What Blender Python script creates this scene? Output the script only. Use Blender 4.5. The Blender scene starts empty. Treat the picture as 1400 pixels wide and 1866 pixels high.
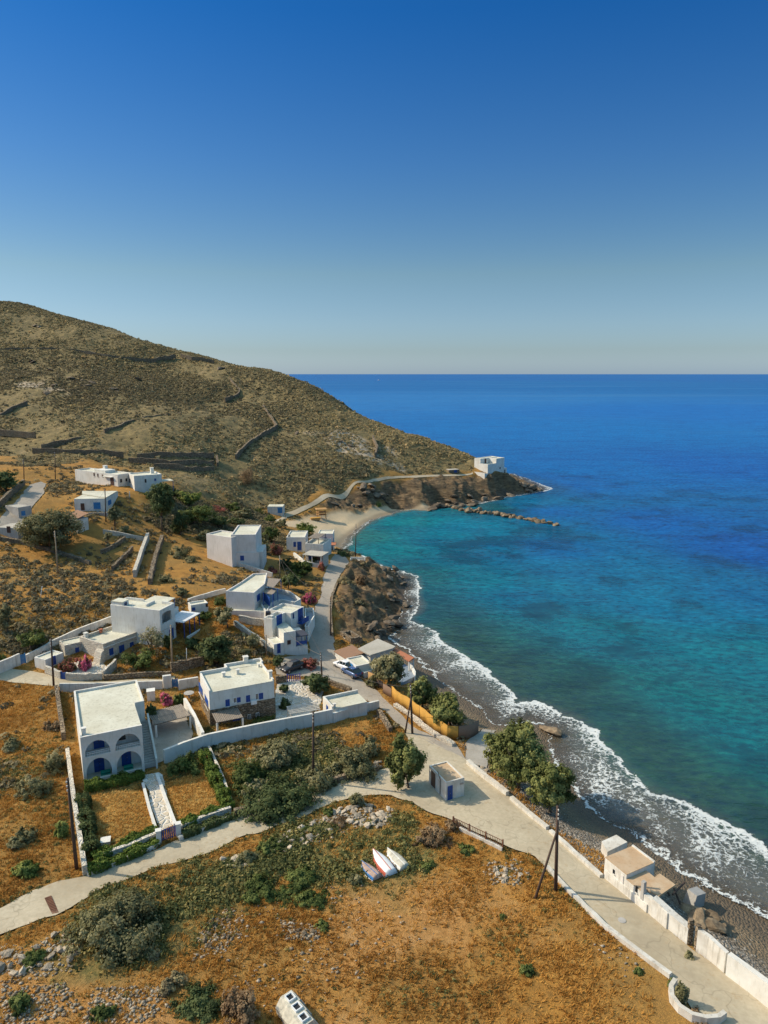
import bpy, bmesh, math, random
import numpy as np
from mathutils import Vector, Matrix
from mathutils.geometry import tessellate_polygon
random.seed(7); RNG = np.random.default_rng(7)
S = bpy.context.scene; C = S.collection
R = math.radians
# ---------------- camera model (photo pixels, 1400 x 1866) ----------------
FPX = 1296.0; PITCH = R(11.0); CAMZ = 52.0
CP, SP = math.cos(PITCH), math.sin(PITCH)
def ray(px, py):
    a = (px-700)/FPX; b = (py-933)/FPX
    return Vector((a, CP-SP*b, -SP-CP*b))
def PZ(px, py, z):                       # pixel -> point on the level z
    r = ray(px, py); t = (z-CAMZ)/r.z
    return Vector((r.x*t, r.y*t, z))
def PY(px, py, Y):                       # pixel -> point at distance Y
    r = ray(px, py); t = Y/r.y
    return Vector((r.x*t, Y, CAMZ+r.z*t))
def proj(p):
    x, y, z = p[0], p[1], p[2]-CAMZ
    d = y*CP - z*SP; v = -(y*SP + z*CP)
    return 700+FPX*x/d, 933+FPX*v/d
def pxm(p):                              # photo pixels per metre at p
    return FPX/(p[1]*CP-(p[2]-CAMZ)*SP)

# ---------------- coast line ----------------
coast_px = [(1640,1900),(1500,1775),(1400,1692),(1372,1674),(1313,1643),(1258,1604),(1227,1576),(1196,1549),(1149,1521),(1094,1494),
 (1046,1446),(1015,1395),(1003,1350),(1000,1325),(975,1316),(950,1318),(925,1322),(899,1320),(886,1304),(862,1284),(840,1270),(808,1249),(782,1228),(758,1206),(735,1185),(712,1168),
 (708,1160),(735,1142),(722,1128),(737,1114),(744,1100),(737,1087),(741,1069),(735,1052),(715,1045),(694,1039),(672,1028),(655,1018),(638,1010),(622,1003),(619,996),(630,982),
 (650,965),(670,950),(690,942),(725,932),(750,927),(775,929),(792,925),(803,918),(830,920),(859,918),(880,913),(900,910),(915,905),(930,901),(944,901),(958,899),(975,894),(986,890),(972,884),(958,876),(945,870),(930,864)]
coast = [PZ(x, y, 0) for x, y in coast_px]
land = [(p.x, p.y) for p in coast] + [(58,352),(40,372),(10,400),(-30,440),(-80,500),(-140,580),(-260,700),(-400,900),(-900,950),(-900,-50),(60,-50),(58,20)]
LAND = np.array(land)
def pip(x, y, poly):
    poly = np.asarray(poly, float); inside = np.zeros(np.shape(x), bool)
    n = len(poly); j = n-1
    for i in range(n):
        xi, yi = poly[i]; xj, yj = poly[j]
        if yi != yj:
            c = ((yi > y) != (yj > y)) & (x < (xj-xi)*(y-yi)/(yj-yi)+xi)
            inside ^= c
        j = i
    return inside
def pdist(x, y, poly, closed=True):
    poly = np.asarray(poly, float); d = np.full(np.shape(x), 1e9)
    n = len(poly)
    for i in range(n if closed else n-1):
        ax, ay = poly[i]; bx, by = poly[(i+1) % n]
        dx, dy = bx-ax, by-ay; L = dx*dx+dy*dy+1e-12
        t = np.clip(((x-ax)*dx+(y-ay)*dy)/L, 0, 1)
        d = np.minimum(d, (x-ax-t*dx)**2+(y-ay-t*dy)**2)
    return np.sqrt(d)
def sdf(x, y, poly):
    d = pdist(x, y, poly); return np.where(pip(x, y, poly), d, -d)
COASTW = np.array([(p.x, p.y) for p in coast]+[(58,352),(40,372),(10,400),(-30,440),(-80,500),(-140,580),(-260,700)])
def shore(x, y):
    d = pdist(x, y, COASTW, False)
    return np.where(pip(x, y, LAND), d, -d)

# ---------------- terrain ----------------
ctrl = []
def cz(*L):
    for px, py, z in L:
        p = PZ(px, py, z); ctrl.append((p.x, p.y, z))
def cy(*L):
    for px, py, Y in L:
        p = PY(px, py, Y); ctrl.append((p.x, Y, p.z))
cz((0,1866,4.2),(300,1866,3.8),(700,1866,3),(1100,1866,2.7),(1400,1866,2.5),(-400,1866,5),(1500,1950,2.5),(500,2300,3.5),(900,2300,3),(0,2300,4),
 (1100,1780,2.7),(900,1650,2.7),(700,1650,2.9),(400,1700,3.5),(200,1740,4.2),(0,1760,4.4),(220,1650,4),(500,1560,3.3),(820,1530,2.8),(950,1570,2.6),
 (0,1680,4),(200,1600,3.8),(400,1520,3.4),(600,1440,3.1),(700,1415,2.9),(800,1450,2.6),(750,1470,2.8),(-400,1750,5),
 (1180,1660,2.5),(1330,1790,2.5),(1000,1540,2.5),(900,1440,2.5),(780,1370,2.6),(700,1290,2.8),(640,1240,3),(595,1200,3.5),(585,1150,4.4),(592,1090,5.4),(600,1050,6),(615,1025,6.2),
 (1250,1660,1.6),(1120,1540,1.5),(1000,1470,1.5),(900,1370,1.7),(860,1320,1.6),(760,1250,1.8),(700,1190,2.2),(1350,1740,1.6),
 (640,1015,6),(660,1030,5),(700,1060,2.5),(650,1080,5.2),(640,1110,4.4),(690,1100,2.6),(720,1080,1.5),(640,1140,3.6),(690,1140,1.6),(620,1060,5.9),(670,1055,4.4),(660,1160,2.6),
 (50,1500,4.6),(50,1400,4.8),(50,1300,5.2),(0,1570,4.4),(-300,1400,6),(115,1270,5.2),(230,1490,4.1),(200,1430,4.3),(350,1440,3.8),(300,1400,4),(140,1350,4.8),
 (500,1400,3.5),(650,1330,3.2),(420,1440,3.5),(600,1390,3.2),(430,1320,4.2),(540,1290,3.7),(640,1290,3),(330,1300,4.5),(300,1260,5),
 (0,1238,5.8),(100,1240,5.6),(200,1240,5.4),(300,1230,5.4),(400,1210,5),(500,1215,4.4),(560,1220,3.8),(540,1190,4),
 (150,1215,6),(250,1200,6.4),(300,1190,7),(350,1180,6.6),(350,1150,7.4),(400,1190,6),(450,1165,6.6),(500,1180,5.2),(80,1180,7),(0,1190,7.5),
 (420,1130,8),(380,1110,9),(350,1095,10),(470,1150,6.6),(550,1120,6),(530,1080,6.6),(560,1090,6),
 (150,1110,10.6),(30,1120,10.5),(220,1100,10),(100,1060,12),(0,1050,13),(250,1030,12),(300,1060,11.3),(350,1050,11),(400,1050,10.4),(425,1030,9.6),(475,1030,8.6),(520,1050,7.4),(560,1040,7),
 (520,1010,8),(560,1005,7.2),(600,1000,5),(100,1000,14.3),(200,1000,13.8),(0,1000,15),(250,985,14),(300,980,13),(350,1000,11.5),(350,970,12),(420,950,10.5),(480,960,8),(530,955,5),
 (180,945,18.5),(230,940,17.5),(100,935,19),(60,930,20),(0,940,20),(-300,940,21),(290,900,19.5),(300,940,16),(350,930,13.5),(400,925,11),(450,925,8.5),(500,935,5.5),
 (246,896,21.5),(168,878,21.6),(120,880,22.3),(40,885,23),(100,858,24.3),(0,850,26),(200,872,21.6),(300,880,20),(350,900,16),(430,905,12.5),
 (520,941,4.5),(560,922,6),(600,905,7.5),(650,888,9),(700,874,10),(760,867,10),(860,863,9),(900,866,8.5),(620,965,1.2),(560,955,3),(600,942,2.2),(680,932,1.8),(650,945,1.2),(720,918,1.5),
 (760,905,4),(800,900,4.5),(850,890,5),(900,885,4.5),(930,884,4.5),(950,884,3),(640,915,4),(700,900,5))
cy((0,838,236),(150,838,240),(230,848,243),(300,850,246),(400,880,245),(480,905,250),(560,890,262),(640,860,280),(-300,838,240),
 (0,552,480),(60,562,476),(130,580,470),(200,600,462),(300,632,448),(390,655,432),(450,670,420),(500,683,410),(570,708,392),(640,750,370),(700,775,358),(760,795,345),(820,815,333),(860,831,325),(-250,520,500),(-600,520,520),
 (0,780,275),(0,700,335),(0,620,410),(150,780,275),(150,700,335),(150,640,400),(300,800,265),(300,740,320),(300,680,385),(420,820,275),(420,760,320),(420,710,370),(520,850,275),(520,780,320),(520,730,360),(620,820,300),(640,790,325),(720,830,310),(790,840,312))
for px_, py_, Y_ in ((0,552,480),(130,575,470),(300,632,448),(390,655,432),(450,670,420),(500,683,410),(570,708,392),(640,750,370),(700,775,358),(760,795,345)):
    q_ = PY(px_, py_, Y_); k_ = 1.09; ctrl.append((q_.x*k_, q_.y*k_, q_.z-9)); k_ = .94; q2_ = PY(px_, py_+9, Y_*k_); ctrl.append((q2_.x, q2_.y, q2_.z))
for X, Y, z in [(-60,520,30),(-120,620,30),(-200,620,70),(-400,700,110),(-400,300,60),(-300,200,30),(-200,60,10),(-120,20,6),(0,20,3),(60,340,1),(30,372,2),(-20,420,5),(-300,900,80),(-600,800,100),(-700,400,80),(-700,100,20),
    (100,250,1),(120,150,1),(100,80,1.2),(160,300,1),(60,200,1)]:
    ctrl.append((X, Y, z))
CT = np.array(ctrl)
def _k(r2): return np.where(r2 > 1e-9, r2*np.log(r2+1e-12), 0)*0.5
def _fit():
    X = CT[:, :2]/100; n = len(X)
    K = _k(((X[:, None]-X[None])**2).sum(-1)) + np.eye(n)*2e-4
    Pm = np.c_[np.ones(n), X]
    A = np.block([[K, Pm], [Pm.T, np.zeros((3, 3))]])
    return np.linalg.solve(A, np.r_[CT[:, 2], 0, 0, 0])
TW = _fit(); TX = CT[:, :2]/100
def tps(x, y):
    x = np.asarray(x, float)/100; y = np.asarray(y, float)/100
    out = TW[-3]+TW[-2]*x+TW[-1]*y
    for i in range(len(TX)):
        out = out + TW[i]*_k((x-TX[i, 0])**2+(y-TX[i, 1])**2)
    return out
def hs(x, y):                            # smooth ground height
    x = np.asarray(x, float); y = np.asarray(y, float)
    d = shore(x, y)
    t = np.clip(d/7.0, 0, 1); s = t*t*(3-2*t)*0.55+t*0.45
    h = np.maximum(tps(x, y), 0.5)
    return np.where(d > 0, h*s, np.maximum(d*0.16, -9))
def H(x, y): return float(hs(np.array([x]), np.array([y]))[0])
def G(px, py):                           # pixel -> point on the ground
    r = ray(px, py)
    t0, t1 = 30.0, 700.0
    for it in range(3):
        t = np.linspace(t0, t1, 160)
        g = CAMZ+r.z*t - hs(r.x*t, r.y*t)
        idx = np.where(g < 0)[0]
        if len(idx) == 0: i = len(t)-1
        else: i = max(idx[0], 1)
        t0, t1 = t[i-1], t[i]
    tt = (t0+t1)/2
    x, y = r.x*tt, r.y*tt
    return Vector((x, y, H(x, y)))
def GL(L): return [G(*p) for p in L]
def XY(L): return [(p.x, p.y) for p in GL(L)]

# ---------------- value noise (numpy) ----------------
_tab = RNG.random((256, 256))
def vn(x, y):
    xi = np.floor(x).astype(int); yi = np.floor(y).astype(int); fx = x-xi; fy = y-yi
    fx = fx*fx*(3-2*fx); fy = fy*fy*(3-2*fy)
    a = _tab[xi % 256, yi % 256]; b = _tab[(xi+1) % 256, yi % 256]; c = _tab[xi % 256, (yi+1) % 256]; d = _tab[(xi+1) % 256, (yi+1) % 256]
    return (a*(1-fx)+b*fx)*(1-fy)+(c*(1-fx)+d*fx)*fy - .5
def fbm(x, y, o=4):
    s = 0; a = 1
    for k in range(o):
        s = s+a*vn(x*2**k+17.3*k, y*2**k+5.1*k); a *= .5
    return s
def sm(a, b, x):
    t = np.clip((x-a)/(b-a), 0, 1); return t*t*(3-2*t)

# ---------------- materials ----------------
class NT:
    def __init__(s, name):
        s.m = bpy.data.materials.new(name); s.m.use_nodes = True; s.t = s.m.node_tree
        s.t.nodes.clear(); s.out = s.n('ShaderNodeOutputMaterial'); s.p = s.n('ShaderNodeBsdfPrincipled')
        s.l(s.p.outputs[0], s.out.inputs[0])
        s.p.inputs['Specular IOR Level'].default_value = .25; s.p.inputs['Roughness'].default_value = .9
        g = s.n('ShaderNodeNewGeometry'); s.pos = g.outputs['Position']; s.geo = g
    def n(s, t, **k):
        x = s.t.nodes.new(t)
        for a, b in k.items(): setattr(x, a, b)
        return x
    def l(s, a, b): s.t.links.new(a, b)
    def noise(s, scale, det=4, rough=.55, vec=None, dist=0):
        x = s.n('ShaderNodeTexNoise'); x.inputs['Scale'].default_value = scale; x.inputs['Detail'].default_value = det
        x.inputs['Roughness'].default_value = rough; x.inputs['Distortion'].default_value = dist
        s.l(vec or s.pos, x.inputs['Vector']); return x.outputs['Fac']
    def vor(s, scale, feat='F1', vec=None, out='Distance'):
        x = s.n('ShaderNodeTexVoronoi'); x.feature = feat; x.inputs['Scale'].default_value = scale
        s.l(vec or s.pos, x.inputs['Vector']); return x.outputs[out]
    def map(s, sc=(1,1,1), rot=(0,0,0), vec=None):
        x = s.n('ShaderNodeMapping'); x.inputs['Scale'].default_value = sc; x.inputs['Rotation'].default_value = rot
        s.l(vec or s.pos, x.inputs['Vector']); return x.outputs[0]
    def ramp(s, fac, stops, interp='LINEAR'):
        x = s.n('ShaderNodeValToRGB'); x.color_ramp.interpolation = interp
        e = x.color_ramp.elements
        while len(e) < len(stops): e.new(.5)
        for i, (p, c) in enumerate(stops):
            e[i].position = p; e[i].color = (*c, 1) if isinstance(c, (tuple, list)) else (c, c, c, 1)
        s.l(fac, x.inputs[0]); return x.outputs[0]
    def mix(s, f, a, b, mode='MIX'):
        x = s.n('ShaderNodeMix', data_type='RGBA', blend_type=mode)
        for v, i in ((f, 0), (a, 6), (b, 7)):
            if isinstance(v, (int, float)): x.inputs[i].default_value = v
            elif isinstance(v, tuple): x.inputs[i].default_value = (*v, 1)
            else: s.l(v, x.inputs[i])
        return x.outputs[2]
    def math(s, op, a, b=0, c=None):
        x = s.n('ShaderNodeMath', operation=op)
        for i, v in enumerate((a, b) if c is None else (a, b, c)):
            if isinstance(v, (int, float)): x.inputs[i].default_value = v
            else: s.l(v, x.inputs[i])
        return x.outputs[0]
    def attr(s, name, out='Color'):
        x = s.n('ShaderNodeAttribute', attribute_name=name); return x.outputs[out]
    def sep(s, c):
        x = s.n('ShaderNodeSeparateColor'); s.l(c, x.inputs[0]); return x.outputs
    def bump(s, h, strength=.4, dist=.1):
        x = s.n('ShaderNodeBump'); x.inputs['Strength'].default_value = strength; x.inputs['Distance'].default_value = dist
        s.l(h, x.inputs['Height']); s.l(x.outputs[0], s.p.inputs['Normal']); return x
    def col(s, c):
        if isinstance(c, tuple): s.p.inputs['Base Color'].default_value = (*c, 1)
        else: s.l(c, s.p.inputs['Base Color'])
    def rough(s, v): s.p.inputs['Roughness'].default_value = v
MAT = {}
def mplaster(name, c1, c2, stain=.35, scale=.5):
    t = NT(name); a = t.noise(scale, 5, .6); b = t.noise(scale*9, 4)
    v = t.map((2.2, 2.2, .35)); st = t.noise(1.3, 5, .65, v)
    c = t.mix(t.ramp(a, [(.35, 0.0), (.7, 1.0)]), c1, c2)
    c = t.mix(t.math('MULTIPLY', t.ramp(st, [(.52, 0.0), (.75, 1.0)]), stain), c, tuple(x*.62 for x in (c2[0], c2[1]*.97, c2[2]*.9)))
    t.col(c); t.bump(b, .3, .04); MAT[name] = t.m; return t
mplaster('plaster', (.74, .73, .68), (.62, .59, .52), .55)
mplaster('plaster_grey', (.72, .68, .64), (.62, .58, .53), .5)
mplaster('plaster_aged', (.72, .70, .64), (.56, .52, .45), .9, .9)
mplaster('roof_white', (.66, .65, .54), (.50, .47, .36), .8, .22)
mplaster('roof_cement', (.47, .44, .38), (.38, .35, .29), .5, .4)
mplaster('roof_rust', (.52, .40, .27), (.46, .30, .17), .5, .7)
mplaster('cement', (.44, .42, .39), (.34, .32, .29), .5, .6)
mplaster('kerb', (.68, .66, .60), (.5, .46, .39), .8, .8)
def mplain(name, c, rough=.6, var=.15, metal=0, spec=.4):
    t = NT(name); a = t.noise(3, 4)
    t.col(t.mix(t.ramp(a, [(.3, 0.0), (.7, 1.0)]), tuple(x*(1-var) for x in c), tuple(min(1, x*(1+var)) for x in c)))
    t.rough(rough); t.p.inputs['Metallic'].default_value = metal; t.p.inputs['Specular IOR Level'].default_value = spec
    MAT[name] = t.m; return t
mplain('blue', (.012, .065, .27), .5); mplain('blue_light', (.03, .19, .42), .5); mplain('blue_violet', (.05, .04, .30), .5)
mplain('dark', (.02, .02, .022), .4); mplain('wood_pole', (.085, .055, .04), .9); mplain('wood_pale', (.34, .25, .16), .9)
mplain('metal', (.35, .35, .35), .4, .1, .8); mplain('metal_dark', (.07, .06, .055), .6)
mplain('white_paint', (.78, .78, .76), .45, .04); mplain('car_white', (.78, .78, .78), .22, .02, 0, .6); mplain('car_blue', (.06, .12, .27), .25, .03, .3, .6)
mplain('car_grey', (.06, .06, .065), .25, .03, .3, .6); mplain('rubber', (.02, .02, .02), .8); mplain('glass', (.02, .03, .035), .12, .02, 0, .8)
mplain('lamp_red', (.35, .02, .02), .3); mplain('lamp_clear', (.6, .6, .6), .2, .02, 0, .8)
mplain('brown_door', (.10, .05, .035), .6); mplain('ochre_cloth', (.50, .27, .05), .85, .12); mplain('panel_grey', (.22, .27, .33), .5)
mplain('timber', (.42, .24, .09), .8); mplain('awning_dark', (.045, .05, .07), .7); mplain('pergola_white', (.66, .68, .70), .6)
mplain('pink', (.52, .10, .17), .8, .4); mplain('terracotta', (.42, .16, .08), .8); mplain('boat_blue', (.04, .17, .42), .5); mplain('boat_red', (.42, .10, .06), .5)
mplain('boat_wood', (.42, .30, .24), .8, .3); mplain('boat_white', (.72, .74, .74), .5, .08); mplain('boat_cream', (.52, .49, .40), .8, .25)
mplain('bark', (.12, .09, .065), .95, .3); mplain('iron_rust', (.16, .07, .04), .9, .3); mplain('green_plastic', (.03, .30, .20), .5)
mplain('copper_red', (.38, .13, .07), .85)
def mstone(name, c1, c2, c3, scale=2.2, mortar=(.3, .26, .2)):
    t = NT(name); v = t.map((1, 1, 1.7)); wob = t.noise(2.5, 3)
    x = t.n('ShaderNodeTexVoronoi'); x.inputs['Scale'].default_value = scale; t.l(v, x.inputs['Vector'])
    e = t.vor(scale, 'DISTANCE_TO_EDGE', v)
    c = t.ramp(t.sep(x.outputs['Color'])[0], [(0, c1), (.5, c2), (1, c3)])
    c = t.mix(t.ramp(t.noise(9, 4), [(.35, 0.0), (.7, .6)]), c, c1)
    c = t.mix(t.ramp(e, [(.0, 1.0), (.09, 0.0)]), c, mortar)
    t.col(c); t.bump(t.ramp(e, [(0, 0.0), (.15, 1.0)]), .9, .12); MAT[name] = t.m
mstone('stone_brown', (.20, .15, .10), (.30, .23, .15), (.38, .31, .22), 2.0, (.07, .05, .035))
mstone('stone_pale', (.58, .52, .42), (.68, .63, .53), (.48, .42, .33), 2.6, (.74, .70, .62))
mstone('paving', (.56, .50, .40), (.50, .43, .33), (.60, .55, .46), 1.3, (.74, .73, .70))
def mstripe(name, c1, c2, scale, axis='X'):
    t = NT(name); x = t.n('ShaderNodeTexWave', bands_direction=axis); x.inputs['Scale'].default_value = scale; x.inputs['Distortion'].default_value = .6
    tc = t.n('ShaderNodeTexCoord'); t.l(tc.outputs['Object'], x.inputs['Vector'])
    t.col(t.mix(t.mix(.35, x.outputs['Color'], t.noise(5)), c1, c2)); MAT[name] = t.m
mstripe('reed', (.15, .12, .10), (.38, .33, .27), 6)
mstripe('tiles', (.20, .11, .07), (.36, .22, .14), 5)
mstripe('planks', (.14, .09, .065), (.30, .20, .14), 5)
mstripe('render_stripe', (.50, .51, .52), (.62, .62, .61), 1.2)
def mleaf(name, stops, rough=.75):
    t = NT(name); a = t.attr('tint', 'Fac'); n = t.noise(6, 2)
    c = t.ramp(a, stops); t.col(c); t.rough(rough); t.p.inputs['Specular IOR Level'].default_value = .2
    tr = t.n('ShaderNodeBsdfTranslucent'); t.l(c, tr.inputs[0]); mx = t.n('ShaderNodeMixShader'); mx.inputs[0].default_value = .35
    t.l(t.p.outputs[0], mx.inputs[1]); t.l(tr.outputs[0], mx.inputs[2]); t.l(mx.outputs[0], t.out.inputs[0]); MAT[name] = t.m
mleaf('leaf_tamarisk', [(0, (.07, .085, .025)), (.5, (.19, .21, .065)), (1, (.40, .40, .14))])
mleaf('leaf_olive', [(0, (0.120, 0.123, 0.058)), (.5, (0.240, 0.224, 0.104)), (1, (0.456, 0.403, 0.229))])
mleaf('leaf_dark', [(0, (.045, .065, .025)), (.5, (.11, .14, .05)), (1, (.23, .26, .10))])
mleaf('leaf_hedge', [(0, (.055, .085, .015)), (.5, (.14, .20, .035)), (1, (.30, .36, .08))])
mleaf('leaf_green', [(0, (.045, .065, .018)), (.5, (.12, .155, .04)), (1, (.27, .30, .09))])
mleaf('leaf_bright', [(0, (0.101, 0.140, 0.031)), (.5, (0.203, 0.250, 0.062)), (1, (0.372, 0.390, 0.109))])
mleaf('leaf_dry', [(0, (.14, .09, .05)), (.5, (.30, .20, .11)), (1, (.46, .33, .19))])
mleaf('leaf_pink', [(0, (.07, .10, .03)), (.35, (.16, .12, .06)), (.45, (.60, .09, .19)), (1, (.78, .26, .36))])
mleaf('leaf_coral', [(0, (0.060, 0.084, 0.030)), (.45, (0.180, 0.096, 0.048)), (.55, (0.432, 0.120, 0.096)), (1, (0.600, 0.240, 0.180))])
mleaf('leaf_scrub', [(0, (.12, .10, .06)), (.4, (.25, .205, .115)), (.7, (.36, .30, .155)), (.9, (.48, .39, .19)), (1, (.58, .40, .2))])
mleaf('grass_dry', [(0, (.34, .16, .035)), (.5, (.58, .31, .07)), (1, (.68, .45, .15))])
mleaf('grass_green', [(0, (.07, .085, .03)), (.45, (.17, .175, .06)), (.8, (.33, .28, .10)), (1, (.5, .38, .14))])
# ---------------- object helpers ----------------
def setp(o, label=None, cat=None, group=None, kind=None):
    if label: o['label'] = label
    if cat: o['category'] = cat
    if group: o['group'] = group
    if kind or label: o['kind'] = kind or 'thing'
    return o
def thing(name, label, cat, loc=(0, 0, 0), rz=0, group=None):
    o = bpy.data.objects.new(name, None); C.objects.link(o); o.location = loc; o.rotation_euler = (0, 0, rz)
    o.empty_display_size = .5
    return setp(o, label, cat, group)
class MB:
    def __init__(s): s.v = []; s.f = []
    def add(s, vs, fs):
        k = len(s.v); s.v += [tuple(v) for v in vs]; s.f += [tuple(i+k for i in f) for f in fs]; return s
    def box(s, x0, y0, z0, x1, y1, z1):
        return s.add([(x0,y0,z0),(x1,y0,z0),(x1,y1,z0),(x0,y1,z0),(x0,y0,z1),(x1,y0,z1),(x1,y1,z1),(x0,y1,z1)],
                     [(0,3,2,1),(4,5,6,7),(0,1,5,4),(1,2,6,5),(2,3,7,6),(3,0,4,7)])
    def prism(s, poly, z0, z1):             # poly counter-clockwise in xy; z may be lists
        n = len(poly); a = [z0]*n if not isinstance(z0, (list, tuple)) else z0; b = [z1]*n if not isinstance(z1, (list, tuple)) else z1
        tri = tessellate_polygon([[Vector((p[0], p[1], 0)) for p in poly]])
        vs = [(p[0], p[1], a[i]) for i, p in enumerate(poly)]+[(p[0], p[1], b[i]) for i, p in enumerate(poly)]
        fs = [tuple(t) for t in tri]+[tuple(i+n for i in t) for t in tri]+[(i, (i+1) % n, (i+1) % n+n, i+n) for i in range(n)]
        return s.add(vs, fs)
    def tube(s, p0, p1, r0, r1=None, n=8):
        r1 = r0 if r1 is None else r1; p0 = Vector(p0); p1 = Vector(p1); d = (p1-p0)
        if d.length < 1e-6: return s
        d.normalize(); u = d.orthogonal().normalized(); w = d.cross(u)
        vs = []
        for p, r in ((p0, r0), (p1, r1)):
            for i in range(n):
                a = 2*math.pi*i/n; vs.append(p+u*(r*math.cos(a))+w*(r*math.sin(a)))
        return s.add(vs, [(i, (i+1) % n, (i+1) % n+n, i+n) for i in range(n)]+[tuple(range(n))[::-1], tuple(range(n, 2*n))])
    def path(s, pts, r, n=6):
        pts = [Vector(p) for p in pts]; rs = r if isinstance(r, (list, tuple)) else [r]*len(pts); vs = []
        for i, p in enumerate(pts):
            d = (pts[min(i+1, len(pts)-1)]-pts[max(i-1, 0)]).normalized(); u = d.orthogonal().normalized() if abs(d.z) > .95 else d.cross(Vector((0, 0, 1))).normalized(); w = d.cross(u)
            for k in range(n):
                a = 2*math.pi*k/n; vs.append(p+u*(rs[i]*math.cos(a))+w*(rs[i]*math.sin(a)))
        fs = [(i*n+k, i*n+(k+1) % n, (i+1)*n+(k+1) % n, (i+1)*n+k) for i in range(len(pts)-1) for k in range(n)]
        return s.add(vs, fs+[tuple(range(n))[::-1], tuple(range((len(pts)-1)*n, len(pts)*n))])
    def build(s, name, mat, parent=None, smooth=False, fix=True):
        me = bpy.data.meshes.new(name); me.from_pydata(s.v, [], s.f)
        if fix:
            bm = bmesh.new(); bm.from_mesh(me); bmesh.ops.recalc_face_normals(bm, faces=bm.faces); bm.to_mesh(me); bm.free()
        return link(name, me, mat, parent, smooth)
def link(name, me, mat, parent=None, smooth=False):
    me.materials.append(MAT[mat] if isinstance(mat, str) else mat)
    if smooth: me.polygons.foreach_set('use_smooth', [True]*len(me.polygons))
    o = bpy.data.objects.new(name, me); C.objects.link(o)
    if parent: o.parent = parent
    return o
def npmesh(name, v, f, tint=None, attrs=None):
    v = np.asarray(v, np.float32); f = np.asarray(f, np.int32); k = f.shape[1]
    me = bpy.data.meshes.new(name); me.vertices.add(len(v)); me.vertices.foreach_set('co', v.ravel())
    me.loops.add(f.size); me.loops.foreach_set('vertex_index', f.ravel())
    me.polygons.add(len(f)); me.polygons.foreach_set('loop_start', np.arange(0, f.size, k, dtype=np.int32))
    try: me.polygons.foreach_set('loop_total', np.full(len(f), k, np.int32))
    except Exception: pass
    if tint is not None:
        a = me.attributes.new('tint', 'FLOAT', 'POINT'); a.data.foreach_set('value', np.asarray(tint, np.float32))
    for n_, c in (attrs or {}).items():
        a = me.attributes.new(n_, 'FLOAT_COLOR', 'POINT'); a.data.foreach_set('color', np.asarray(c, np.float32).ravel())
    me.update(calc_edges=True); return me
def copy_tree(o, parent=None):
    c = o.copy(); C.objects.link(c); c.parent = parent
    for ch in list(o.children): copy_tree(ch, c)
    return c

# ---------------- leaves ----------------
def leaves(cen, nrm, size, rng, tint, jit=.7):
    """quads of leaf-clump size; cen (N,3) nrm (N,3) size (N,) tint (N,)"""
    N = len(cen)
    n = nrm+rng.normal(0, jit, (N, 3)); n /= np.linalg.norm(n, axis=1)[:, None]+1e-9
    a = rng.normal(0, 1, (N, 3)); u = np.cross(n, a); u /= np.linalg.norm(u, axis=1)[:, None]+1e-9; w = np.cross(n, u)
    s = size[:, None]; el = rng.uniform(.45, .9, (N, 1))
    v = np.stack([cen-u*s, cen-w*s*el, cen+u*s, cen+w*s*el], 1).reshape(-1, 3)
    return v, np.arange(N*4).reshape(-1, 4), np.repeat(tint, 4)
def crown_mesh(name, rx, ry, rz, n, leaf, seed, lobes=14, tint=(0, 1), flat=0, loose=.0):
    rng = np.random.default_rng(seed); n = int(n*1.6)
    d = rng.normal(0, 1, (lobes, 3)); d /= np.linalg.norm(d, axis=1)[:, None]
    lr = rng.uniform(.26, .48, lobes); rad = rng.uniform(.3, 1.0, lobes)**.6*(1.02-lr*.9)
    lc = d*rad[:, None]
    if flat: lc[:, 2] = np.abs(lc[:, 2])*.85-.05
    # every lobe carries tufts that point outward and up
    ns = 9; S_ = lobes*ns; kl = np.repeat(np.arange(lobes), ns); q = rng.normal(0, 1, (S_, 3)); q[:, 2] += .35; q /= np.linalg.norm(q, axis=1)[:, None]
    sr = rng.uniform(.07, .17, S_)*(1+.5*loose); sc = lc[kl]+q*(lr[kl]*rng.uniform(.55, 1.12, S_))[:, None]
    ax = q+np.array([0, 0, .7])+lc[kl]*.6; ax /= np.linalg.norm(ax, axis=1)[:, None]
    k = rng.integers(0, S_, n); p = rng.normal(0, .55, (n, 3)); al = rng.uniform(-.9, 1.15, n)
    c = sc[k]+sr[k][:, None]*(p*(1-.3*np.clip(al, 0, 1))[:, None]+ax[k]*al[:, None])
    core = rng.random(n) < .12; c[core] = lc[kl[k[core]]]+rng.normal(0, .12, (core.sum(), 3))
    keep = (np.linalg.norm(c, axis=1) < 1.12)
    if flat: keep &= c[:, 2] > -.12
    c, k = c[keep], k[keep]; n = len(c)
    lt = rng.uniform(tint[0]+.15, tint[1]-.15, lobes)[kl]+rng.normal(0, .10, S_)
    t = np.clip(lt[k]+rng.normal(0, .12, n), 0, 1)
    cen = c*np.array([rx, ry, rz]); nr = (c-sc[k])*2.2/sr[k][:, None]*.35+ax[k]*.5+c*.4+np.array([0, 0, .2])
    v, f, t = leaves(cen, nr, rng.uniform(.45, 1.1, n)*leaf*.85, rng, t, .4)
    return npmesh(name, v, f, t)
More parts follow.
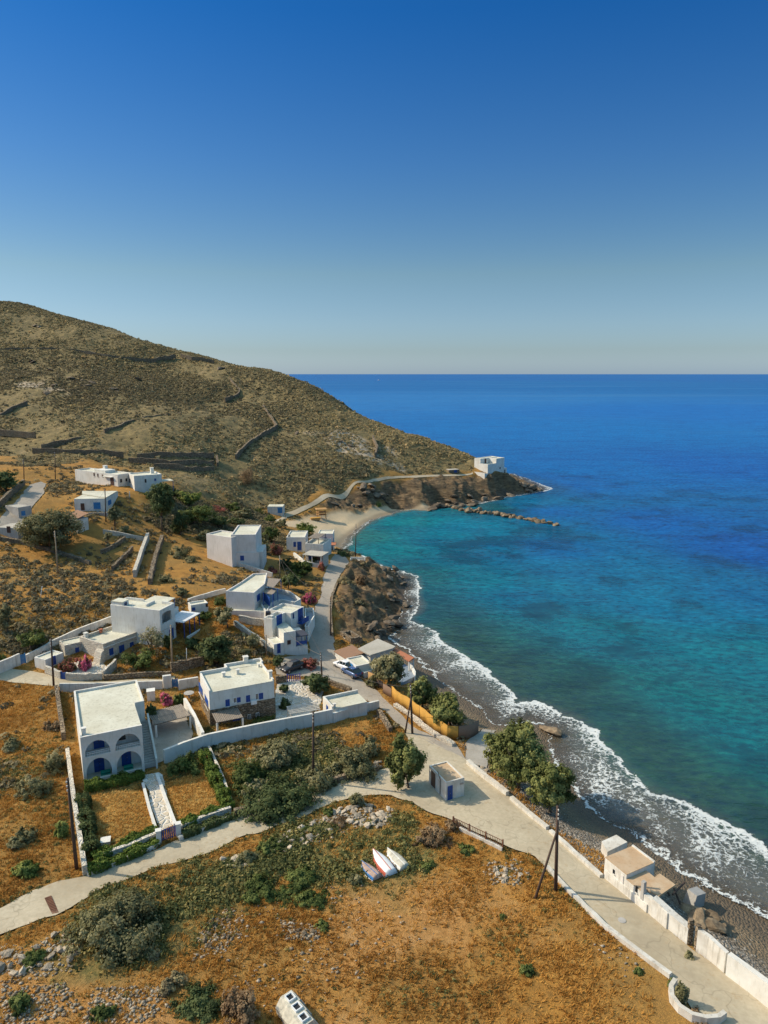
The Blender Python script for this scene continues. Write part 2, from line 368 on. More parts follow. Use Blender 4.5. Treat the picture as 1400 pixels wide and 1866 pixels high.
def limbs(h0, rx, rz, r, seed, n=5, lean=(0, 0), h_low=0.25):
    rng = random.Random(seed); m = MB()
    top = Vector((lean[0], lean[1], h0))
    fork = Vector((lean[0]*.35, lean[1]*.35, max(h0-rz*.75, .3)))
    m.path([(0, 0, -.3), fork*.5+Vector((rng.uniform(-.1, .1), 0, 0)), fork], [r*1.25, r, r*.85], 8)
    for i in range(n):
        a = 2*math.pi*i/n+rng.uniform(-.4, .4); e = Vector((math.cos(a)*rx*.55, math.sin(a)*rx*.55, rng.uniform(-.1, .5)*rz))+top
        mid = fork.lerp(e, .5)+Vector((rng.uniform(-.2, .2), rng.uniform(-.2, .2), .25*rx*.3))
        m.path([fork, mid, e], [r*.6, r*.38, r*.12], 6)
    return m
TREES = []
def plant(name, label, base, bounds, mat, leaf=.17, n=5000, group=None, lobes=14, tint=(0, 1), flat=0, trunk=True, seed=None, ratio=1.0, loose=0, trunk_r=None, tmat='bark'):
    """base: ground pixel; bounds: crown x0,y0,x1,y1 in photo pixels, measured at the base's distance"""
    p = G(*base); k = pxm(p); x0, y0, x1, y1 = bounds
    cx = (x0+x1)/2; rx = (x1-x0)/2/k
    zt = PY(cx, y0, p.y).z; zb = PY(cx, y1, p.y).z
    # account for looking down on the crown's depth
    dep = math.atan2(CAMZ-p.z, p.y); ryd = rx*ratio
    hz = (zt-zb)/2*math.cos(0); tot = hz
    rz = math.sqrt(max((tot*math.cos(dep))**2-(ryd*math.sin(dep))**2, (0.45*rx)**2))/math.cos(dep)
    if flat: rz = max(zt-p.z-ryd*math.sin(dep)*.5, .3*rx)
    cc = PY(cx, (y0+y1)/2, p.y)
    if not flat: rz *= 1.1; rx *= 1.04; ryd *= 1.04
    zc = cc.z-.05*rz if not flat else p.z+.02
    if not flat: zc = max(zc, p.z+rz*.75)
    seed = seed or int(abs(base[0]*13+base[1]*7))
    off = (cc.x-p.x, 0)
    if trunk:
        cat = 'bush' if not trunk or 'shrub' in name or 'oleander' in name else 'tree'
        t = thing(name, label, cat, (p.x, p.y, p.z-.05), 0, group)
        me = crown_mesh('crown', rx, ryd, rz, n, leaf, seed, lobes, tint, flat, loose)
        o = link('crown', me, mat, t); o.location = (off[0], 0, zc-p.z)
        r = trunk_r or max(.05, rx*.06)
        limbs(zc-p.z, rx, rz, r, seed, lean=off).build('trunk', tmat, t, True)
    else:
        me = crown_mesh(name, rx, ryd, rz, n, leaf, seed, lobes, tint, flat, loose)
        t = link(name, me, mat); t.location = (cc.x, p.y, zc-(0.1 if flat else 0)); setp(t, label, 'bush', group)
    return t

# ---------------- draped sheets ----------------
SHEETS = []
def sheet(name, poly, mat, lift=.05, step=2.0, kind='structure', label=None, cat=None, sink=True, flat_h=None, jit=.3):
    """poly: list of xy world points"""
    if jit:
        P_ = resample([Vector((x, y, 0)) for x, y in poly]+[Vector((*poly[0], 0))], .7)[:-1]
        X_ = np.array([q.x for q in P_]); Y_ = np.array([q.y for q in P_])
        poly = list(zip(X_+jit*1.6*fbm(X_*.45, Y_*.45, 3), Y_+jit*1.6*fbm(X_*.45+31, Y_*.45+7, 3)))
    bm = bmesh.new(); vs = [bm.verts.new((x, y, 0)) for x, y in poly]
    tri = tessellate_polygon([[Vector((x, y, 0)) for x, y in poly]])
    for t in tri:
        try: bm.faces.new([vs[i] for i in t])
        except Exception: pass
    xs = [p[0] for p in poly]; ys = [p[1] for p in poly]
    for ax, lo, hi in ((0, min(xs), max(xs)), (1, min(ys), max(ys))):
        c = math.floor(lo/step)*step+step*.37
        while c < hi:
            no = (1, 0, 0) if ax == 0 else (0, 1, 0); co = (c, 0, 0) if ax == 0 else (0, c, 0)
            bmesh.ops.bisect_plane(bm, geom=bm.verts[:]+bm.edges[:]+bm.faces[:], dist=1e-5, plane_co=co, plane_no=no); c += step
    co = np.array([v.co[:] for v in bm.verts]); z = hs(co[:, 0], co[:, 1])+lift
    for v, h in zip(bm.verts, z): v.co.z = h
    bmesh.ops.recalc_face_normals(bm, faces=bm.faces)
    if sum(f.normal.z for f in bm.faces) < 0: bmesh.ops.reverse_faces(bm, faces=bm.faces)
    me = bpy.data.meshes.new(name); bm.to_mesh(me); bm.free()
    o = link(name, me, mat, None, True); setp(o, label, cat, None, kind)
    if sink: SHEETS.append(np.array(poly))
    return o

# ---------------- walls along a line ----------------
def resample(P, step):
    out = [P[0]]
    for a, b in zip(P, P[1:]):
        n = max(1, int((b-a).length/step)); out += [a.lerp(b, (i+1)/n) for i in range(n)]
    return out
def wall(name, label, cat, pts, h, th, mat, rough=0, step=1.2, group=None, hs_=None, kind=None, flat=False):
    """pts: base pixels on the ground; h: height or list of heights per point"""
    P = [Vector((p.x, p.y, i)) for i, p in enumerate(GL(pts))]
    Q = []
    for a, b in zip(P, P[1:]):
        n = max(1, int((b.xy-a.xy).length/step)); Q += [a.lerp(b, i/n) for i in range(n)]
    Q.append(P[-1]); rng = random.Random(int(pts[0][0]*3+pts[0][1]))
    z = hs(np.array([q.x for q in Q]), np.array([q.y for q in Q]))
    if flat: z = np.full(len(Q), float(np.mean(z)))
    o0 = Vector((Q[0].x, Q[0].y, float(z[0]))); m = MB(); vs = []; fs = []
    for i, q in enumerate(Q):
        d = (Q[min(i+1, len(Q)-1)].xy-Q[max(i-1, 0)].xy).normalized(); nn = Vector((-d.y, d.x))*(th/2)
        hh = h
        if isinstance(h, (list, tuple)):
            k = min(int(q.z), len(h)-2); hh = h[k]+(h[k+1]-h[k])*(q.z-k)
        top = float(z[i])+hh+rng.uniform(-rough, rough); j = rng.uniform(-rough, rough)*.5
        for sg, zz in ((-1, float(z[i])-.8), (1, float(z[i])-.8), (1, top), (-1, top)):
            vs.append((q.x+nn.x*sg*(1+j)-o0.x, q.y+nn.y*sg*(1+j)-o0.y, zz-o0.z))
    for i in range(len(Q)-1):
        a = i*4; b = a+4
        fs += [(a, a+1, b+1, b), (a+1, a+2, b+2, b+1), (a+2, a+3, b+3, b+2), (a+3, a, b, b+3)]
    fs += [(0, 3, 2, 1), ((len(Q)-1)*4, (len(Q)-1)*4+1, (len(Q)-1)*4+2, (len(Q)-1)*4+3)]
    o = m.add(vs, fs).build(name, mat); o.location = o0; setp(o, label, cat, group, kind); return o

# ---------------- buildings ----------------
BFOOT = []
class Bld:
    """origin = corner A; local x along A->B, local y to the left of it (away from the viewer)"""
    def __init__(s, name, label, base, A, B, Cc, cat='house', zt=None, group=None, root=None, zg=None):
        if base is not None:
            g = G(*base); s.zg = g.z; s.zt = PY(A[0], A[1], g.y).z if zt is None else zt
        else: s.zg = zg; s.zt = zt
        a = PZ(A[0], A[1], s.zt); b = PZ(B[0], B[1], s.zt); c = PZ(Cc[0], Cc[1], s.zt)
        s.O = a; s.u = (b-a).xy.normalized(); s.L = (b-a).xy.length; s.w = Vector((-s.u.y, s.u.x)); s.D = (c-a).xy.dot(s.w)
        s.rz = math.atan2(s.u.y, s.u.x)
        s.h = s.zt-s.zg
        BFOOT.append(np.array([(a.x+s.u.x*i+s.w.x*j, a.y+s.u.y*i+s.w.y*j) for i, j in ((0, 0), (s.L, 0), (s.L, s.D), (0, s.D))]))
        s.root = root or thing(name, label, cat, (a.x, a.y, s.zg), s.rz, group)
        if root is not None:           # express this frame in the root's frame
            s.sub = True
        s.name = name
        print('BLD', name, 'L %.1f D %.1f h %.1f zg %.1f at %.0f %.0f' % (s.L, s.D, s.h, s.zg, a.x, a.y))
    def loc(s, p):                       # world -> local
        d = Vector((p[0]-s.O.x, p[1]-s.O.y)); return Vector((d.dot(s.u), d.dot(s.w), p[2]-s.zg))
    def at(s, px, py, z):                # pixel on local height z -> local
        return s.loc(PZ(px, py, s.zg+z))
    def fp(s, face, px, py, off=0):      # pixel on a vertical face -> (along, z)
        r = ray(px, py); rl = Vector((r.xy.dot(s.u), r.xy.dot(s.w), r.z)); c = s.loc((0, 0, CAMZ))
        if face in ('front', 'back'):
            y = off if face == 'front' else s.D+off; t = (y-c.y)/rl.y; p = c+rl*t; return p.x, p.z
        x = off if face == 'left' else s.L+off; t = (x-c.x)/rl.x; p = c+rl*t; return p.y, p.z
    def ring(s, x0, y0, x1, y1, zb, zt, ph=.35, th=.25, mat='plaster', roof='roof_white', name='wall', par=(1, 1, 1, 1), root=None):
        """hollow wall ring + roof slab; par = parapet present on front,right,back,left"""
        m = MB(); root = root or s.root
        zr = zt-ph
        m.box(x0, y0, zb, x1, y1, zr-.06)
        f, r, b, l = par
        if f: m.box(x0, y0, zr-.06, x1, y0+th, zt)
        if b: m.box(x0, y1-th, zr-.06, x1, y1, zt)
        if l: m.box(x0, y0+(th if f else 0), zr-.06, x0+th, y1-(th if b else 0), zt)
        if r: m.box(x1-th, y0+(th if f else 0), zr-.06, x1, y1-(th if b else 0), zt)
        w = m.build(name, mat, root)
        q = MB(); e = .0
        q.box(x0+(th if l else -.0), y0+(th if f else -.0), zr-.06, x1-(th if r else -.0), y1-(th if b else -.0), zr+.002)
        q.build('roof', roof, root)
        return w
    def slab(s, x0, y0, z0, x1, y1, z1, name, mat, root=None): return MB().box(x0, y0, z0, x1, y1, z1).build(name, mat, root or s.root)
    def facebox(s, face, a0, z0, a1, z1, out=.05, inn=.05, off=0):
        """box standing proud of a face: returns xyzxyz"""
        if face == 'front': return (a0, off-out, z0, a1, off+inn, z1)
        if face == 'back': return (a0, s.D+off-inn, z0, a1, s.D+off+out, z1)
        if face == 'left': return (off-out, a0, z0, off+inn, a1, z1)
        return (s.L+off-inn, a0, z0, s.L+off+out, a1, z1)
    def win(s, face, x0, y0, x1, y1, kind='shutter', off=0, mat='blue', minw=0, root=None):
        """x0,y0 = upper-left photo pixel, x1,y1 = lower-right photo pixel"""
        xm = (x0+x1)/2
        a0, zA = s.fp(face, x0, (y0+y1)/2, off); a1, zB = s.fp(face, x1, (y0+y1)/2, off)
        _, z1 = s.fp(face, xm, y0, off); _, z0 = s.fp(face, xm, y1, off)
        if a0 > a1: a0, a1 = a1, a0
        return s.winl(face, a0, z0, a1, z1, kind, off, mat, root)
    def winl(s, face, a0, z0, a1, z1, kind='shutter', off=0, mat='blue', root=None):
        root = root or s.root
        def bx(m, A0, Z0, A1, Z1, out, inn=.05): m.box(*s.facebox(face, A0, Z0, A1, Z1, out, inn, off))
        w = a1-a0; h = z1-z0; fr = min(.07, w*.12)
        if kind == 'glass':
            m = MB(); bx(m, a0, z0, a0+fr, z1, .05); bx(m, a1-fr, z0, a1, z1, .05); bx(m, a0+fr, z1-fr, a1-fr, z1, .05); bx(m, a0+fr, z0, a1-fr, z0+fr, .05)
            bx(m, (a0+a1)/2-fr*.35, z0+fr, (a0+a1)/2+fr*.35, z1-fr, .045)
            o = m.build('window', mat, root); g = MB(); bx(g, a0+fr, z0+fr, a1-fr, z1-fr, .015); g.build('pane', 'glass', o)
            g = MB(); bx(g, a0-.06, z0-.09, a1+.06, z0-.005, .12); g.build('sill', 'plaster', o)
        elif kind == 'door':
            m = MB(); bx(m, a0, z0, a1, z1, .04)
            n = 2 if w > .8 else 1
            o = m.build('door', mat, root)
            f = MB(); bx(f, a0-.05, z0, a0-.001, z1+.05, .07); bx(f, a1+.001, z0, a1+.05, z1+.05, .07); bx(f, a0-.001, z1+.002, a1+.001, z1+.05, .07)
            f.build('frame', mat, o)
            g = MB(); bx(g, (a0+a1)/2-.012, z0+.02, (a0+a1)/2+.012, z1-.02, .055)
            for q in (.3, .62): bx(g, a0+w*.12, z0+h*q, a1-w*.12, z0+h*q+.03, .052)
            g.build('panel_trim', 'dark', o); hd = MB(); bx(hd, a0+w*.55, z0+h*.47, a0+w*.62, z0+h*.5, .1); hd.build('handle', 'metal', o)
        else:
            m = MB(); bx(m, a0, z0, (a0+a1)/2-.008, z1, .05); bx(m, (a0+a1)/2+.008, z0, a1, z1, .05)
            k = int(h/.14)
            for i in range(k): bx(m, a0+.04, z0+.05+i*h/k, a1-.04, z0+.05+i*h/k+.03, .062)
            o = m.build('window', mat, root); g = MB(); bx(g, a0-.06, z0-.09, a1+.06, z0-.005, .12); g.build('sill', 'plaster', o)
        return o
    def chimney(s, x, y, z, w=.5, h=.9, mat='plaster', cap=True, root=None):
        m = MB().box(x-w/2, y-w/2, z-.05, x+w/2, y+w/2, z+h); o = m.build('chimney', mat, root or s.root)
        if cap:
            c = MB().box(x-w/2-.08, y-w/2-.08, z+h+.002, x+w/2+.08, y+w/2+.08, z+h+.08).build('cap', mat, o)
        return o
    def pergola(s, x0, y0, x1, y1, z, mat='reed', post='blue', pr=.06, thick=.08, posts='f', zg=0, name='pergola', root=None):
        root = root or s.root
        if mat == 'reed':
            m = MB(); n = max(3, int((x1-x0)/.22))
            for i in range(n):
                a = x0+(x1-x0)*i/n; m.box(a, y0, z, a+(x1-x0)/n*.78, y1, z+.04+.015*(i % 3))
        else: m = MB().box(x0, y0, z, x1, y1, z+thick)
        o = m.build(name, mat, root)
        if mat == 'reed':
            q = MB()
            for j in range(3):
                yy = y0+.1+(y1-y0-.3)*j/2; q.box(x0-.05, yy, z-.1, x1+.05, yy+.1, z-.002)
            q.build('beam', 'wood_pole', o)
        pp = {'f': [(x0+.1, y0+.1), (x1-.1, y0+.1)], 'f3': [(x0+.1, y0+.1), ((x0+x1)/2, y0+.1), (x1-.1, y0+.1)], 'r': [(x1-.1, y0+.1), (x1-.1, y1-.1)],
              '4': [(x0+.1, y0+.1), (x1-.1, y0+.1), (x0+.1, y1-.1), (x1-.1, y1-.1)]}[posts]
        for a, b in pp: MB().box(a-pr, b-pr, zg, a+pr, b+pr, z-.1 if mat == 'reed' else z-.002).build('post', post, o)
        return o
def archwall(L, z0, z1, holes, th, y0=0, seg=14):
    """wall panel in the local xz plane, holes as outlines"""
    loops = [[(0, z0), (L, z0), (L, z1), (0, z1)]]+holes
    tri = tessellate_polygon([[Vector((a, b, 0)) for a, b in lp] for lp in loops])
    pts = [p for lp in loops for p in lp]; n = len(pts); m = MB()
    vs = [(a, y0, b) for a, b in pts]+[(a, y0+th, b) for a, b in pts]; fs = [tuple(t) for t in tri]+[tuple(i+n for i in t) for t in tri]
    k = 0
    for lp in loops:
        q = len(lp); fs += [(k+i, k+(i+1) % q, k+(i+1) % q+n, k+i+n) for i in range(q)]; k += q
    return m.add(vs, fs)
def arch(u0, u1, zb, zs, zt, seg=16):
    c = (u0+u1)/2; r = (u1-u0)/2; P = [(u0, zb), (u1, zb)] if zs > zb+.01 else []
    P += [(c+r*math.cos(math.pi*i/seg), zs+(zt-zs)*math.sin(math.pi*i/seg)) for i in range(seg+1)]
    return P
# ---------------- ground masks ----------------
hill_poly = XY([(-300,840),(0,834),(60,848),(100,845),(150,842),(230,850),(310,868),(340,895),(400,912),(480,930),(520,936),(560,917),(600,900),(650,882),(700,870),(760,864),(860,860),(872,850)])+[(62,330),(100,420),(-100,700),(-400,1000),(-900,1000),(-900,300)]
rock_polys = [XY([(575,922),(610,903),(650,886),(700,874),(760,872),(800,868),(850,868),(875,858),(905,864),(935,868)])+[(75,332),(92,326),(62,296),(20,278),(0,272)]+XY([(700,926),(640,930),(600,928)]),
              XY([(612,1060),(625,1038),(640,1016)])+[(-4,182),(20,172),(26,150),(14,134),(2,128)]+XY([(690,1168),(640,1168),(606,1150)])]
sand_polys = [XY([(505,950),(560,938),(600,935),(650,928),(700,918),(760,915)])+[(30,285),(-2,235),(-16,190)]+XY([(607,1000),(590,985),(560,965),(520,958)])]
pebble_poly = XY([(720,1180),(760,1250),(850,1370),(930,1445),(1010,1515),(1100,1592),(1200,1660),(1300,1740),(1400,1800)])+[(60,30),(80,40),(40,75),(25,100),(15,140)]
green_polys = [XY([(395,1370),(470,1345),(560,1340),(650,1360),(695,1390),(600,1425),(450,1470),(425,1440)]), XY([(300,1600),(430,1540),(560,1490),(640,1470),(740,1490),(850,1540),(860,1560),(740,1600),(620,1600),(520,1620),(440,1700),(360,1740),(240,1700),(260,1630)]),
              XY([(150,1610),(310,1600),(330,1740),(200,1760)]), XY([(300,890),(420,915),(480,930),(520,990),(480,1010),(380,965),(300,960)]), XY([(330,1180),(420,1150),(480,1190),(420,1215),(340,1215)]), XY([(0,1130),(60,1130),(90,1180),(0,1190)])]
dirt_polys = [XY([(585,792),(620,790),(665,808),(710,825),(722,845),(690,846),(640,822),(600,812)]), XY([(600,640),(601,640),(600,641)]) if False else XY([(30,700),(110,702),(150,712),(60,712)]), XY([(560,1640),(700,1600),(830,1580),(930,1600),(960,1700),(880,1800),(640,1866),(480,1866),(480,1760)]), XY([(390,1640),(470,1650),(450,1760),(380,1720)]), XY([(0,1790),(150,1780),(320,1800),(330,1866),(0,1866)]), XY([(270,1410),(350,1405),(390,1450),(310,1470)])]
def masks(x, y):
    d = shore(x, y); w = 2.5
    wob = fbm(x*.12, y*.12, 4)
    def soft(polys, w, k=6):
        m = np.zeros(np.shape(x))
        for p in polys: m = np.maximum(m, sm(-w, w, sdf(x, y, p)+wob*k))
        return m
    far = np.hypot(x, y)
    hill = soft([hill_poly], 4, 10)
    rock = soft(rock_polys, 1.5, 4)
    sand = soft(sand_polys, 1.5, 2)*(1-rock)
    peb = soft([pebble_poly], .6, 1)
    peb = np.maximum(peb, sm(4, 1, d)*(1-rock)*(1-sand))
    green = soft(green_polys, 3, 9)
    dirt = soft(dirt_polys, 4, 12)
    # rocky shore all round the point
    tip = ((y > 262) & (d < 9))
    rock = np.where(tip & (sand < .5), np.maximum(rock, sm(9, 5, d)), rock)
    return d, hill, rock, sand, peb, green, dirt
def disp(x, y, mk=None):
    d, hill, rock, sand, peb, green, dirt = mk or masks(x, y)
    g = .10*fbm(x*.9, y*.9, 3)+.22*fbm(x*.16, y*.16, 2)
    hi = 2.6*fbm(x*.035, y*.035, 3)+.75*fbm(x*.28, y*.28, 3)
    # foliated schist: ledges dipping to the sea
    st = x*.35+y*.55
    r = fbm(x*.22+3, y*.22, 4); ld = fbm(st*.55, (x-y)*.08, 3)
    rk = 2.0*r+1.5*ld+1.3*(.35-np.abs(fbm(x*.55+9, y*.4, 3)))+.9*(.25-np.abs(fbm(st*1.3, (x-y)*.25, 3)))+.35*fbm(x*2.2, y*2.2, 2)
    o = g*(1-hill)+hi*hill
    o = o*(1-sand)*(1-peb)+.06*fbm(x*.4, y*.4, 2)*np.maximum(sand, peb)
    o = o*(1-rock)+rk*rock
    return o*np.clip(d/2.2, 0, 1)

# ---------------- roads, paths and yards ----------------
def mground(name, c1, c2, c3, sc=.25, crack=.0, bump=.25):
    t = NT(name); a = t.noise(sc, 5, .6); b = t.noise(sc*14, 5, .7)
    c = t.ramp(a, [(.3, c1), (.5, c2), (.7, c3)])
    c = t.mix(t.ramp(b, [(.35, .45), (.65, 0.0)]), c, tuple(v*.72 for v in c1)); c = t.mix(t.ramp(t.noise(.055, 6, .75), [(.47, 0.0), (.62, .55)]), c, tuple(v*.70 for v in c1)); c = t.mix(t.ramp(t.noise(.9, 6, .8), [(.56, 0.0), (.66, .6)]), c, (c1[0]*.85, c1[1]*.74, c1[2]*.62))
    if crack:
        w = t.noise(.5, 4); v = t.n('ShaderNodeVectorMath', operation='ADD'); t.l(t.pos, v.inputs[0]); k = t.n('ShaderNodeTexNoise'); k.inputs['Scale'].default_value = .35; t.l(t.pos, k.inputs['Vector'])
        sc_ = t.n('ShaderNodeVectorMath', operation='SCALE'); t.l(k.outputs['Color'], sc_.inputs[0]); sc_.inputs['Scale'].default_value = 5; t.l(sc_.outputs[0], v.inputs[1])
        e = t.vor(.16, 'DISTANCE_TO_EDGE', v.outputs[0]); c = t.mix(t.math('MULTIPLY', t.ramp(e, [(0, 1.0), (.012, 0.0)]), crack), c, tuple(q*.35 for q in c1))
    t.col(c); t.bump(b, bump, .05); MAT[name] = t.m
mground('road_concrete', (.45, .375, .26), (.53, .455, .325), (.57, .50, .37), .16, .35)
mground('road_worn', (.34, .30, .25), (.41, .36, .30), (.49, .43, .34), .2, .5)
mground('path_earth', (.50, .40, .27), (.60, .49, .34), (.66, .56, .41), .3)
mground('yard_cement', (.36, .32, .27), (.43, .39, .33), (.50, .46, .40), .4, .4)
mground('garden_grass', (.26, .18, .05), (.50, .29, .075), (.60, .40, .14), .5)
roadA = XY([(-60,1680),(0,1655),(60,1622),(110,1605),(156,1599),(250,1563),(320,1535),(420,1496),(520,1460),(600,1433),(680,1408),(712,1400)]) 
plaza = XY([(712,1400),(722,1378),(745,1355),(738,1332),(722,1318)])
lower = XY([(826,1497),(780,1478),(748,1461),(715,1450),(670,1448),(620,1460),(540,1495),(450,1523),(360,1562),(300,1577),(200,1615),(100,1668),(0,1704),(-60,1725)])
sheet('road', roadA+plaza+XY([(850,1384),(885,1412),(925,1443),(960,1476),(1000,1512),(1046,1552),(1096,1596)])+XY([(995,1580),(975,1563),(915,1540),(870,1518)])+lower, 'road_concrete', .06)
sheet('road', XY([(1096,1596),(1169,1653),(1187,1667),(1254,1722),(1325,1776),(1400,1834),(1480,1900),(1330,1900),(1288,1866),(1262,1842),(1232,1790),(1184,1750),(1100,1686),(1035,1622),(995,1580)]), 'road_concrete', .06)
sheet('road', XY([(722,1318),(700,1296),(672,1278),(640,1262),(605,1250),(575,1234),(505,1230),(503,1212),(520,1198),(545,1193),(563,1190),(563,1150),(572,1112),(586,1080),(590,1050),(598,1030),(612,1010),(625,1010),(637,1024),(622,1045),(612,1062),(603,1090),(604,1130),(607,1160),(612,1195),(640,1222),(690,1262),(745,1318),(800,1350),(828,1352),(850,1384)])+XY([(738,1332)]), 'road_worn', .06)
sheet('road', XY([(-80,1218),(0,1216),(60,1224),(110,1234),(130,1240),(200,1243),(300,1238),(320,1232),(320,1240),(290,1250),(104,1252),(50,1246),(0,1240),(-80,1240)]), 'road_concrete', .06)
sheet('road', XY([(0,948),(0,965),(38,958),(58,925),(80,900),(84,882),(76,878),(55,884),(40,902),(20,925)]), 'road_worn', .08)
sheet('path', XY([(498,948),(522,935),(560,920),(600,900),(640,884),(680,873),(720,868),(770,866),(820,865),(862,861),(862,864),(820,868),(770,870),(722,872),(682,878),(642,889),(602,906),(562,927),(524,943),(506,952)]), 'path_earth', .12, 1.5, jit=.12)
sheet('path', XY([(262,1412),(290,1408),(300,1432),(322,1502),(290,1515),(272,1450)]), 'paving', .10, 1.5)
sheet('yard', XY([(268,1400),(262,1340),(290,1295),(336,1290),(350,1345),(300,1385)]), 'yard_cement', .07)
sheet('yard', XY([(505,1240),(560,1240),(590,1262),(583,1290),(545,1310),(505,1330),(500,1290)]), 'paving', .07)
sheet('yard', XY([(115,1212),(150,1205),(185,1208),(200,1222),(186,1234),(120,1234)]), 'paving', .07)
sheet('lawn', XY([(165,1448),(260,1440),(283,1508),(210,1532),(180,1536)]), 'garden_grass', .05)
sheet('lawn', XY([(297,1430),(380,1400),(398,1470),(320,1500)]), 'garden_grass', .05)
sheet('beach_ramp', XY([(850,1384),(848,1356),(882,1330),(905,1332),(895,1378),(885,1412)]), 'yard_cement', .07)

# ---------------- ground mesh ----------------
az = np.radians(np.linspace(-50, 44, 760))
rr = np.r_[np.linspace(26, 125, 330), np.linspace(125.6, 360, 400), np.linspace(361, 530, 170), np.linspace(535, 1000, 40)]
A, Rr = np.meshgrid(az, rr); gx = (Rr*np.sin(A)).ravel(); gy = (Rr*np.cos(A)).ravel()
gz = hs(gx, gy); mk = masks(gx, gy); d = mk[0]
dz = disp(gx, gy, mk)
ins = np.zeros(len(gx), bool); near = np.full(len(gx), 1e9)
for P in SHEETS:
    b = (gx > P[:, 0].min()-3) & (gx < P[:, 0].max()+3) & (gy > P[:, 1].min()-3) & (gy < P[:, 1].max()+3)
    if b.any():
        q = np.where(b)[0]; ins[q] |= pip(gx[q], gy[q], P); near[q] = np.minimum(near[q], pdist(gx[q], gy[q], P))
dz = np.where(ins, -.22, dz*np.clip(near/1.5, 0, 1)); 
gz2 = gz+dz
n1, n0 = len(rr), len(az)
idx = np.arange(n1*n0).reshape(n1, n0)
F = np.stack([idx[:-1, :-1], idx[:-1, 1:], idx[1:, 1:], idx[1:, :-1]], -1).reshape(-1, 4)
keep = (gz2[F] > -1.6).any(1); F = F[keep]
used = np.zeros(n1*n0, bool); used[F.ravel()] = True; rm = np.cumsum(used)-1
F = rm[F]; V = np.c_[gx, gy, gz2][used]
M1 = np.c_[mk[1], mk[2], mk[3], np.ones(len(gx))][used]; M2 = np.c_[mk[4], mk[5], mk[6], np.ones(len(gx))][used]
wet = sm(3.2, 1.0, mk[0]+1.2*fbm(gx*.15, gy*.15, 2))
M3 = np.c_[wet, sm(2, 12, mk[0]), np.zeros(len(gx)), np.ones(len(gx))][used]
me = npmesh('ground', V, F[:, ::-1], None, {'ma': M1, 'mb': M2, 'mc': M3})
t = NT('ground')
a, b, c3 = t.sep(t.attr('ma')), t.sep(t.attr('mb')), t.sep(t.attr('mc'))
nb = t.noise(.06, 5, .6); nm = t.noise(.45, 6, .65); nf = t.noise(3.2, 6, .7); ng = t.noise(11, 4, .7)
grass = t.ramp(nm, [(.30, (.23, .115, .025)), (.45, (.42, .205, .042)), (.58, (.54, .265, .052)), (.72, (.56, .34, .11))])
grass = t.mix(t.ramp(nb, [(.42, 0.0), (.62, .75)]), grass, t.ramp(nf, [(.35, (.28, .165, .05)), (.65, (.46, .27, .075))]))
grass = t.mix(t.ramp(ng, [(.32, .65), (.62, 0.0)]), grass, (.12, .075, .03))
dirt = t.ramp(nf, [(.3, (.32, .155, .045)), (.55, (.47, .245, .08)), (.75, (.60, .35, .14))])
dirt = t.mix(t.ramp(nm, [(.5, 0.0), (.68, .7)]), dirt, (.54, .31, .13))
c = t.mix(t.math('MULTIPLY', b[2], .85), grass, dirt)
gr = t.ramp(nf, [(.3, (.07, .075, .025)), (.5, (.15, .135, .045)), (.7, (.32, .22, .075))])
c = t.mix(t.math('MULTIPLY', b[1], t.ramp(nm, [(.35, .55), (.55, 1.0)])), c, gr)
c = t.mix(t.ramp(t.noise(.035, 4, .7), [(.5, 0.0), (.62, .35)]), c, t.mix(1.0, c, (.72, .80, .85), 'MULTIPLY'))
hl = t.ramp(nm, [(.3, (.16, .12, .055)), (.5, (.25, .19, .08)), (.66, (.35, .255, .105)), (.8, (.47, .33, .145))])
hl = t.mix(t.ramp(nf, [(.4, .7), (.6, 0.0)]), hl, (.10, .08, .045)); hl = t.mix(t.ramp(t.noise(.11, 5, .7), [(.56, 0.0), (.68, .55)]), hl, (.30, .22, .12))
c = t.mix(a[0], c, hl)
c = t.mix(t.math('MULTIPLY', a[0], b[2]), c, t.ramp(nf, [(.3, (.30, .24, .17)), (.6, (.50, .41, .30))]))
sd = t.ramp(nf, [(.3, (.48, .37, .235)), (.7, (.58, .47, .31))])
c = t.mix(a[2], c, sd)
vv = t.map((1.6, 1.6, 1.6)); vx = t.n('ShaderNodeTexVoronoi'); vx.inputs['Scale'].default_value = 2.6; t.l(vv, vx.inputs['Vector'])
pb = t.ramp(t.sep(vx.outputs['Color'])[0], [(0, (.16, .13, .10)), (.5, (.33, .28, .22)), (1, (.55, .50, .43))]); pb = t.mix(t.ramp(vx.outputs['Distance'], [(.3, 0.0), (.7, .7)]), pb, (.10, .085, .065))
sand2 = t.ramp(nf, [(.3, (.20, .15, .095)), (.7, (.29, .22, .14))])
pb = t.mix(t.ramp(t.math('ADD', c3[1], t.math('MULTIPLY', nm, .5)), [(.35, 1.0), (.6, 0.0)]), pb, sand2)
c = t.mix(b[0], c, pb)
rv = t.map((.35, .35, 2.2), (.5, .35, .6)); rn = t.noise(.9, 7, .7, rv); 
rk = t.ramp(rn, [(.25, (.035, .024, .015)), (.45, (.115, .08, .048)), (.6, (.23, .16, .09)), (.78, (.38, .29, .18))])
rk = t.mix(t.ramp(nm, [(.52, 0.0), (.66, .6)]), rk, (.22, .15, .07))
c = t.mix(a[1], c, rk)
c = t.mix(t.math('MULTIPLY', c3[0], .5), c, t.mix(.0, (.045, .036, .026), (0, 0, 0)))
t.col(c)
rg = t.math('SUBTRACT', .95, t.math('MULTIPLY', c3[0], .45)); t.l(rg, t.p.inputs['Roughness'])
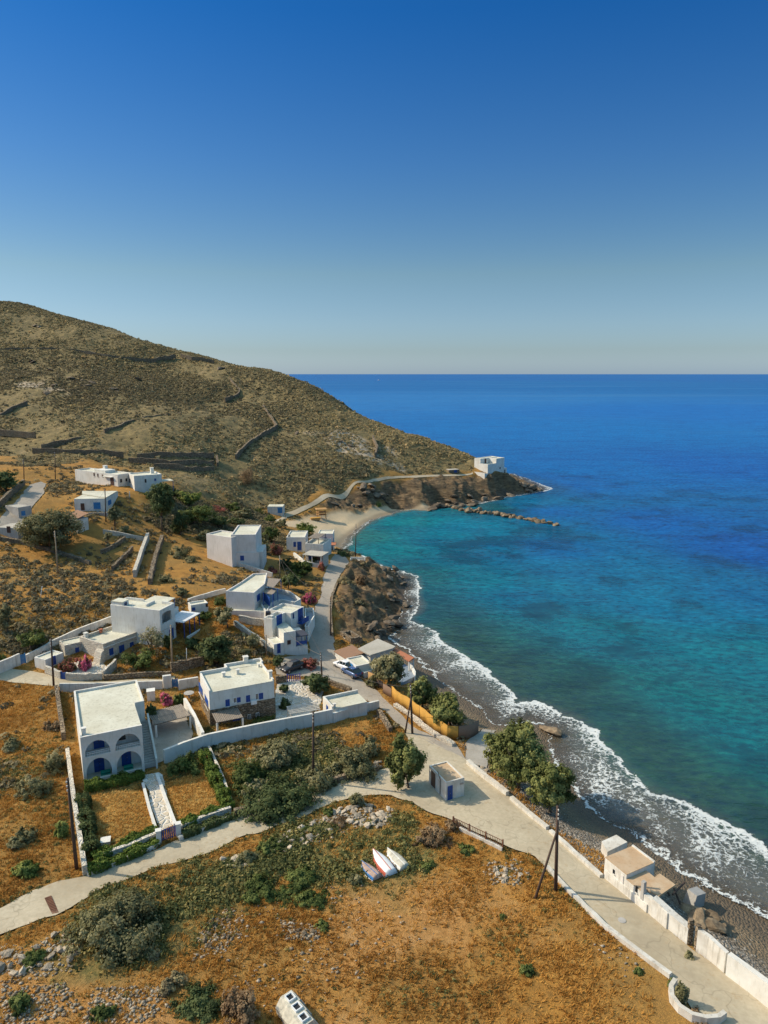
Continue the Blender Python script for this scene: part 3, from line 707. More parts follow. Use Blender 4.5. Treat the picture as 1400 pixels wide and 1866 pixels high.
hh = t.math('ADD', t.math('MULTIPLY', nf, .6), t.math('MULTIPLY', ng, .3)); hh = t.math('ADD', hh, t.math('MULTIPLY', t.math('MULTIPLY', rn, a[1]), 3)); hh = t.math('SUBTRACT', hh, t.math('MULTIPLY', t.math('MULTIPLY', vx.outputs['Distance'], b[0]), 1.0))
t.bump(hh, .9, .3); MAT['ground'] = t.m
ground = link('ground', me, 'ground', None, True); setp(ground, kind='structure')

# ---------------- sea ----------------
tint_px = [(1380,1000,0,80,155),(1200,950,0,88,160),(1100,850,5,100,170),(1300,850,0,92,168),(1000,780,15,108,178),(1300,750,20,105,180),(750,730,40,115,180),(1000,700,20,100,165),(1380,690,5,95,165),(1380,1080,0,95,140),(1200,1100,0,105,140),(1100,1050,0,100,140),(1000,1000,0,95,150),(1000,930,0,95,160),(960,920,10,100,140),(1020,880,5,95,165),(960,1080,0,105,135),(900,1000,0,105,140),(850,960,0,112,140),(800,980,0,108,130),(750,950,0,118,130),(700,1000,0,115,125),(660,980,40,110,110),(860,1060,0,105,125),(780,1050,10,100,110),(760,1120,25,85,95),(800,1150,40,85,80),(850,1180,35,85,75),(1100,1150,0,98,115),(1250,1300,0,100,105),(1380,1350,0,105,112),(1380,1200,0,105,120),(1100,1300,15,90,90),(1100,1350,35,80,65),(1200,1400,25,85,75),(1380,1480,10,88,78),(1300,1500,40,70,60),(1200,1480,55,72,60),(1390,1560,40,75,62),(1050,1300,50,75,60),(1000,1250,30,80,70),(900,1250,50,75,60),(960,1290,65,72,58),(900,925,30,85,95),(860,925,30,100,110)]
lin_ = lambda v: (v/255/12.92 if v < 11 else ((v/255+.055)/1.055)**2.4)
tint_px = [(q[0], q[1], max(lin_(q[2])*1.0-.006, 0), lin_(q[3])*1.12-.006, lin_(q[4])*1.12-.012) for q in tint_px]
TP = np.array([[*(lambda p: (p.x, p.y))(PZ(a_, b_, 0)), r_, g_, b2] for a_, b_, r_, g_, b2 in tint_px])
foam_px = [(1400,1690,15),(1300,1640,15),(1200,1550,14),(1100,1490,13),(1030,1400,11),(1000,1320,6),(930,1310,6),(880,1300,9),(840,1270,13),(780,1220,14),(712,1165,13),(735,1130,3.5),(745,1090,4),(730,1050,4.5),(690,1035,3),(640,1010,2),(625,990,2.4),(650,965,1.8),(690,942,1.0),(750,927,.6),(830,920,.6),(880,912,3.5),(930,901,1.5),(950,899,3),(985,890,6),(958,876,4),(930,866,2)]
FP = np.array([[*(lambda p: (p.x, p.y))(PZ(a_, b_, 0)), w_] for a_, b_, w_ in foam_px])
def sea_patch(name, az, rr):
    A, Rr = np.meshgrid(az, rr); x = (Rr*np.sin(A)).ravel(); y = (Rr*np.cos(A)).ravel()
    d = -np.where(np.hypot(x, y) < 900, shore(x, y), -900)
    wgt = 0; col = 0
    for p in TP:
        s = 8+.08*math.hypot(p[0], p[1]); q = 1/(((x-p[0])**2+(y-p[1])**2)/s**2+.02)**1.6; wgt = wgt+q; col = col+q[:, None]*p[2:5]
    col = col/wgt[:, None]
    w = 0; fw = 0
    for p in FP:
        q = 1/((x-p[0])**2+(y-p[1])**2+4)**1.5; w = w+q; fw = fw+q*p[2]
    fw = fw/w
    # dark weed and light sand patches on the bottom
    sh_ = (sm(fw*.7, fw*1.1, d)*sm(fw*1.0+15, fw+3, d)*np.clip(fw/10, 0, 1))[:, None]*.72; col = col*(1-sh_)+np.array([.026, .058, .032])*sh_
    wd = fbm(x*.085+9, y*.085, 4); dark = sm(.05, .42, wd)*sm(6, 20, d)*sm(500, 250, np.hypot(x, y))
    col = col*(1-.42*dark[:, None])
    n1, n0 = len(rr), len(az); idx = np.arange(n1*n0).reshape(n1, n0)
    F = np.stack([idx[:-1, :-1], idx[:-1, 1:], idx[1:, 1:], idx[1:, :-1]], -1).reshape(-1, 4)
    keep = (d[F] > -9).any(1); F = F[keep]; used = np.zeros(n1*n0, bool); used[F.ravel()] = True; rm = np.cumsum(used)-1
    swell = np.where(d > 0, .10*np.sin((d+3*fbm(x*.03, y*.03, 2)*4)*.42)*sm(0, 10, d)*sm(700, 200, np.hypot(x, y)), 0)
    V = np.c_[x, y, swell][used]
    A1 = np.c_[np.clip(d, -5, 200)/200, fw/20, np.zeros(len(x)), np.ones(len(x))][used]; A2 = np.c_[col, np.ones(len(x))][used]
    return npmesh(name, V, rm[F][:, ::-1], None, {'sa': A1, 'sc': A2})
me = sea_patch('sea', np.radians(np.linspace(-62, 62, 620)), np.r_[np.geomspace(24, 420, 420), np.geomspace(425, 90000, 110)])
t = NT('sea'); sxyz = t.n('ShaderNodeSeparateXYZ'); t.l(t.pos, sxyz.inputs[0]); t.sep_y = sxyz.outputs[1]; sa = t.sep(t.attr('sa')); col = t.attr('sc')
d = t.math('MULTIPLY', sa[0], 200); fw = t.math('MULTIPLY', sa[1], 20)
n1 = t.noise(.09, 4, .6); n2 = t.noise(.5, 5, .65)
dd = t.math('ADD', d, t.math('MULTIPLY', t.math('SUBTRACT', n1, .5), 7)); dd = t.math('ADD', dd, t.math('MULTIPLY', t.math('SUBTRACT', n2, .5), 2.2))
s = t.math('DIVIDE', dd, fw)
env = t.ramp(t.math('MULTIPLY', s, .8), [(0, .52), (.025, .70), (.07, .40), (.25, .46), (.42, .52), (.55, .54), (.60, .66), (.65, .84), (.69, .34), (.75, 0.0)])
# lace
wv = t.n('ShaderNodeVectorMath', operation='ADD'); t.l(t.pos, wv.inputs[0]); nn = t.n('ShaderNodeTexNoise'); nn.inputs['Scale'].default_value = .8; nn.inputs['Detail'].default_value = 3; t.l(t.pos, nn.inputs['Vector'])
sc = t.n('ShaderNodeVectorMath', operation='SCALE'); t.l(nn.outputs['Color'], sc.inputs[0]); sc.inputs['Scale'].default_value = 2.2; t.l(sc.outputs[0], wv.inputs[1])
e1 = t.vor(1.1, 'DISTANCE_TO_EDGE', wv.outputs[0]); e2 = t.vor(3.2, 'DISTANCE_TO_EDGE', wv.outputs[0])
lace = t.math('SUBTRACT', 1.0, t.math('ADD', t.math('MULTIPLY', e1, 1.3), t.math('MULTIPLY', e2, .9)))
lace = t.math('ADD', lace, t.math('MULTIPLY', t.math('SUBTRACT', t.noise(2.2, 4, .7), .5), 1.1))
fo = t.math('ADD', lace, t.math('MULTIPLY', t.math('SUBTRACT', env, .5), 1.7))
patch = t.math('MULTIPLY', t.math('SUBTRACT', t.noise(.16, 4, .65, t.map((1, .6, 1), (0, 0, -.7))), .5), 1.5); fo = t.math('ADD', fo, patch)
foam = t.ramp(fo, [(.78, 0.0), (1.0, 1.0)]); foam = t.math('MULTIPLY', foam, t.ramp(env, [(.0, 0.0), (.25, 1.0)]))
# wave mottling of the water body colour: caustic light/dark chop of the bottom
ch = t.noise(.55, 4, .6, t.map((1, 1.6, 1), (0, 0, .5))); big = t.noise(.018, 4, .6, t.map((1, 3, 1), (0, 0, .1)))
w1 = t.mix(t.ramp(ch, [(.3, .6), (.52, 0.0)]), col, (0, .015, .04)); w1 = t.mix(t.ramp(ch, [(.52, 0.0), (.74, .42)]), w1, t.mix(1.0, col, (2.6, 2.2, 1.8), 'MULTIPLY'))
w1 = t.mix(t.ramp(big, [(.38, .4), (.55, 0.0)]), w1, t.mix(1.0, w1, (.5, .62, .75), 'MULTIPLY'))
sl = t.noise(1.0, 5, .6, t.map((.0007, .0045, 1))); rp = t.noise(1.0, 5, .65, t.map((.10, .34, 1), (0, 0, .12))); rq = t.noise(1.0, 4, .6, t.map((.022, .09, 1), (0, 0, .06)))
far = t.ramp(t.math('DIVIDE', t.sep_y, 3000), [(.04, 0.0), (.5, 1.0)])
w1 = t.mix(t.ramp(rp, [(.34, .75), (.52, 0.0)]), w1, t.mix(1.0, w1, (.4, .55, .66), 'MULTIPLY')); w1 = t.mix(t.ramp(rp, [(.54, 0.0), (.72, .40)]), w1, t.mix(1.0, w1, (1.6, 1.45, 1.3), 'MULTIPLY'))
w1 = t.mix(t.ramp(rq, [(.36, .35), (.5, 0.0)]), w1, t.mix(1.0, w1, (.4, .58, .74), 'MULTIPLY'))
w1 = t.mix(t.math('MULTIPLY', far, t.ramp(sl, [(.54, 0.0), (.62, .5)])), w1, (.03, .17, .40))  # far slicks: brighter sky reflection painted into the water colour as streaks
surf = t.mix(t.ramp(t.math('DIVIDE', d, t.math('ADD', t.math('MULTIPLY', fw, .95), .8)), [(0, 1.0), (.55, .7), (1, 0.0)]), w1, (.13, .11, .08))
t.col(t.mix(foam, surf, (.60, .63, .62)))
t.l(t.math('ADD', t.math('MULTIPLY', foam, .6), .16), t.p.inputs['Roughness'])
t.p.inputs['IOR'].default_value = 1.33; t.p.inputs['Specular IOR Level'].default_value = .07
v1 = t.noise(1.3, 5, .6, t.map((1, 1.8, 1), (0, 0, .45))); v2 = t.noise(.28, 4, .6, t.map((1, 2.4, 1), (0, 0, .35))); v3 = t.noise(.05, 3, .5, t.map((1, 3, 1), (0, 0, .3)))
hgt = t.math('ADD', t.math('ADD', t.math('MULTIPLY', v1, .35), t.math('MULTIPLY', v2, 1.2)), t.math('MULTIPLY', v3, 3.0)); hgt = t.math('ADD', hgt, t.math('MULTIPLY', foam, .25))
t.bump(hgt, .55, .7)
tr = t.n('ShaderNodeBsdfTransparent'); mx = t.n('ShaderNodeMixShader'); al = t.math('MAXIMUM', t.ramp(t.math('DIVIDE', dd, 4), [(0, 0.0), (.08, .30), (1, .97)]), foam)
al = t.math('MULTIPLY', al, t.math('GREATER_THAN', dd, 0)); t.l(al, mx.inputs[0]); t.l(tr.outputs[0], mx.inputs[1]); df = t.n('ShaderNodeBsdfDiffuse'); gl = t.n('ShaderNodeBsdfGlossy'); ms = t.n('ShaderNodeMixShader'); fr = t.n('ShaderNodeFresnel'); fr.inputs[0].default_value = 1.33; bn = [n_ for n_ in t.t.nodes if n_.bl_idname == 'ShaderNodeBump'][0]
for q_ in (df, gl, fr): t.l(bn.outputs[0], q_.inputs['Normal'])
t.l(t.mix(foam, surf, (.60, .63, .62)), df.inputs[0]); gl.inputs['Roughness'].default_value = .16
t.l(t.math('MULTIPLY', t.math('MULTIPLY', fr.outputs[0], .20), t.math('SUBTRACT', 1.0, foam)), ms.inputs[0]); t.l(df.outputs[0], ms.inputs[1]); t.l(gl.outputs[0], ms.inputs[2])
t.l(ms.outputs[0], mx.inputs[2]); t.l(mx.outputs[0], t.out.inputs[0])
MAT['sea'] = t.m
sea = link('sea', me, 'sea', None, True); sea.location.z = .03; setp(sea, kind='structure')

# ---------------- light, sky, camera ----------------
W = bpy.data.worlds.new('World'); S.world = W; W.use_nodes = True; nt = W.node_tree; nt.nodes.clear()
o = nt.nodes.new('ShaderNodeOutputWorld'); bg = nt.nodes.new('ShaderNodeBackground'); sk = nt.nodes.new('ShaderNodeTexSky')
sk.sky_type = 'NISHITA'; sk.sun_disc = False; SUN_EL = R(38); SUN_AZ = math.atan2(-.985, .17)
sk.sun_elevation = SUN_EL; sk.sun_rotation = SUN_AZ; sk.altitude = 50; sk.air_density = 1.0; sk.dust_density = .6; sk.ozone_density = 2.5
hsv = nt.nodes.new('ShaderNodeHueSaturation'); hsv.inputs['Saturation'].default_value = 1.25; hsv.inputs['Value'].default_value = 1
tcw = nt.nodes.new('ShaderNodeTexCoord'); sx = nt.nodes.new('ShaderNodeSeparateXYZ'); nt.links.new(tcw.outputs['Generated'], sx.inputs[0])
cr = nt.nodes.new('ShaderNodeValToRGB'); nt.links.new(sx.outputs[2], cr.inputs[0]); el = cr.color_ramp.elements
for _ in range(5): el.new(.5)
for e_, (p_, c_) in zip(el, [(0, (.42, .57, .95)), (.03, (.37, .45, .62)), (.13, (.45, .47, .46)), (.26, (.28, .42, .53)), (.41, (.10, .36, .56)), (.47, (.10, .36, .56)), (.64, (3.4, 2.3, 1.3))]): e_.position = p_; e_.color = (*c_, 1)  # last stop overbrightens the sky overhead, added as fill for shaded sides
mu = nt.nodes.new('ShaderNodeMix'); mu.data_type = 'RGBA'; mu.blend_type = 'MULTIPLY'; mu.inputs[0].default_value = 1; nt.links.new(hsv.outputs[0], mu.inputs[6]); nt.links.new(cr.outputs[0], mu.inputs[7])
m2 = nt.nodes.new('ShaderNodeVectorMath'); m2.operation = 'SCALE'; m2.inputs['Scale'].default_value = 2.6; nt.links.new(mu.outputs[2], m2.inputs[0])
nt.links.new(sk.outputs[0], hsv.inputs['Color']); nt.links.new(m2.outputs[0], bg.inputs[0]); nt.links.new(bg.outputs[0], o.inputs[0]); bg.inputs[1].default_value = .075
sd_ = Vector((math.sin(SUN_AZ)*math.cos(SUN_EL), math.cos(SUN_AZ)*math.cos(SUN_EL), math.sin(SUN_EL)))
L = bpy.data.lights.new('sun', 'SUN'); L.energy = 4.6; L.angle = R(.5); L.color = (1, .875, .68)
lo = bpy.data.objects.new('sun', L); C.objects.link(lo); lo.rotation_euler = sd_.to_track_quat('Z', 'Y').to_euler(); lo.location = (-80, 30, 90)
cam = bpy.data.cameras.new('camera'); co = bpy.data.objects.new('camera', cam); C.objects.link(co); S.camera = co
co.location = (0, 0, CAMZ); co.rotation_euler = (R(90)-PITCH, 0, 0)
cam.sensor_fit = 'VERTICAL'; cam.sensor_height = 24; cam.lens = 24*FPX/1866; cam.clip_end = 200000; cam.clip_start = .5
S.render.resolution_x = 768; S.render.resolution_y = 1024
S.view_settings.view_transform = 'Standard'; S.view_settings.look = 'None'; S.view_settings.exposure = 0; S.view_settings.gamma = 1
# ---------------- houses ----------------
def zof(base, top):                      # height of the point above ground pixel `base` seen at pixel `top`
    return PY(top[0], top[1], G(*base).y).z
def zon(p, z, top):                      # same, standing on the level z
    return PY(top[0], top[1], PZ(p[0], p[1], z).y).z
def _poly(s, name, pxs, z, thick, mat, root=None, world=False):
    P = [s.loc(PZ(x, y, z if world else s.zg+z)) for x, y in pxs]
    a = sum(P[i].x*P[(i+1) % len(P)].y-P[(i+1) % len(P)].x*P[i].y for i in range(len(P)))
    if a < 0: P.reverse()
    zl = z-s.zg if world else z
    return MB().prism([(p.x, p.y) for p in P], zl-thick, zl).build(name, mat, root or s.root)
Bld.poly = _poly
def _fin(s, main):
    rel = Matrix.Translation(main.loc((s.O.x, s.O.y, s.zg))) @ Matrix.Rotation(s.rz-main.rz, 4, 'Z')
    for c in list(s.root.children):
        c.parent = main.root; c.matrix_local = rel @ c.matrix_local
    bpy.data.objects.remove(s.root)
Bld.fin = _fin
def sub(main, base, A, B, Cc, zt=None, zg=None):
    return Bld('wing', '', base, A, B, Cc, '', zt=zt, zg=zg if zg is not None else (main.zg if base is None else None))
def stairs(s, x0, x1, y0, y1, z0, z1, n, mat, name='stair', root=None, axis='y'):
    m = MB()
    for i in range(n):
        a = y0+(y1-y0)*i/n; b = y0+(y1-y0)*(i+1)/n; z = z0+(z1-z0)*(i+1)/n
        lo, hi = min(a, b), max(a, b)
        if axis == 'y': m.box(x0, lo, z0-.4, x1, hi-.004, z)
        else: m.box(lo, x0, z0-.4, hi-.004, x1, z)
    return m.build(name, mat, root or s.root)

# H1: two storeys of arches
b = Bld('arcaded_house', 'big white two-storey house with four front arches and a pale flat roof', (153,1427), (146.3,1344.3), (258.6,1321.4), (244.3,1240.9))
L_, D_, h = b.L, b.D, b.h; yl = 1.7; b1 = b
hol = []
for (x0, y0, x1, y1, spr) in ((545,608,706,690,0), (734,563,895,655,0), (553,742,716,853,.8), (747,694,903,806,.8)):
    f = lambda X, Y: b.fp('front', X/3.5, 1180+Y/3.5)
    yb = y1 if x0 < 700 else y1
    u0, _ = f(x0, (y0+y1)/2); u1, _ = f(x1, (y0+y1)/2); _, zt_ = f((x0+x1)/2, y0); _, zb_ = f((x0+x1)/2, y1-8)
    hol.append((u0, u1, max(zb_, .15), zt_))
mid = hol[0][2]; c_ = L_/2; u_ = [(.35, c_-.28), (c_+.28, L_-.3)]
tops = [h-.75, h-.75, mid-.45, mid-.45]
H4 = []
for i, (u0, u1, zb_, zt_) in enumerate(hol):
    a0, a1 = u_[i % 2]; zb2 = mid-.05 if i < 2 else .18
    H4.append((a0, a1, zb2, (mid+.15 if i < 2 else 1.0), tops[i]))
print('H1', L_, D_, h, hol, H4)
archwall(L_, -1, h, [arch(*q) for q in H4], .28).build('front_arcade', 'plaster', b.root)
MB().box(0, yl, -1, L_, D_, h-.3).box(0, .28, -1, .25, yl, h-.3).box(L_-.25, .28, -1, L_, yl, h-.3).box(L_/2-.12, .28, -1, L_/2+.12, yl, h-.3).box(.25, .28, h-.55, L_/2-.12, yl, h-.3).box(L_/2+.12, .28, h-.55, L_-.25, yl, h-.3).build('wall', 'plaster', b.root)
for xa, xb in ((.25, L_/2-.12), (L_/2+.12, L_-.25)):
    b.slab(xa, .28, mid-.25, xb, yl, mid-.08, 'balcony_floor', 'plaster'); b.slab(xa, .28, -.5, xb, yl, .12, 'porch_floor', 'roof_white')
    o = MB()
    for q in range(2): o.tube((xa-.02, .14, mid+.22+.22*q), (xb+.02, .14, mid+.22+.22*q), .025)
    for q in range(12): o.tube((xa+(xb-xa)*(q+.5)/12, .14, mid-.06), (xa+(xb-xa)*(q+.5)/12, .14, mid+.44), .016, n=5)
    o.build('balcony_railing', 'white_paint', b.root)
b.slab(.22, .26, h-.3, L_-.02, D_-.22, h-.18, 'roof', 'roof_white')
MB().box(0, .28, h-.302, .22, D_, h+.12).box(.22, D_-.22, h-.302, L_+1.15, D_, h+.12).box(L_+.93, 6.6, h-.302, L_+1.15, D_-.22, h+.12).box(L_-.02, 6.4, h-.302, L_+1.15, 6.6, h+.12).build('parapet', 'plaster', b.root)
MB().box(L_, 6.4, -1, L_+1.15, D_, h-.3).build('side_wall', 'plaster', b.root); b.slab(L_-.02, 6.6, h-.3, L_+.93, D_-.22, h-.18, 'roof', 'roof_white')
b.chimney(.5, 1.0, h-.18, .4, .8)
for x0, y0, x1, y1, o_ in ((600,610,663,686,yl), (603,744,663,816,yl), (778,698,834,770,yl)):
    a0, _ = b.fp('front', x0/3.5, 1180+y0/3.5, o_); a1, _ = b.fp('front', x1/3.5, 1180+y0/3.5, o_)
    z0 = mid-.08 if y0 < 650 else .12
    b.winl('front', a0, z0, a1, z0+2.1, 'door', yl)
b.winl('front', L_*.62, mid+.35, L_*.74, mid+1.45, 'glass', yl, 'brown_door')
b.winl('right', 8.0, h-1.6, 8.7, h-1.0, 'glass')
for xa in (L_*.28, L_*.66):
    MB().box(xa, .5, .125, xa+1.1, 1.1, .2).box(xa, .5, .42, xa+1.1, 1.1, .5).build('green_bench', 'green_plastic', b.root)
stairs(b, L_+.02, L_+1.35, .6, 6.3, .1, mid, 18, 'cement')
MB().add([(L_+1.36, .3, -1), (L_+1.58, .3, -1), (L_+1.58, 6.39, -1), (L_+1.36, 6.39, -1), (L_+1.36, .3, .9), (L_+1.58, .3, .9), (L_+1.58, 6.39, mid+.9), (L_+1.36, 6.39, mid+.9)], [(0,3,2,1),(4,5,6,7),(0,1,5,4),(1,2,6,5),(2,3,7,6),(3,0,4,7)]).build('stair_wall', 'plaster', b.root)

# H2: white house on a stone basement
b = Bld('stone_based_house', 'white house with small blue shutters standing on a brown stone basement', (384,1322), (381,1258.6), (499.5,1237), (363,1225.6))
L_, D_, h = b.L, b.D, b.h; d2 = b.at(490.5,1197, h).y; m2 = h*.44
MB().box(-.08, -.08, -1.5, L_+.08, D_+.02, m2).build('basement', 'stone_brown', b.root)
b.ring(0, 0, L_, D_, m2, h, .35, .22, par=(0, 1, 0, 1)); x2 = L_*.42
MB().box(0, D_-.22, h-.41, x2, D_, h+.15).build('parapet', 'plaster', b.root)
b.ring(x2, D_+.004, L_+.25, d2, m2-1, h+.1, .4, .22, par=(0, 1, 1, 1))
MB().box(-.02, -.03, h-.36, L_+.02, -.001, h-.28).build('cornice', 'plaster', b.root)
K = lambda x, y: (330+x/3.333, 1150+y/3.333)
for q in ((270,415,296,456), (340,402,362,432), (395,390,420,430), (473,376,499,413)): b.win('front', *K(q[0], q[1]), *K(q[2], q[3]))
for q in ((318,403,339,436), (452,378,472,416)): b.win('front', *K(q[0], q[1]), *K(q[2], q[3]), 'glass', mat='white_paint')
for q in ((112,335,132,388), (148,405,166,458)): b.win('left', *K(q[0], q[1]), *K(q[2], q[3]))
b.win('front', *K(318,525), *K(355,580), 'door', off=-.08)
for q in ((405,505,425,540), (455,495,475,524)): b.win('front', *K(q[0], q[1]), *K(q[2], q[3]), 'glass', off=-.08, mat='white_paint')
b.pergola(.2, -3.2, L_*.42, -.1, m2*.82, posts='f', post='plaster', pr=.12)
o = MB().box(L_*.62, -.42, m2*.9, L_*.62+.8, -.09, m2*.9+.55).build('air_conditioner', 'white_paint', b.root)
for X, Y, w_, hh in ((448,1208,.65,1.0), (408,1233,.42,.6), (433.5,1228,.42,.65), (493,1236,.45,1.1), (472,1215,.3,.4)):
    p = b.at(X, Y, h-.35); b.chimney(p.x, p.y, h-.35, w_, hh)

# H3: low pale stone house with annexes
b = Bld('stone_house', 'low house of pale rubble stone with blue shutters and a white flat roof', (197,1206), (188,1174), (251.5,1151), (160,1155))
L_, D_, h = b.L, b.D, b.h; b3 = b
b.ring(0, 0, L_, D_, -1.5, h, .55, .3, 'stone_pale', 'roof_white')
MB().box(-.1, -.1, h-.75, L_+.1, -.001, h-.6).build('cornice', 'plaster', b.root)
b.chimney(.8, D_-.6, h-.3, .5, .8); b.chimney(L_*.55, D_-.5, h-.3, .4, .5, 'copper_red')
for q in ((199.3,1181.3,206.8,1193.8,'shutter'), (218,1176,226.3,1196,'door'), (237,1170,243.8,1182.5,'shutter')): b.win('front', *q)
b.win('left', 178.5, 1182, 183, 1190, 'glass', mat='brown_door')
MB().add([(-1.3, -.2, -1), (0, -.2, -1), (0, 1.6, -1), (-1.3, 1.6, -1), (-.5, -.1, h*.55), (0, -.2, h*.7), (0, 1.6, h*.7), (-.5, 1.5, h*.55)], [(0,3,2,1),(4,5,6,7),(0,1,5,4),(1,2,6,5),(2,3,7,6),(3,0,4,7)]).build('buttress', 'stone_pale', b.root)
s2 = sub(b, (119,1198), (117.5,1176.5), (163,1166), (128,1163)); s2.ring(0, 0, s2.L+.5, s2.D, -1.5, s2.h, .2, .2, 'stone_pale')
for q in ((137.5,1180,144.5,1191), (150.8,1175,157.5,1188)): s2.win('front', *q)
s2.fin(b)
s2 = sub(b, (84,1222), (82.5,1202.5), (115.5,1189), (66,1196)); s2.ring(0, 0, s2.L, s2.D, -1.5, s2.h, .2, .2, 'plaster'); s2.win('front', 97, 1195.5, 101.3, 1211, 'door'); s2.fin(b)

# H4: two-storey house with arched opening and blue pergolas
J = lambda x, y: (210+x/8.235, 1050+y/8.235)
b = Bld('corner_house', 'white two-storey house with an arched upper opening and blue-posted verandas', (293.8,1178.7), J(665,515), J(890,400), J(140,330))
L_, D_, h = b.L, b.D, b.h; hs2 = h*.48
q0 = b.fp('front', *J(708,700)); q1 = b.fp('front', *J(845,600)); zt_ = b.fp('front', *J(775,525))[1]; zb_ = b.fp('front', *J(775,690))[1]
archwall(L_, -1.5, h, [arch(q0[0], q1[0], zb_, zt_-.35, zt_)], .28).build('front_wall', 'plaster', b.root)
MB().box(0, .28, -1.5, L_, 1.8, hs2).box(0, .28, hs2, .25, 1.8, h-.45).box(L_-.25, .28, hs2, L_, 1.8, h-.45).box(.25, .28, h-.6, L_-.25, 1.8, h-.45).box(0, 1.8, -1.5, L_, D_, h-.45).build('wall', 'plaster', b.root)
MB().box(0, .28, h-.45, .22, D_, h).box(.22, D_-.22, h-.45, L_, D_, h).box(L_-.22, .28, h-.45, L_, 2.4, h+.1).box(L_-.22, D_*.62, h-.45, L_, D_-.22, h+.1).box(L_*.45, D_*.4, h-.45, L_, D_*.4+.2, h+.05).build('parapet', 'plaster', b.root)
b.slab(.22, .28, h-.45, L_-.22, D_-.22, h-.36, 'roof', 'roof_white'); b.slab(L_-.22, 2.4, h-.45, L_, D_*.62, h-.362, 'roof', 'roof_white')
p = b.at(*J(290,350), h-.36); MB().box(.22, D_-2.3, h-.36, 1.9, D_-.22, h+.5).build('stair_head', 'plaster', b.root); b.slab(.15, D_-2.4, h+.502, 2.0, D_-.15, h+.62, 'stair_head_roof', 'roof_white'); b.winl('front', .7, h-.2, 1.4, h+.35, 'glass', D_-2.3)
for xx, yy in ((.15, D_-.15), (.11, D_*.55)): MB().tube((xx, yy, h), (xx, yy, h+.7), .05, .02).build('finial', 'white_paint', b.root)
b.winl('front', L_*.55, .3, L_*.8, 2.2, 'door')
tz = hs2+.15
MB().box(L_+.002, 2.2, -1.5, L_+4.2, D_*.8, tz).build('lower_wing', 'plaster', b.root)
MB().box(L_+.1, 2.2, tz, L_+4.2, 2.4, tz+.9).box(L_+4.0, 2.4, tz, L_+4.2, D_*.8, tz+.9).build('terrace_parapet', 'plaster', b.root)
b.slab(L_+.002, 2.6, h-.7, L_+4.0, D_*.7, h-.56, 'veranda_roof', 'roof_white')
for yy in (2.7, D_*.65): MB().box(L_+3.8, yy, tz, L_+3.94, yy+.14, h-.702).build('post', 'blue', b.root)
b.winl('right', 2.9, tz, 3.9, tz+2.1, 'door')
b.slab(L_+.002, -1.6, hs2-.15, L_+5.2, 2.19, hs2-.02, 'veranda_roof', 'pergola_white')
for xx in (.25, 1.9, 3.4, 5.0): MB().box(L_+xx, -1.5, -.4, L_+xx+.12, -1.38, hs2-.152).build('post', 'blue', b.root)
MB().box(L_+.1, -2.2, -1.8, L_+6, -1.95, .45).build('veranda_wall', 'plaster', b.root); b.slab(L_, -1.95, -1.5, L_+5.6, 2.19, .02, 'veranda_floor', 'roof_cement')
b.winl('front', L_+1.0, .05, L_+1.9, 2.1, 'door', 2.2); b.winl('front', L_+2.7, .9, L_+3.6, 1.9, 'shutter', 2.2, 'brown_door')

# H5: stepped row of white cubes above the street
Q = lambda x, y: (400+x/7, 1030+y/7)
z4 = zof(Q(830,1140), Q(820,860)); z2 = zof((483,1138), Q(595,590)); z1 = zon(Q(445,575), z2, Q(440,350)); z3 = zon(Q(755,850), z4-.75, Q(745,700))
print('H5 z', z4, z2, z1, z3)
b = Bld('stepped_house', 'large stepped white house of stacked cubes with dark blue terraces above the street', Q(830,1140), Q(820,860), (560.3,1146), Q(690,800)); b5 = b
L_, D_, h = b.L, b.D, b.h; zg = b.zg
aw = b.at(*Q(970,832), h).x
b.ring(0, 0, aw, 5.5, -1.2, h, .25, .2, par=(1, 0, 0, 0))
b.win('front', *Q(866,955), *Q(910,1010), 'glass', mat='brown_door'); 
MB().box(aw+.002, .004, -1.2, L_, 4.5, 1.05).build('low_wall', 'plaster', b.root); MB().box(aw+.1, 1.6, 1.05, L_, 4.5, h-1.2).build('porch_wall', 'plaster', b.root)
b.slab(aw+.01, -.25, h-1.1, L_+.1, 2.6, h-1.0, 'awning', 'awning_dark')
for xx in (aw+.1, aw+(L_-aw)*.5, L_-.2): MB().box(xx, .05, 1.052, xx+.1, .15, h-1.102).build('post', 'blue', b.root)
MB().box(aw+.2, .08, 1.3, L_-.1, .12, 1.9).build('railing_panel', 'blue', b.root)
s2 = sub(b, None, Q(695,1010), Q(820,985), Q(640,960), zt=zg+2.3, zg=zg); s2.ring(0, 0, s2.L, max(s2.D, 3.2), -1.2, s2.h, .1, .2); s2.win('front', *Q(741,1000), *Q(775,1120), 'door'); s2.fin(b)
s2 = sub(b, None, Q(745,700), Q(1080,528), Q(605,682), zt=z3, zg=zg); Ls, Ds, hh = s2.L, s2.D, s2.h; print('blk3', Ls, Ds)
s2.ring(0, 1.2, Ls*.48, max(Ds, 3), 1, hh, .45, .2); s2.ring(Ls*.48+.002, 0, Ls, max(Ds, 3)+1.8, 1, hh, .45, .2)
s2.winl('front', Ls*.16, h-.5, Ls*.34, h+1.5, 'door', 1.2); s2.winl('front', Ls*.55, h+.2, Ls*.6, h+1.2, 'glass')
s2.winl('front', Ls*.76, h-.9, Ls*.93, h+1.4, 'door'); MB().box(Ls*.72, -1.0, h-1.15, Ls, -.002, h-1.0).box(Ls*.72, -1.0, h-1.0, Ls, -.95, h-.2).build('balcony', 'blue', s2.root)
s2.chimney(.6, 1.8, hh-.4, .5, .7); MB().tube((1.7, 3.3, hh-.3), (1.7, 3.3, hh+.5), .5, .45, 14).build('water_tank', 'dark', s2.root)
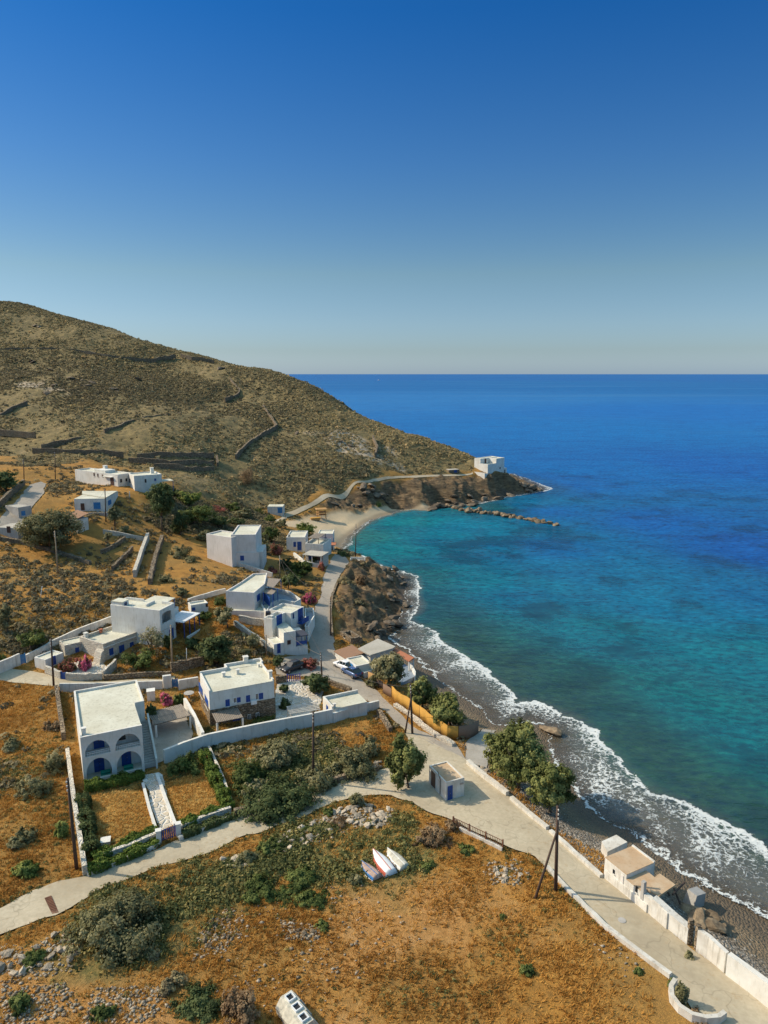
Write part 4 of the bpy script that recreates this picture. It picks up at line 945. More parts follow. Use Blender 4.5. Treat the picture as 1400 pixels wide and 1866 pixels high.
s2.fin(b)
def blk(name, pxs, zt, zb, mat='plaster', roof='roof_white', par=.0):
    P = [b5.loc(PZ(x, y, zt)) for x, y in pxs]; a = sum(P[i].x*P[(i+1) % len(P)].y-P[(i+1) % len(P)].x*P[i].y for i in range(len(P)))
    if a < 0: P.reverse()
    zl = zt-b5.zg; MB().prism([(p.x, p.y) for p in P], zb-b5.zg, zl-.05-par).build(name, mat, b5.root)
    c = sum((p.xy for p in P), Vector((0, 0)))/len(P)
    MB().prism([tuple(p.xy*.97+c*.03) for p in P], zl-.05-par, zl-.03-par).build('roof', roof, b5.root)
    if par:
        for i in range(len(P)):
            p, q = P[i].xy, P[(i+1) % len(P)].xy; d = (q-p).normalized(); n = Vector((-d.y, d.x))*.2
            MB().prism([tuple(p), tuple(q), tuple(q+n-d*.2), tuple(p+n+d*.2)], zl-.05-par, zl).build('parapet', mat, b5.root)
blk('upper_storey', [Q(80,328), Q(440,350), Q(580,235), Q(610,95), Q(430,105), Q(270,215)], z1, z2-2.5, 'plaster_grey', par=.3)
blk('middle_storey', [Q(80,575), Q(445,580), Q(595,590), Q(662,545), Q(640,500), Q(470,500), Q(120,500)], z2, z2-4.5, 'plaster_grey')
blk('terrace_block', [Q(600,600), Q(665,480), Q(780,432), Q(960,470), Q(1040,430), Q(900,330), Q(620,270), Q(480,420)], z2+.5, z2-5, 'plaster', 'panel_grey', par=.8)
o = b.poly('pergola', [Q(620,160), Q(785,175), Q(690,285), Q(585,250)], z1-.3, .1, 'reed', world=True); 
o = b.poly('pergola', [Q(592,290), Q(742,300), Q(680,372), Q(556,345)], z1-1.0, .1, 'reed', world=True)
for X, Y in (Q(620,165), Q(785,180), Q(690,285), Q(742,302), Q(680,370), Q(560,345)):
    p = b.loc(PZ(X, Y, z1-.5)); MB().box(p.x-.06, p.y-.06, z2-b.zg+.4, p.x+.06, p.y+.06, z1-b.zg-.45).build('post', 'blue', b.root)
b.poly('terrace_screen', [Q(560,350), Q(640,420), Q(645,412), Q(566,342)], z1-1.3, 1.6, 'blue', world=True)
s2 = sub(b, None, Q(440,350), Q(580,238), Q(430,330), zt=z1, zg=zg); s2.winl('front', s2.L*.25, s2.h-2.2, s2.L*.5, s2.h-1.0, 'shutter'); s2.fin(b)
s2 = sub(b, None, Q(445,578), Q(595,590), Q(440,540), zt=z2, zg=zg); s2.winl('front', s2.L*.22, s2.h-1.5, s2.L*.82, s2.h-.25, 'glass', mat='white_paint'); s2.fin(b)
blk('street_parapet', [Q(1090,545), Q(1200,540), Q(1215,640), Q(1130,790), Q(1090,780)], z4-1.4, zg-1, 'plaster', 'panel_grey', par=.7)

# H6: plain two-volume house
b = Bld('plain_house', 'tall plain off-white house of two joined cubes with one small blue window', (422.5,1030), (421,974.5), (466,974), (411,957))
b.ring(0, 0, b.L, b.D, -1.5, b.h, .25, .25, 'plaster_grey'); b.win('front', 438, 1012.5, 445, 1021.5, off=-.25)
b.slab(0, -.25, -1.5, b.L+.7, -.004, b.h*.42, 'lower_wall', 'plaster_grey')
s2 = sub(b, (379,1017), (376,973), (421,980), (388,966)); s2.ring(-.1, .1, s2.L, s2.D+1, -2, s2.h, .3, .25, 'plaster_grey'); s2.fin(b)
MB().box(b.L+.002, .5, -1.5, b.L+1.4, b.D*.7, b.h*.42).build('side_annex', 'plaster_grey', b.root)

# H7: beach houses
b = Bld('beach_house', 'white cube house with blue door beside the small beach', (525,1003), (522,979), (555.5,979), (512.5,967))
b.ring(0, 0, b.L, b.D, -2.5, b.h, .25, .2); b.win('front', 542.5, 987.5, 549.5, 1003, 'door'); b.win('front', 535, 987.5, 539.8, 996.5)
b.chimney(.6, 1.2, b.h-.2, .5, .6, 'cement'); m = sub(b, (556,1012), (556,990), (589,992), (560,979)); m.ring(0, 0, m.L, m.D, -2.5, m.h, .6, .2)
m.pergola(m.L*.1, .8, m.L*.7, m.D, m.h+1.2, zg=m.h-.6, posts='4', post='wood_pole'); m.fin(b)
m = sub(b, (557,1026), (557,1009), (589,1012), (559,1003)); m.slab(0, 0, -1.5, m.L, m.D, m.h, 'lower_storey', 'stone_pale'); m.slab(-.2, -1.4, m.h, m.L+.2, m.D, m.h+.14, 'canopy', 'roof_cement')
m.winl('front', m.L*.18, .1, m.L*.42, 2, 'door'); m.winl('front', m.L*.6, .9, m.L*.85, 1.8, 'shutter', mat='brown_door')
for xx in (0, m.L*.5, m.L): MB().box(xx-.07, -1.35, -.5, xx+.07, -1.2, m.h-.002).build('post', 'plaster', m.root)
m.fin(b)
b = Bld('tower_house', 'small square white tower house at the edge of the beach', (582,1000), (579.5,972.5), (607,972.5), (577,965.5))
b.ring(0, 0, b.L, b.D, -2.5, b.h, .2, .2); b.win('front', 591, 979.5, 596, 985.5); b.winl('right', b.D*.3, b.h*.35, b.D*.6, b.h*.6)
b.slab(-.5, -3.4, b.h*.42, b.L+.9, -.004, b.h*.42+.12, 'porch_roof', 'terracotta')
for xx in (b.L*.3, b.L*1.05): MB().box(xx, -3.3, -1, xx+.35, -2.95, b.h*.42-.002).build('pillar', 'plaster', b.root)

# H8: long white house at the foot of the hill
Z = lambda x, y: (150+x/8.235, 820+y/8.235)
b = Bld('hillside_house', 'long low white house of two wings at the foot of the hill', Z(790,610), Z(775,390), Z(1190,360), Z(680,345))
b.ring(0, 0, b.L, b.D, -3, b.h, .3, .25); b.win('front', *Z(938,435), *Z(964,490), 'shutter', mat='dark'); b.win('front', *Z(1082,428), *Z(1108,463)); b.win('left', *Z(705,432), *Z(725,490), 'glass', mat='brown_door')
p = b.at(*Z(1048,350), b.h-.3); b.chimney(p.x, p.y, b.h-.3, .8, 1.5)
b.slab(b.L+.002, .3, b.h*.45, b.L+3.2, b.D*.6, b.h*.45+.12, 'veranda_roof', 'roof_white'); MB().box(b.L+3, .35, -1, b.L+3.12, .47, b.h*.45-.002).build('post', 'blue', b.root)
s2 = sub(b, Z(540,548), Z(528,370), Z(690,348), Z(140,262)); s2.ring(0, 0, s2.L+1.2, s2.D, -2, s2.h, .35, .25)
for q in ((570,435,597,487), (650,425,674,470)): s2.win('front', *Z(q[0], q[1]), *Z(q[2], q[3]), 'shutter', mat='dark')
for q in ((170,345,190,390), (226,355,244,400), (297,368,314,400)): s2.win('left', *Z(q[0], q[1]), *Z(q[2], q[3]), 'shutter', mat='brown_door')
s2.win('left', *Z(428,410), *Z(474,528), 'door', mat='brown_door'); s2.slab(-.6, s2.D*.1, s2.h*.72, 0, s2.D*.3, s2.h*.77, 'door_hood', 'plaster')
p = s2.at(*Z(535,262), s2.h-.3); s2.chimney(s2.L+.4, s2.D*.55, s2.h-.3, .9, 1.6); s2.slab(s2.L*.3, s2.D*.35, s2.h-.35, s2.L+.8, s2.D*.6, s2.h+.5, 'roof_room', 'plaster'); s2.fin(b)

# H9: white house with wide blue window
b = Bld('blue_window_house', 'small cream house with one wide bright blue window and a leaning white roof', (136,932), (135,908.8), (192.5,908), (150,896))
b.ring(0, 0, b.L, b.D, -2, b.h, .05, .2, par=(0,0,0,0)); b.win('front', 170.8, 915.5, 183.5, 927.5, 'shutter', mat='blue_light'); b.win('front', 148, 917.5, 154, 930, 'door', mat='brown_door')
b.poly('roof_canopy', [(192.5,907), (214,894.5), (150,894.5), (150,900)], b.h+.12, .1, 'roof_white'); MB().box(b.L+2.9, b.D-.4, -1, b.L+3.05, b.D-.25, b.h-.0).build('post', 'plaster', b.root)
MB().box(.3, -3.2, -2.5, b.L+1, -3.0, .2).box(b.L+.8, -3.0, -2.5, b.L+1, -.2, .2).build('terrace_wall', 'cement', b.root); b.slab(.3, -3.0, -1, b.L+.8, -.002, -.3, 'terrace_floor', 'yard_cement')
b.win('right', 197, 911, 203, 920, 'shutter', mat='blue_light')

# left low cottages behind the big tree
b = Bld('flat_cottage', 'low cement cottage with a flat roof beside the upper lane', (36,945), (33,925), (57,921), (48,915)); b.ring(0, 0, b.L, b.D, -1.5, b.h, .1, .2, 'cement', 'roof_cement'); b.winl('front', b.L*.2, .5, b.L*.5, 1.6, 'shutter', mat='blue_light')
b = Bld('shed', 'wide low shed roofed in bare concrete at the left edge', (0,972), (-6,960), (32,962), (4,946)); b.ring(0, 0, b.L, b.D, -1.5, b.h, .1, .2, 'cement', 'roof_cement', par=(0,0,0,0)); b.winl('front', b.L*.5, .3, b.L*.65, 1.7, 'door', mat='brown_door')
b = Bld('tiled_cottage', 'half hidden cottage with a reddish sloping roof behind the big olive tree', (128,955), (120,938), (140,944), (126,931))
MB().box(0, 0, -1.5, b.L, b.D, b.h-.3).build('wall', 'plaster_aged', b.root); MB().add([(-.2,-.2,b.h-.3),(b.L+.2,-.2,b.h-.3),(b.L+.2,b.D+.2,b.h+.6),(-.2,b.D+.2,b.h+.6),(-.2,-.2,b.h-.15),(b.L+.2,-.2,b.h-.15),(b.L+.2,b.D+.2,b.h+.75),(-.2,b.D+.2,b.h+.75)], [(0,3,2,1),(4,5,6,7),(0,1,5,4),(1,2,6,5),(2,3,7,6),(3,0,4,7)]).build('roof', 'tiles', b.root); b.winl('front', .5, .4, 1.2, 1.3, 'glass', mat='brown_door')
b = Bld('outbuilding', 'tiny white outbuilding with a blue window behind the two-storey corner house', (350,1122), (348,1103), (379,1098), (352,1096)); b.ring(0, 0, b.L, b.D, -1.5, b.h, .25, .2, 'plaster'); b.win('front', 350, 1107, 356, 1113); b.win('front', 375, 1100, 379, 1106, 'glass', mat='brown_door')

# H10 / H11
b = Bld('beach_hut', 'small stone hut with a white roof and blue door above the small beach', (488,935), (487.5,922.5), (515.5,922.5), (492,918.5)); b.ring(0, 0, b.L, b.D, -1.5, b.h, .1, .2, 'plaster_aged', par=(0,0,0,0)); b.win('front', 506.5, 925, 514.5, 935, 'door', mat='blue_light')
X10 = lambda x, y: (780+x/4.667, 790+y/4.667)
b = Bld('point_house', 'lone square white house out on the rocky point', X10(512,348), X10(510,262), X10(650,242), X10(445,225)); b.D = min(b.D, 7.5); L_, D_, h = b.L, b.D, b.h
b.ring(0, 0, L_, D_, -4, h, .3, .3); zt2 = zof(X10(650,370), X10(650,212))-b.zg; print('point', L_, D_, h, zt2)
if zt2 < h+1.2: zt2 = h+2.4
b.ring(L_*.5, .003, L_-.003, D_*.55, h-.3, zt2, .2, .3); b.ring(-.003, D_*.55+.003, L_+.003, D_-.003, h-.3, zt2+.1, .2, .3)
b.winl('front', L_*.25, h-.25, L_*.34, h+1.8, 'door', D_*.55+.003, 'brown_door'); b.winl('front', L_*.72, h*.35, L_*.77, h*.55, 'glass', 0, 'dark')
MB().box(L_+.004, .5, -6, L_+2.8, 3.2, h*.35).build('lean_to', 'plaster', b.root); b.winl('front', L_+.9, -.6, L_+1.6, .8, 'glass', .5, 'brown_door')
MB().box(-2.6, -.4, -3, -2.3, D_, .9).box(-2.3, -.4, -3, -.1, -.1, .6).build('yard_wall', 'plaster', b.root)
b = Bld('path_shed', 'low stone shed with a blue door at the end of the coast path', X10(185,335), X10(180,308), X10(268,303), X10(190,298)); b.ring(0, 0, b.L, b.D, -1.5, b.h, .1, .2, 'stone_brown', 'roof_cement', par=(0,0,0,0)); b.winl('front', b.L*.5, 0, b.L*.75, b.h-.3, 'door')

# H12: fishermen's houses on the shore
Y5 = lambda x, y: (560+x/4.118, 1100+y/4.118)
b = Bld('boathouse', 'white fishermen house with brown tiled end roof beside two parked cars', Y5(216,412), Y5(210,350), Y5(300,407), Y5(320,308)); h = b.h; zt_ = b.zt
MB().box(0, 0, -1.5, b.L, b.D, h-.3).build('wall', 'plaster', b.root)
MB().add([(-.15,-.15,h-.3),(b.L,-.15,h-.3),(b.L,b.D+.1,h-.1),(-.15,b.D+.1,h-.1),(-.15,-.15,h-.1),(b.L,-.15,h-.1),(b.L,b.D+.1,h+.15),(-.15,b.D+.1,h+.15)], [(0,3,2,1),(4,5,6,7),(0,1,5,4),(1,2,6,5),(2,3,7,6),(3,0,4,7)]).build('tiled_roof', 'tiles', b.root)
s2 = sub(b, None, Y5(300,407), Y5(372,468), Y5(385,365), zt=zt_, zg=b.zg); s2.ring(.003, -.15, s2.L, s2.D, -1.5, s2.h, .2, .2); s2.win('front', *Y5(326,452), *Y5(346,482), off=-.15, mat='blue_light'); s2.fin(b)
s2 = sub(b, None, Y5(362,474), Y5(418,508), Y5(400,455), zt=zt_-1.0, zg=b.zg); s2.ring(.5, -.1, s2.L+.6, max(s2.D, 2.5), -1.5, s2.h, .15, .2); s2.fin(b)
b = Bld('flat_roof_boathouse', 'wide grey flat-roofed boathouse with its back to the surf', (668,1205), Y5(385,337), Y5(470,382), Y5(530,262), zt=5.3)
b.poly('roof', [Y5(380,337), Y5(530,262), Y5(662,320), Y5(640,335), Y5(475,385)], 5.3, .22, 'roof_cement', world=True); b.poly('wall', [Y5(392,345), Y5(530,275), Y5(650,325), Y5(475,380)], 5.05, 4.4, 'plaster_aged', world=True)
b.winl('right', b.D*.3, b.h-2.2, b.D*.5, b.h-1.2, 'shutter')
b = Bld('beach_shelter', 'open seaside shelter with a pinkish slab roof over a blue terrace', (745,1225), Y5(765,430), Y5(800,408), Y5(640,345), zt=4.6)
b.poly('roof', [Y5(636,342), Y5(668,335), Y5(802,405), Y5(765,432)], 4.6, .18, 'terracotta', world=True)
b.poly('terrace', [Y5(650,400), Y5(760,470), Y5(812,500), Y5(806,545), Y5(700,600), Y5(640,520)], 2.6, 2.0, 'panel_grey', world=True)
for X, Y in ((795,408), (765,428), (700,385)): p = b.loc(PZ(*Y5(X, Y), 4.42)); MB().box(p.x-.12, p.y-.12, 2.0-b.zg, p.x+.12, p.y+.12, 4.41-b.zg).build('post', 'plaster', b.root)
b.poly('low_wall', [Y5(780,440), Y5(815,510), Y5(812,545), Y5(804,545), Y5(803,512), Y5(772,450)], 3.3, 2.6, 'plaster', world=True)
b = Bld('stone_ruin', 'small roofless ruin of brown rubble stone above the rocks', Y5(330,312), Y5(245,207), Y5(328,260), Y5(412,240), zt=zof(Y5(330,312), Y5(328,260))); h = b.h; t_ = .5
MB().box(0, 0, -2, b.L, t_, h).box(0, b.D-t_, -2, b.L, b.D, h-.3).box(0, t_, -2, t_, b.D-t_, h-.15).box(b.L-t_, t_, -2, b.L, b.D-t_, h-.1).build('wall', 'stone_brown', b.root); b.winl('front', b.L*.4, h*.5, b.L*.5, h*.8, 'glass', mat='dark')
MB().box(t_, t_, -1, b.L-t_, b.D-t_, .3).build('floor', 'path_earth', b.root)

# H13 roadside low white building
b = Bld('roadside_store', 'long low white store with a flat roof built into the courtyard wall', (607,1314), Y5(185,772), Y5(450,715), Y5(100,700)); b.ring(0, 0, b.L, b.D, -1, b.h, .45, .25, par=(0,0,1,1)); b.winl('left', b.D*.4, .5, b.D*.6, 1.6, 'shutter'); b.chimney(b.L*.1, .4, b.h-.4, .3, .5)

# kiosk
b = Bld('pump_house', 'tiny white pump house with a blue door and rusty flat roof at the junction', Y5(1047,1483), Y5(1042,1343), Y5(1180,1305), Y5(912,1215)); kiosk = b
b.ring(0, 0, b.L, b.D, -.5, b.h, .12, .16, 'plaster_aged', 'roof_rust'); b.win('front', *Y5(1056,1370), *Y5(1087,1470), 'door'); b.slab(b.L*.75, -.08, b.h-.75, b.L*.95, -.001, b.h-.6, 'nameplate', 'metal')
b.slab(-.12, b.D*.42, .9, -.001, b.D*.52, 2.0, 'meter_box', 'plaster_grey'); MB().path([(-.08, b.D*.3, .2), (-.08, b.D*.3, b.h-.3), (-.08, b.D*.45, b.h+.5)], .04).build('conduit', 'metal_dark', b.root); b.slab(-.06, b.D*.62, .2, -.001, b.D*.85, 2.1, 'side_door', 'brown_door')

# ruined boathouse on the right
U = lambda x, y: (1080+x/4.375, 1500+y/4.375)
b = Bld('derelict_boathouse', 'derelict white boathouse with rusty flat roofs between road and surf', U(92,432), U(100,262), U(395,500), U(300,152)); h = b.h; ru = b; print('ruin', b.L, b.D, h)
xr = b.at(*U(270,402), h).x
b.ring(0, 0, xr, b.D, -2, h, .12, .2, 'plaster_aged', 'roof_rust', par=(0,0,1,0)); 
b.ring(xr+.003, 0, b.L, b.D-1.2, -2, h-.55, .05, .2, 'plaster_aged', 'roof_rust', par=(0,0,0,0))
b.poly('broken_roof', [U(400,505), U(535,400), U(662,490), U(532,578)], h-.6, .22, 'roof_rust')
b.poly('end_roof', [U(72,145), U(190,92), U(278,150), U(118,228)], h-1.6, 1.2, 'kerb')
MB().box(.2, -.12, -1, b.L+.8, -.002, h*.42).build('plinth', 'plaster_aged', b.root)
MB().box(b.L*.985, -.05, -.5, b.L+.25, .3, h+.5).build('pillar', 'cement', b.root)
b.winl('front', b.L*.24, h*.55, b.L*.29, h*.72, 'glass', mat='dark'); b.winl('front', b.L*.85, h*.55, b.L*.9, h*.8, 'glass', mat='dark')
MB().box(b.L+.26, 0, -2, b.L+3.0, .5, h-.7).build('broken_wall', 'plaster_aged', b.root)
b.slab(b.L*.46, -.06, .5, b.L*.53, -.001, h-.5, 'bare_patch', 'plaster_grey')
# ---------------- walls, fences, gates ----------------
wall('stone_wall', 'long brown rubble wall running down the left side of the arcaded house garden', 'wall', [(104,1262),(112,1318),(117,1350)], 1.2, .55, 'stone_brown', .12, .7)
wall('stone_wall', 'straight grey-brown garden wall beside the leaning dark pole at lower left', 'wall', [(124,1378),(132,1440),(141,1500),(156,1596)], 1.15, .45, 'stone_pale', .03)
wall('kerb', 'low whitewashed kerb wall along the road below the garden hedges', 'wall', [(160,1597),(250,1560),(291,1541)], .45, .4, 'kerb', .04)
wall('kerb', 'low whitewashed kerb wall right of the blue picket gate', 'wall', [(326,1532),(360,1518),(420,1492)], .45, .4, 'kerb', .04)
wall('garden_wall', 'low stone wall between two hedge rows left of the picket gate', 'wall', [(190,1568),(240,1550),(288,1530)], .9, .4, 'stone_pale', .05)
wall('garden_wall', 'low stone wall between two hedge rows right of the picket gate', 'wall', [(328,1517),(370,1500),(421,1483)], .9, .4, 'stone_pale', .05)
wall('garden_wall', 'thin stone wall beside the hedge that parts lawn and thicket', 'wall', [(381,1368),(405,1420),(423,1470)], .7, .3, 'stone_pale', .04)
wall('courtyard_wall', 'long white wall in front of the stone-based house, stepping down to the road', 'wall', [(300,1392),(336,1377),(379,1362),(450,1348),(560,1326),(606,1317)], [1.9,1.9,1.9,2.0,2.0,2.1], .35, 'plaster', .0)
wall('courtyard_wall', 'white wall below the flat-roofed roadside store', 'wall', [(607,1317.5),(650,1303),(690,1291)], [1.5,1.5,1.3], .4, 'plaster', .0)
wall('courtyard_wall', 'white wall sloping down beside the reed-roofed patio', 'wall', [(338,1292),(354,1320),(371,1356)], 1.7, .4, 'plaster', .02)
wall('path_wall', 'low white wall on the left of the paved garden path', 'wall', [(261,1432),(272,1475),(286,1520)], .45, .3, 'plaster', .0)
wall('path_wall', 'low white wall on the right of the paved garden path', 'wall', [(286,1415),(302,1460),(320,1508)], .5, .35, 'plaster', .0)
wall('roadside_wall', 'weathered white wall behind the arcaded house along the upper road', 'wall', [(110,1260),(200,1259),(297,1255)], 1.3, .3, 'plaster_aged', .0)
wall('roadside_wall', 'short white wall stub by the blue yard gate', 'wall', [(298,1254),(313,1252)], 2.0, .5, 'plaster', .0)
wall('roadside_wall', 'pale wall with a stone capping between the blue gate and stone-based house', 'wall', [(326,1256),(362,1250)], 1.5, .4, 'plaster_aged', .0)
wall('retaining_wall', 'brown rubble retaining wall with a small blue hatch', 'wall', [(312,1225),(340,1220),(372,1212)], 1.6, .5, 'stone_brown', .12, .8)
wall('retaining_wall', 'long brown retaining wall under the garden of the stone house', 'wall', [(190,1239),(250,1235),(312,1232)], .8, .4, 'stone_brown', .06)
wall('boundary_wall', 'tall pinkish white wall at the far left of the upper road', 'wall', [(-20,1234),(0,1227),(20,1219),(37,1211)], 1.9, .35, 'plaster_aged', .0)
wall('boundary_wall', 'white wall climbing behind the annexes of the stone house', 'wall', [(48,1207),(97,1180),(140,1160),(180,1145),(226,1128)], 1.3, .35, 'plaster_aged', .0)
wall('terrace_wall', 'irregular pale stone wall around the paved terrace with oleanders', 'wall', [(84,1226),(100,1232),(112,1237)], 1.2, .4, 'stone_pale', .1, .6)
wall('terrace_wall', 'crenellated pale stone wall in front of the oleander terrace', 'wall', [(121,1239),(150,1240),(187,1238)], 1.1, .4, 'stone_pale', .16, .5)
wall('terrace_wall', 'sloping stone wall at the right end of the oleander terrace', 'wall', [(188,1236),(200,1228),(212,1218)], [1.2,1.4,1.6], .4, 'stone_pale', .1, .6)
wall('stone_wall', 'tall straight stone wall with a flat top running down the dry slope', 'wall', [(270,982),(258,1015),(246,1052)], 1.5, .7, 'stone_pale', .03)
wall('stone_wall', 'crumbling stone wall parallel to the tall flat-topped one on the slope', 'wall', [(296,985),(284,1020),(274,1066)], 1.3, .8, 'stone_brown', .22, .7)
wall('stone_wall', 'pale coping wall running from the little cottages to the pines', 'wall', [(188,972),(205,974),(236,980),(267,986)], .9, .5, 'stone_pale', .03)
wall('stone_wall', 'short terrace wall below the big olive tree', 'wall', [(185,1010),(210,998),(228,984)], .9, .5, 'stone_brown', .15, .8)
wall('stone_wall', 'lower terrace wall right of the big olive tree', 'wall', [(205,1040),(225,1020),(242,1004)], 1.0, .5, 'stone_brown', .15, .8)
wall('stone_wall', 'stone bank below the shed and olive tree at the left edge', 'wall', [(0,984),(40,990),(90,1004),(135,1018),(165,1030)], .8, .7, 'stone_brown', .2, .9)
wall('cream_wall', 'thin cream wall between the corner house and the stepped house', 'wall', [(343,1100),(375,1090),(411,1080)], .9, .35, 'kerb', .0)
wall('cream_wall', 'thin cream wall running down from the plain house to the stepped house', 'wall', [(426,1030),(460,1040),(497,1052)], 1.0, .3, 'kerb', .0)
wall('stone_wall', 'roadside rubble bank along the left lane near the top left', 'wall', [(-10,936),(10,915),(28,898),(44,884)], 1.6, .6, 'stone_brown', .12)
wall('parapet_wall', 'thick cream sea wall beside the coast road below the kiosk', 'wall', [(853,1392),(885,1420),(925,1450)], .6, .55, 'kerb', .04)
wall('parapet_wall', 'low cream sea wall behind the two seaside trees', 'wall', [(932,1457),(965,1486),(998,1512)], .45, .5, 'kerb', .04)
wall('parapet_wall', 'low cream sea wall just above the derelict boathouse', 'wall', [(1003,1517),(1046,1556),(1096,1600)], .4, .45, 'kerb', .06)
wall('field_wall', 'low stone kerb between the coast road and the orange field', 'wall', [(997,1584),(1035,1626),(1100,1690),(1184,1754),(1222,1782)], .45, .4, 'kerb', .06)
wall('field_wall', 'low concrete base under the brown railing', 'wall', [(838,1512),(880,1532),(916,1550)], .35, .3, 'kerb', .02)
wall('sea_wall', 'sloping aged white wall beyond the derelict boathouse', 'wall', [(1190,1668),(1225,1695),(1256,1719)], [2.0,1.7,1.6], .7, 'plaster_aged', .03)
wall('sea_wall', 'white wall panel with dark doorways beside the coast road', 'wall', [(1270,1732),(1290,1746),(1322,1773)], [2.2,2.2,2.0], .4, 'plaster_aged', .0)
wall('sea_wall', 'long white wall leading off the lower right corner', 'wall', [(1325,1776),(1365,1806),(1440,1866)], [2.1,2.1,2.2], .5, 'plaster', .0)
for q in ((1256,1720),(1270,1731)):
    p = G(*q); m = MB().box(-.2, -.2, -.5, .2, .2, 2.5).build('gate_pillar', 'stone_brown'); m.location = p; setp(m, 'brown stone pillar left of the dark doorway in the sea wall' if q[0] < 1260 else 'brown stone pillar right of the dark doorway in the sea wall', 'pillar')
wall('planter_wall', 'curved cream planter wall at the lower right edge of the field', 'planter', [(1230,1796),(1222,1808),(1224,1826),(1238,1845),(1261,1860),(1286,1866),(1309,1864),(1320,1856)], .7, .35, 'kerb', .0, .6)
wall('street_wall', 'stone edge wall along the drop beside the village street', 'wall', [(606,1160),(603,1120),(606,1090),(618,1062)], .7, .35, 'stone_brown', .08, .8)
wall('street_wall', 'low rubble wall at the roadside corner of the dry field', 'wall', [(690,1300),(703,1320),(712,1335)], .7, .6, 'stone_brown', .15, .6)
wall('street_wall', 'rubble kerb under the yellow cloth fence', 'wall', [(720,1287),(745,1303),(775,1328),(800,1345),(827,1360)], .5, .7, 'stone_pale', .12, .7)
wall('yard_wall', 'rubble wall by the violet gate', 'wall', [(503,1246),(522,1243)], 1.2, .4, 'stone_brown', .05)
wall('yard_wall', 'curved rubble wall of the paved yard beside the road', 'wall', [(590,1243),(615,1252),(640,1262)], .8, .5, 'stone_brown', .08, .7)
wall('retaining_wall', 'rough stone wall at the foot of the thicket along the lower road', 'wall', [(428,1488),(470,1470),(560,1440),(620,1424),(690,1404)], .8, .5, 'stone_brown', .16, .8)
wall('terrace_wall', 'pale stepped stone wall descending in front of the stepped house', 'wall', [(428,1140),(452,1157),(475,1173),(496,1190)], 1.0, .5, 'stone_pale', .12, .7)
wall('terrace_wall', 'whitewashed stone terrace edge under the stepped house', 'wall', [(436,1134),(460,1139),(480,1141)], 1.4, .5, 'stone_pale', .05, .7)
wall('terrace_wall', 'low white garden wall below the beach house terrace', 'wall', [(536,1014),(556,1030),(588,1036)], 1.0, .4, 'plaster', .02)
hill = [([(0,640),(75,638),(150,643),(200,653),(250,657),(280,659),(320,650)],'stone wall crossing the upper hill from the left edge'), ([(420,695),(437,715),(435,722),(410,730)],'short crooked stone wall high on the hill'), ([(480,745),(505,780),(450,815),(430,835)],'angled stone wall turning back down the hill'),
 ([(250,770),(300,762),(330,758)],'short straight wall in the middle of the hill'), ([(60,822),(130,825),(190,826),(225,830)],'terrace wall just above the long hillside house'), ([(250,832),(320,831),(390,832)],'highest of three stacked terrace walls'), ([(235,838),(310,846),(390,846)],'middle one of three stacked terrace walls'),
 ([(280,850),(350,857),(390,856)],'lowest of three stacked terrace walls'), ([(190,790),(220,780),(245,772)],'slanting wall left of the mid-hill wall'), ([(75,815),(155,800)],'slanting wall above the terrace walls at left'), ([(0,790),(65,795)],'low wall at the left edge of the hill'), ([(395,835),(397,848)],'stub wall closing the three stacked terraces'), ([(680,800),(688,818),(684,832)],'pale stone wall near the bare scree'), ([(0,760),(30,745),(50,738)],'crooked wall at the far left of the hill'), ([(330,650),(350,655),(390,660)],'faint wall below the ridge')]
for P, lb in hill: wall('dry_stone_wall', lb, 'wall', P, 1.15 if 'terrace' in lb or 'terraces' in lb else 1.6, .7, 'stone_brown', .35, 2.0, 'dry stone walls on the hill')

def barfence(name, label, cat, p0, p1, h, mat, gap=.16, bar=.035, posts=True, group=None, base=.05):
    a, b = G(*p0), G(*p1); d = (b-a); L = d.xy.length; t = thing(name, label, cat, a, math.atan2(d.y, d.x), group); sl = d.z/L
    def Zq(x): return sl*x
    m = MB()
    for zz in (base+.1, h-.08): m.add([(0,-.02,zz),(L,-.02,zz+d.z),(L,.02,zz+d.z),(0,.02,zz),(0,-.02,zz+.06),(L,-.02,zz+.06+d.z),(L,.02,zz+.06+d.z),(0,.02,zz+.06)], [(0,3,2,1),(4,5,6,7),(0,1,5,4),(1,2,6,5),(2,3,7,6),(3,0,4,7)])
    m.build('rail', mat, t); m = MB(); n = int(L/gap)
    for i in range(n+1): x = L*i/n; m.box(x-bar/2, -.045, base+Zq(x), x+bar/2, -.021, h+Zq(x))
    m.build('pickets', mat, t)
    if posts:
        for x in ((0, L) if L < 5 else (0, L/3, 2*L/3, L)): MB().box(x-.07, -.07, -.4, x+.07, .07, h+.08+Zq(x)).build('post', mat, t)
    return t
barfence('picket_gate', 'blue picket gate at the foot of the paved garden path', 'gate', (295,1534), (322,1525), 1.35, 'blue', .2, .11)
for i, q in enumerate(((290,1537),(326,1524))):
    p = G(*q); m = MB().box(-.25, -.25, -.5, .25, .25, 1.5).box(-.3, -.3, 1.5, .3, .3, 1.6).build('gate_pillar', 'plaster'); m.location = p; m.rotation_euler.z = .35; setp(m, ('white pillar left of the blue picket gate', 'white pillar right of the blue picket gate')[i], 'pillar')
barfence('violet_gate', 'violet-blue wooden gate of the paved yard', 'gate', (524,1243), (547,1241), 1.25, 'blue_violet', .3, .12)
barfence('yard_gate', 'small bright blue gate in the upper road wall', 'gate', (315,1252), (324,1252), 1.3, 'blue_light', .12, .1)
barfence('terrace_gate', 'small blue gate of the oleander terrace', 'gate', (113,1237), (120,1238.5), 1.1, 'blue', .12, .1)
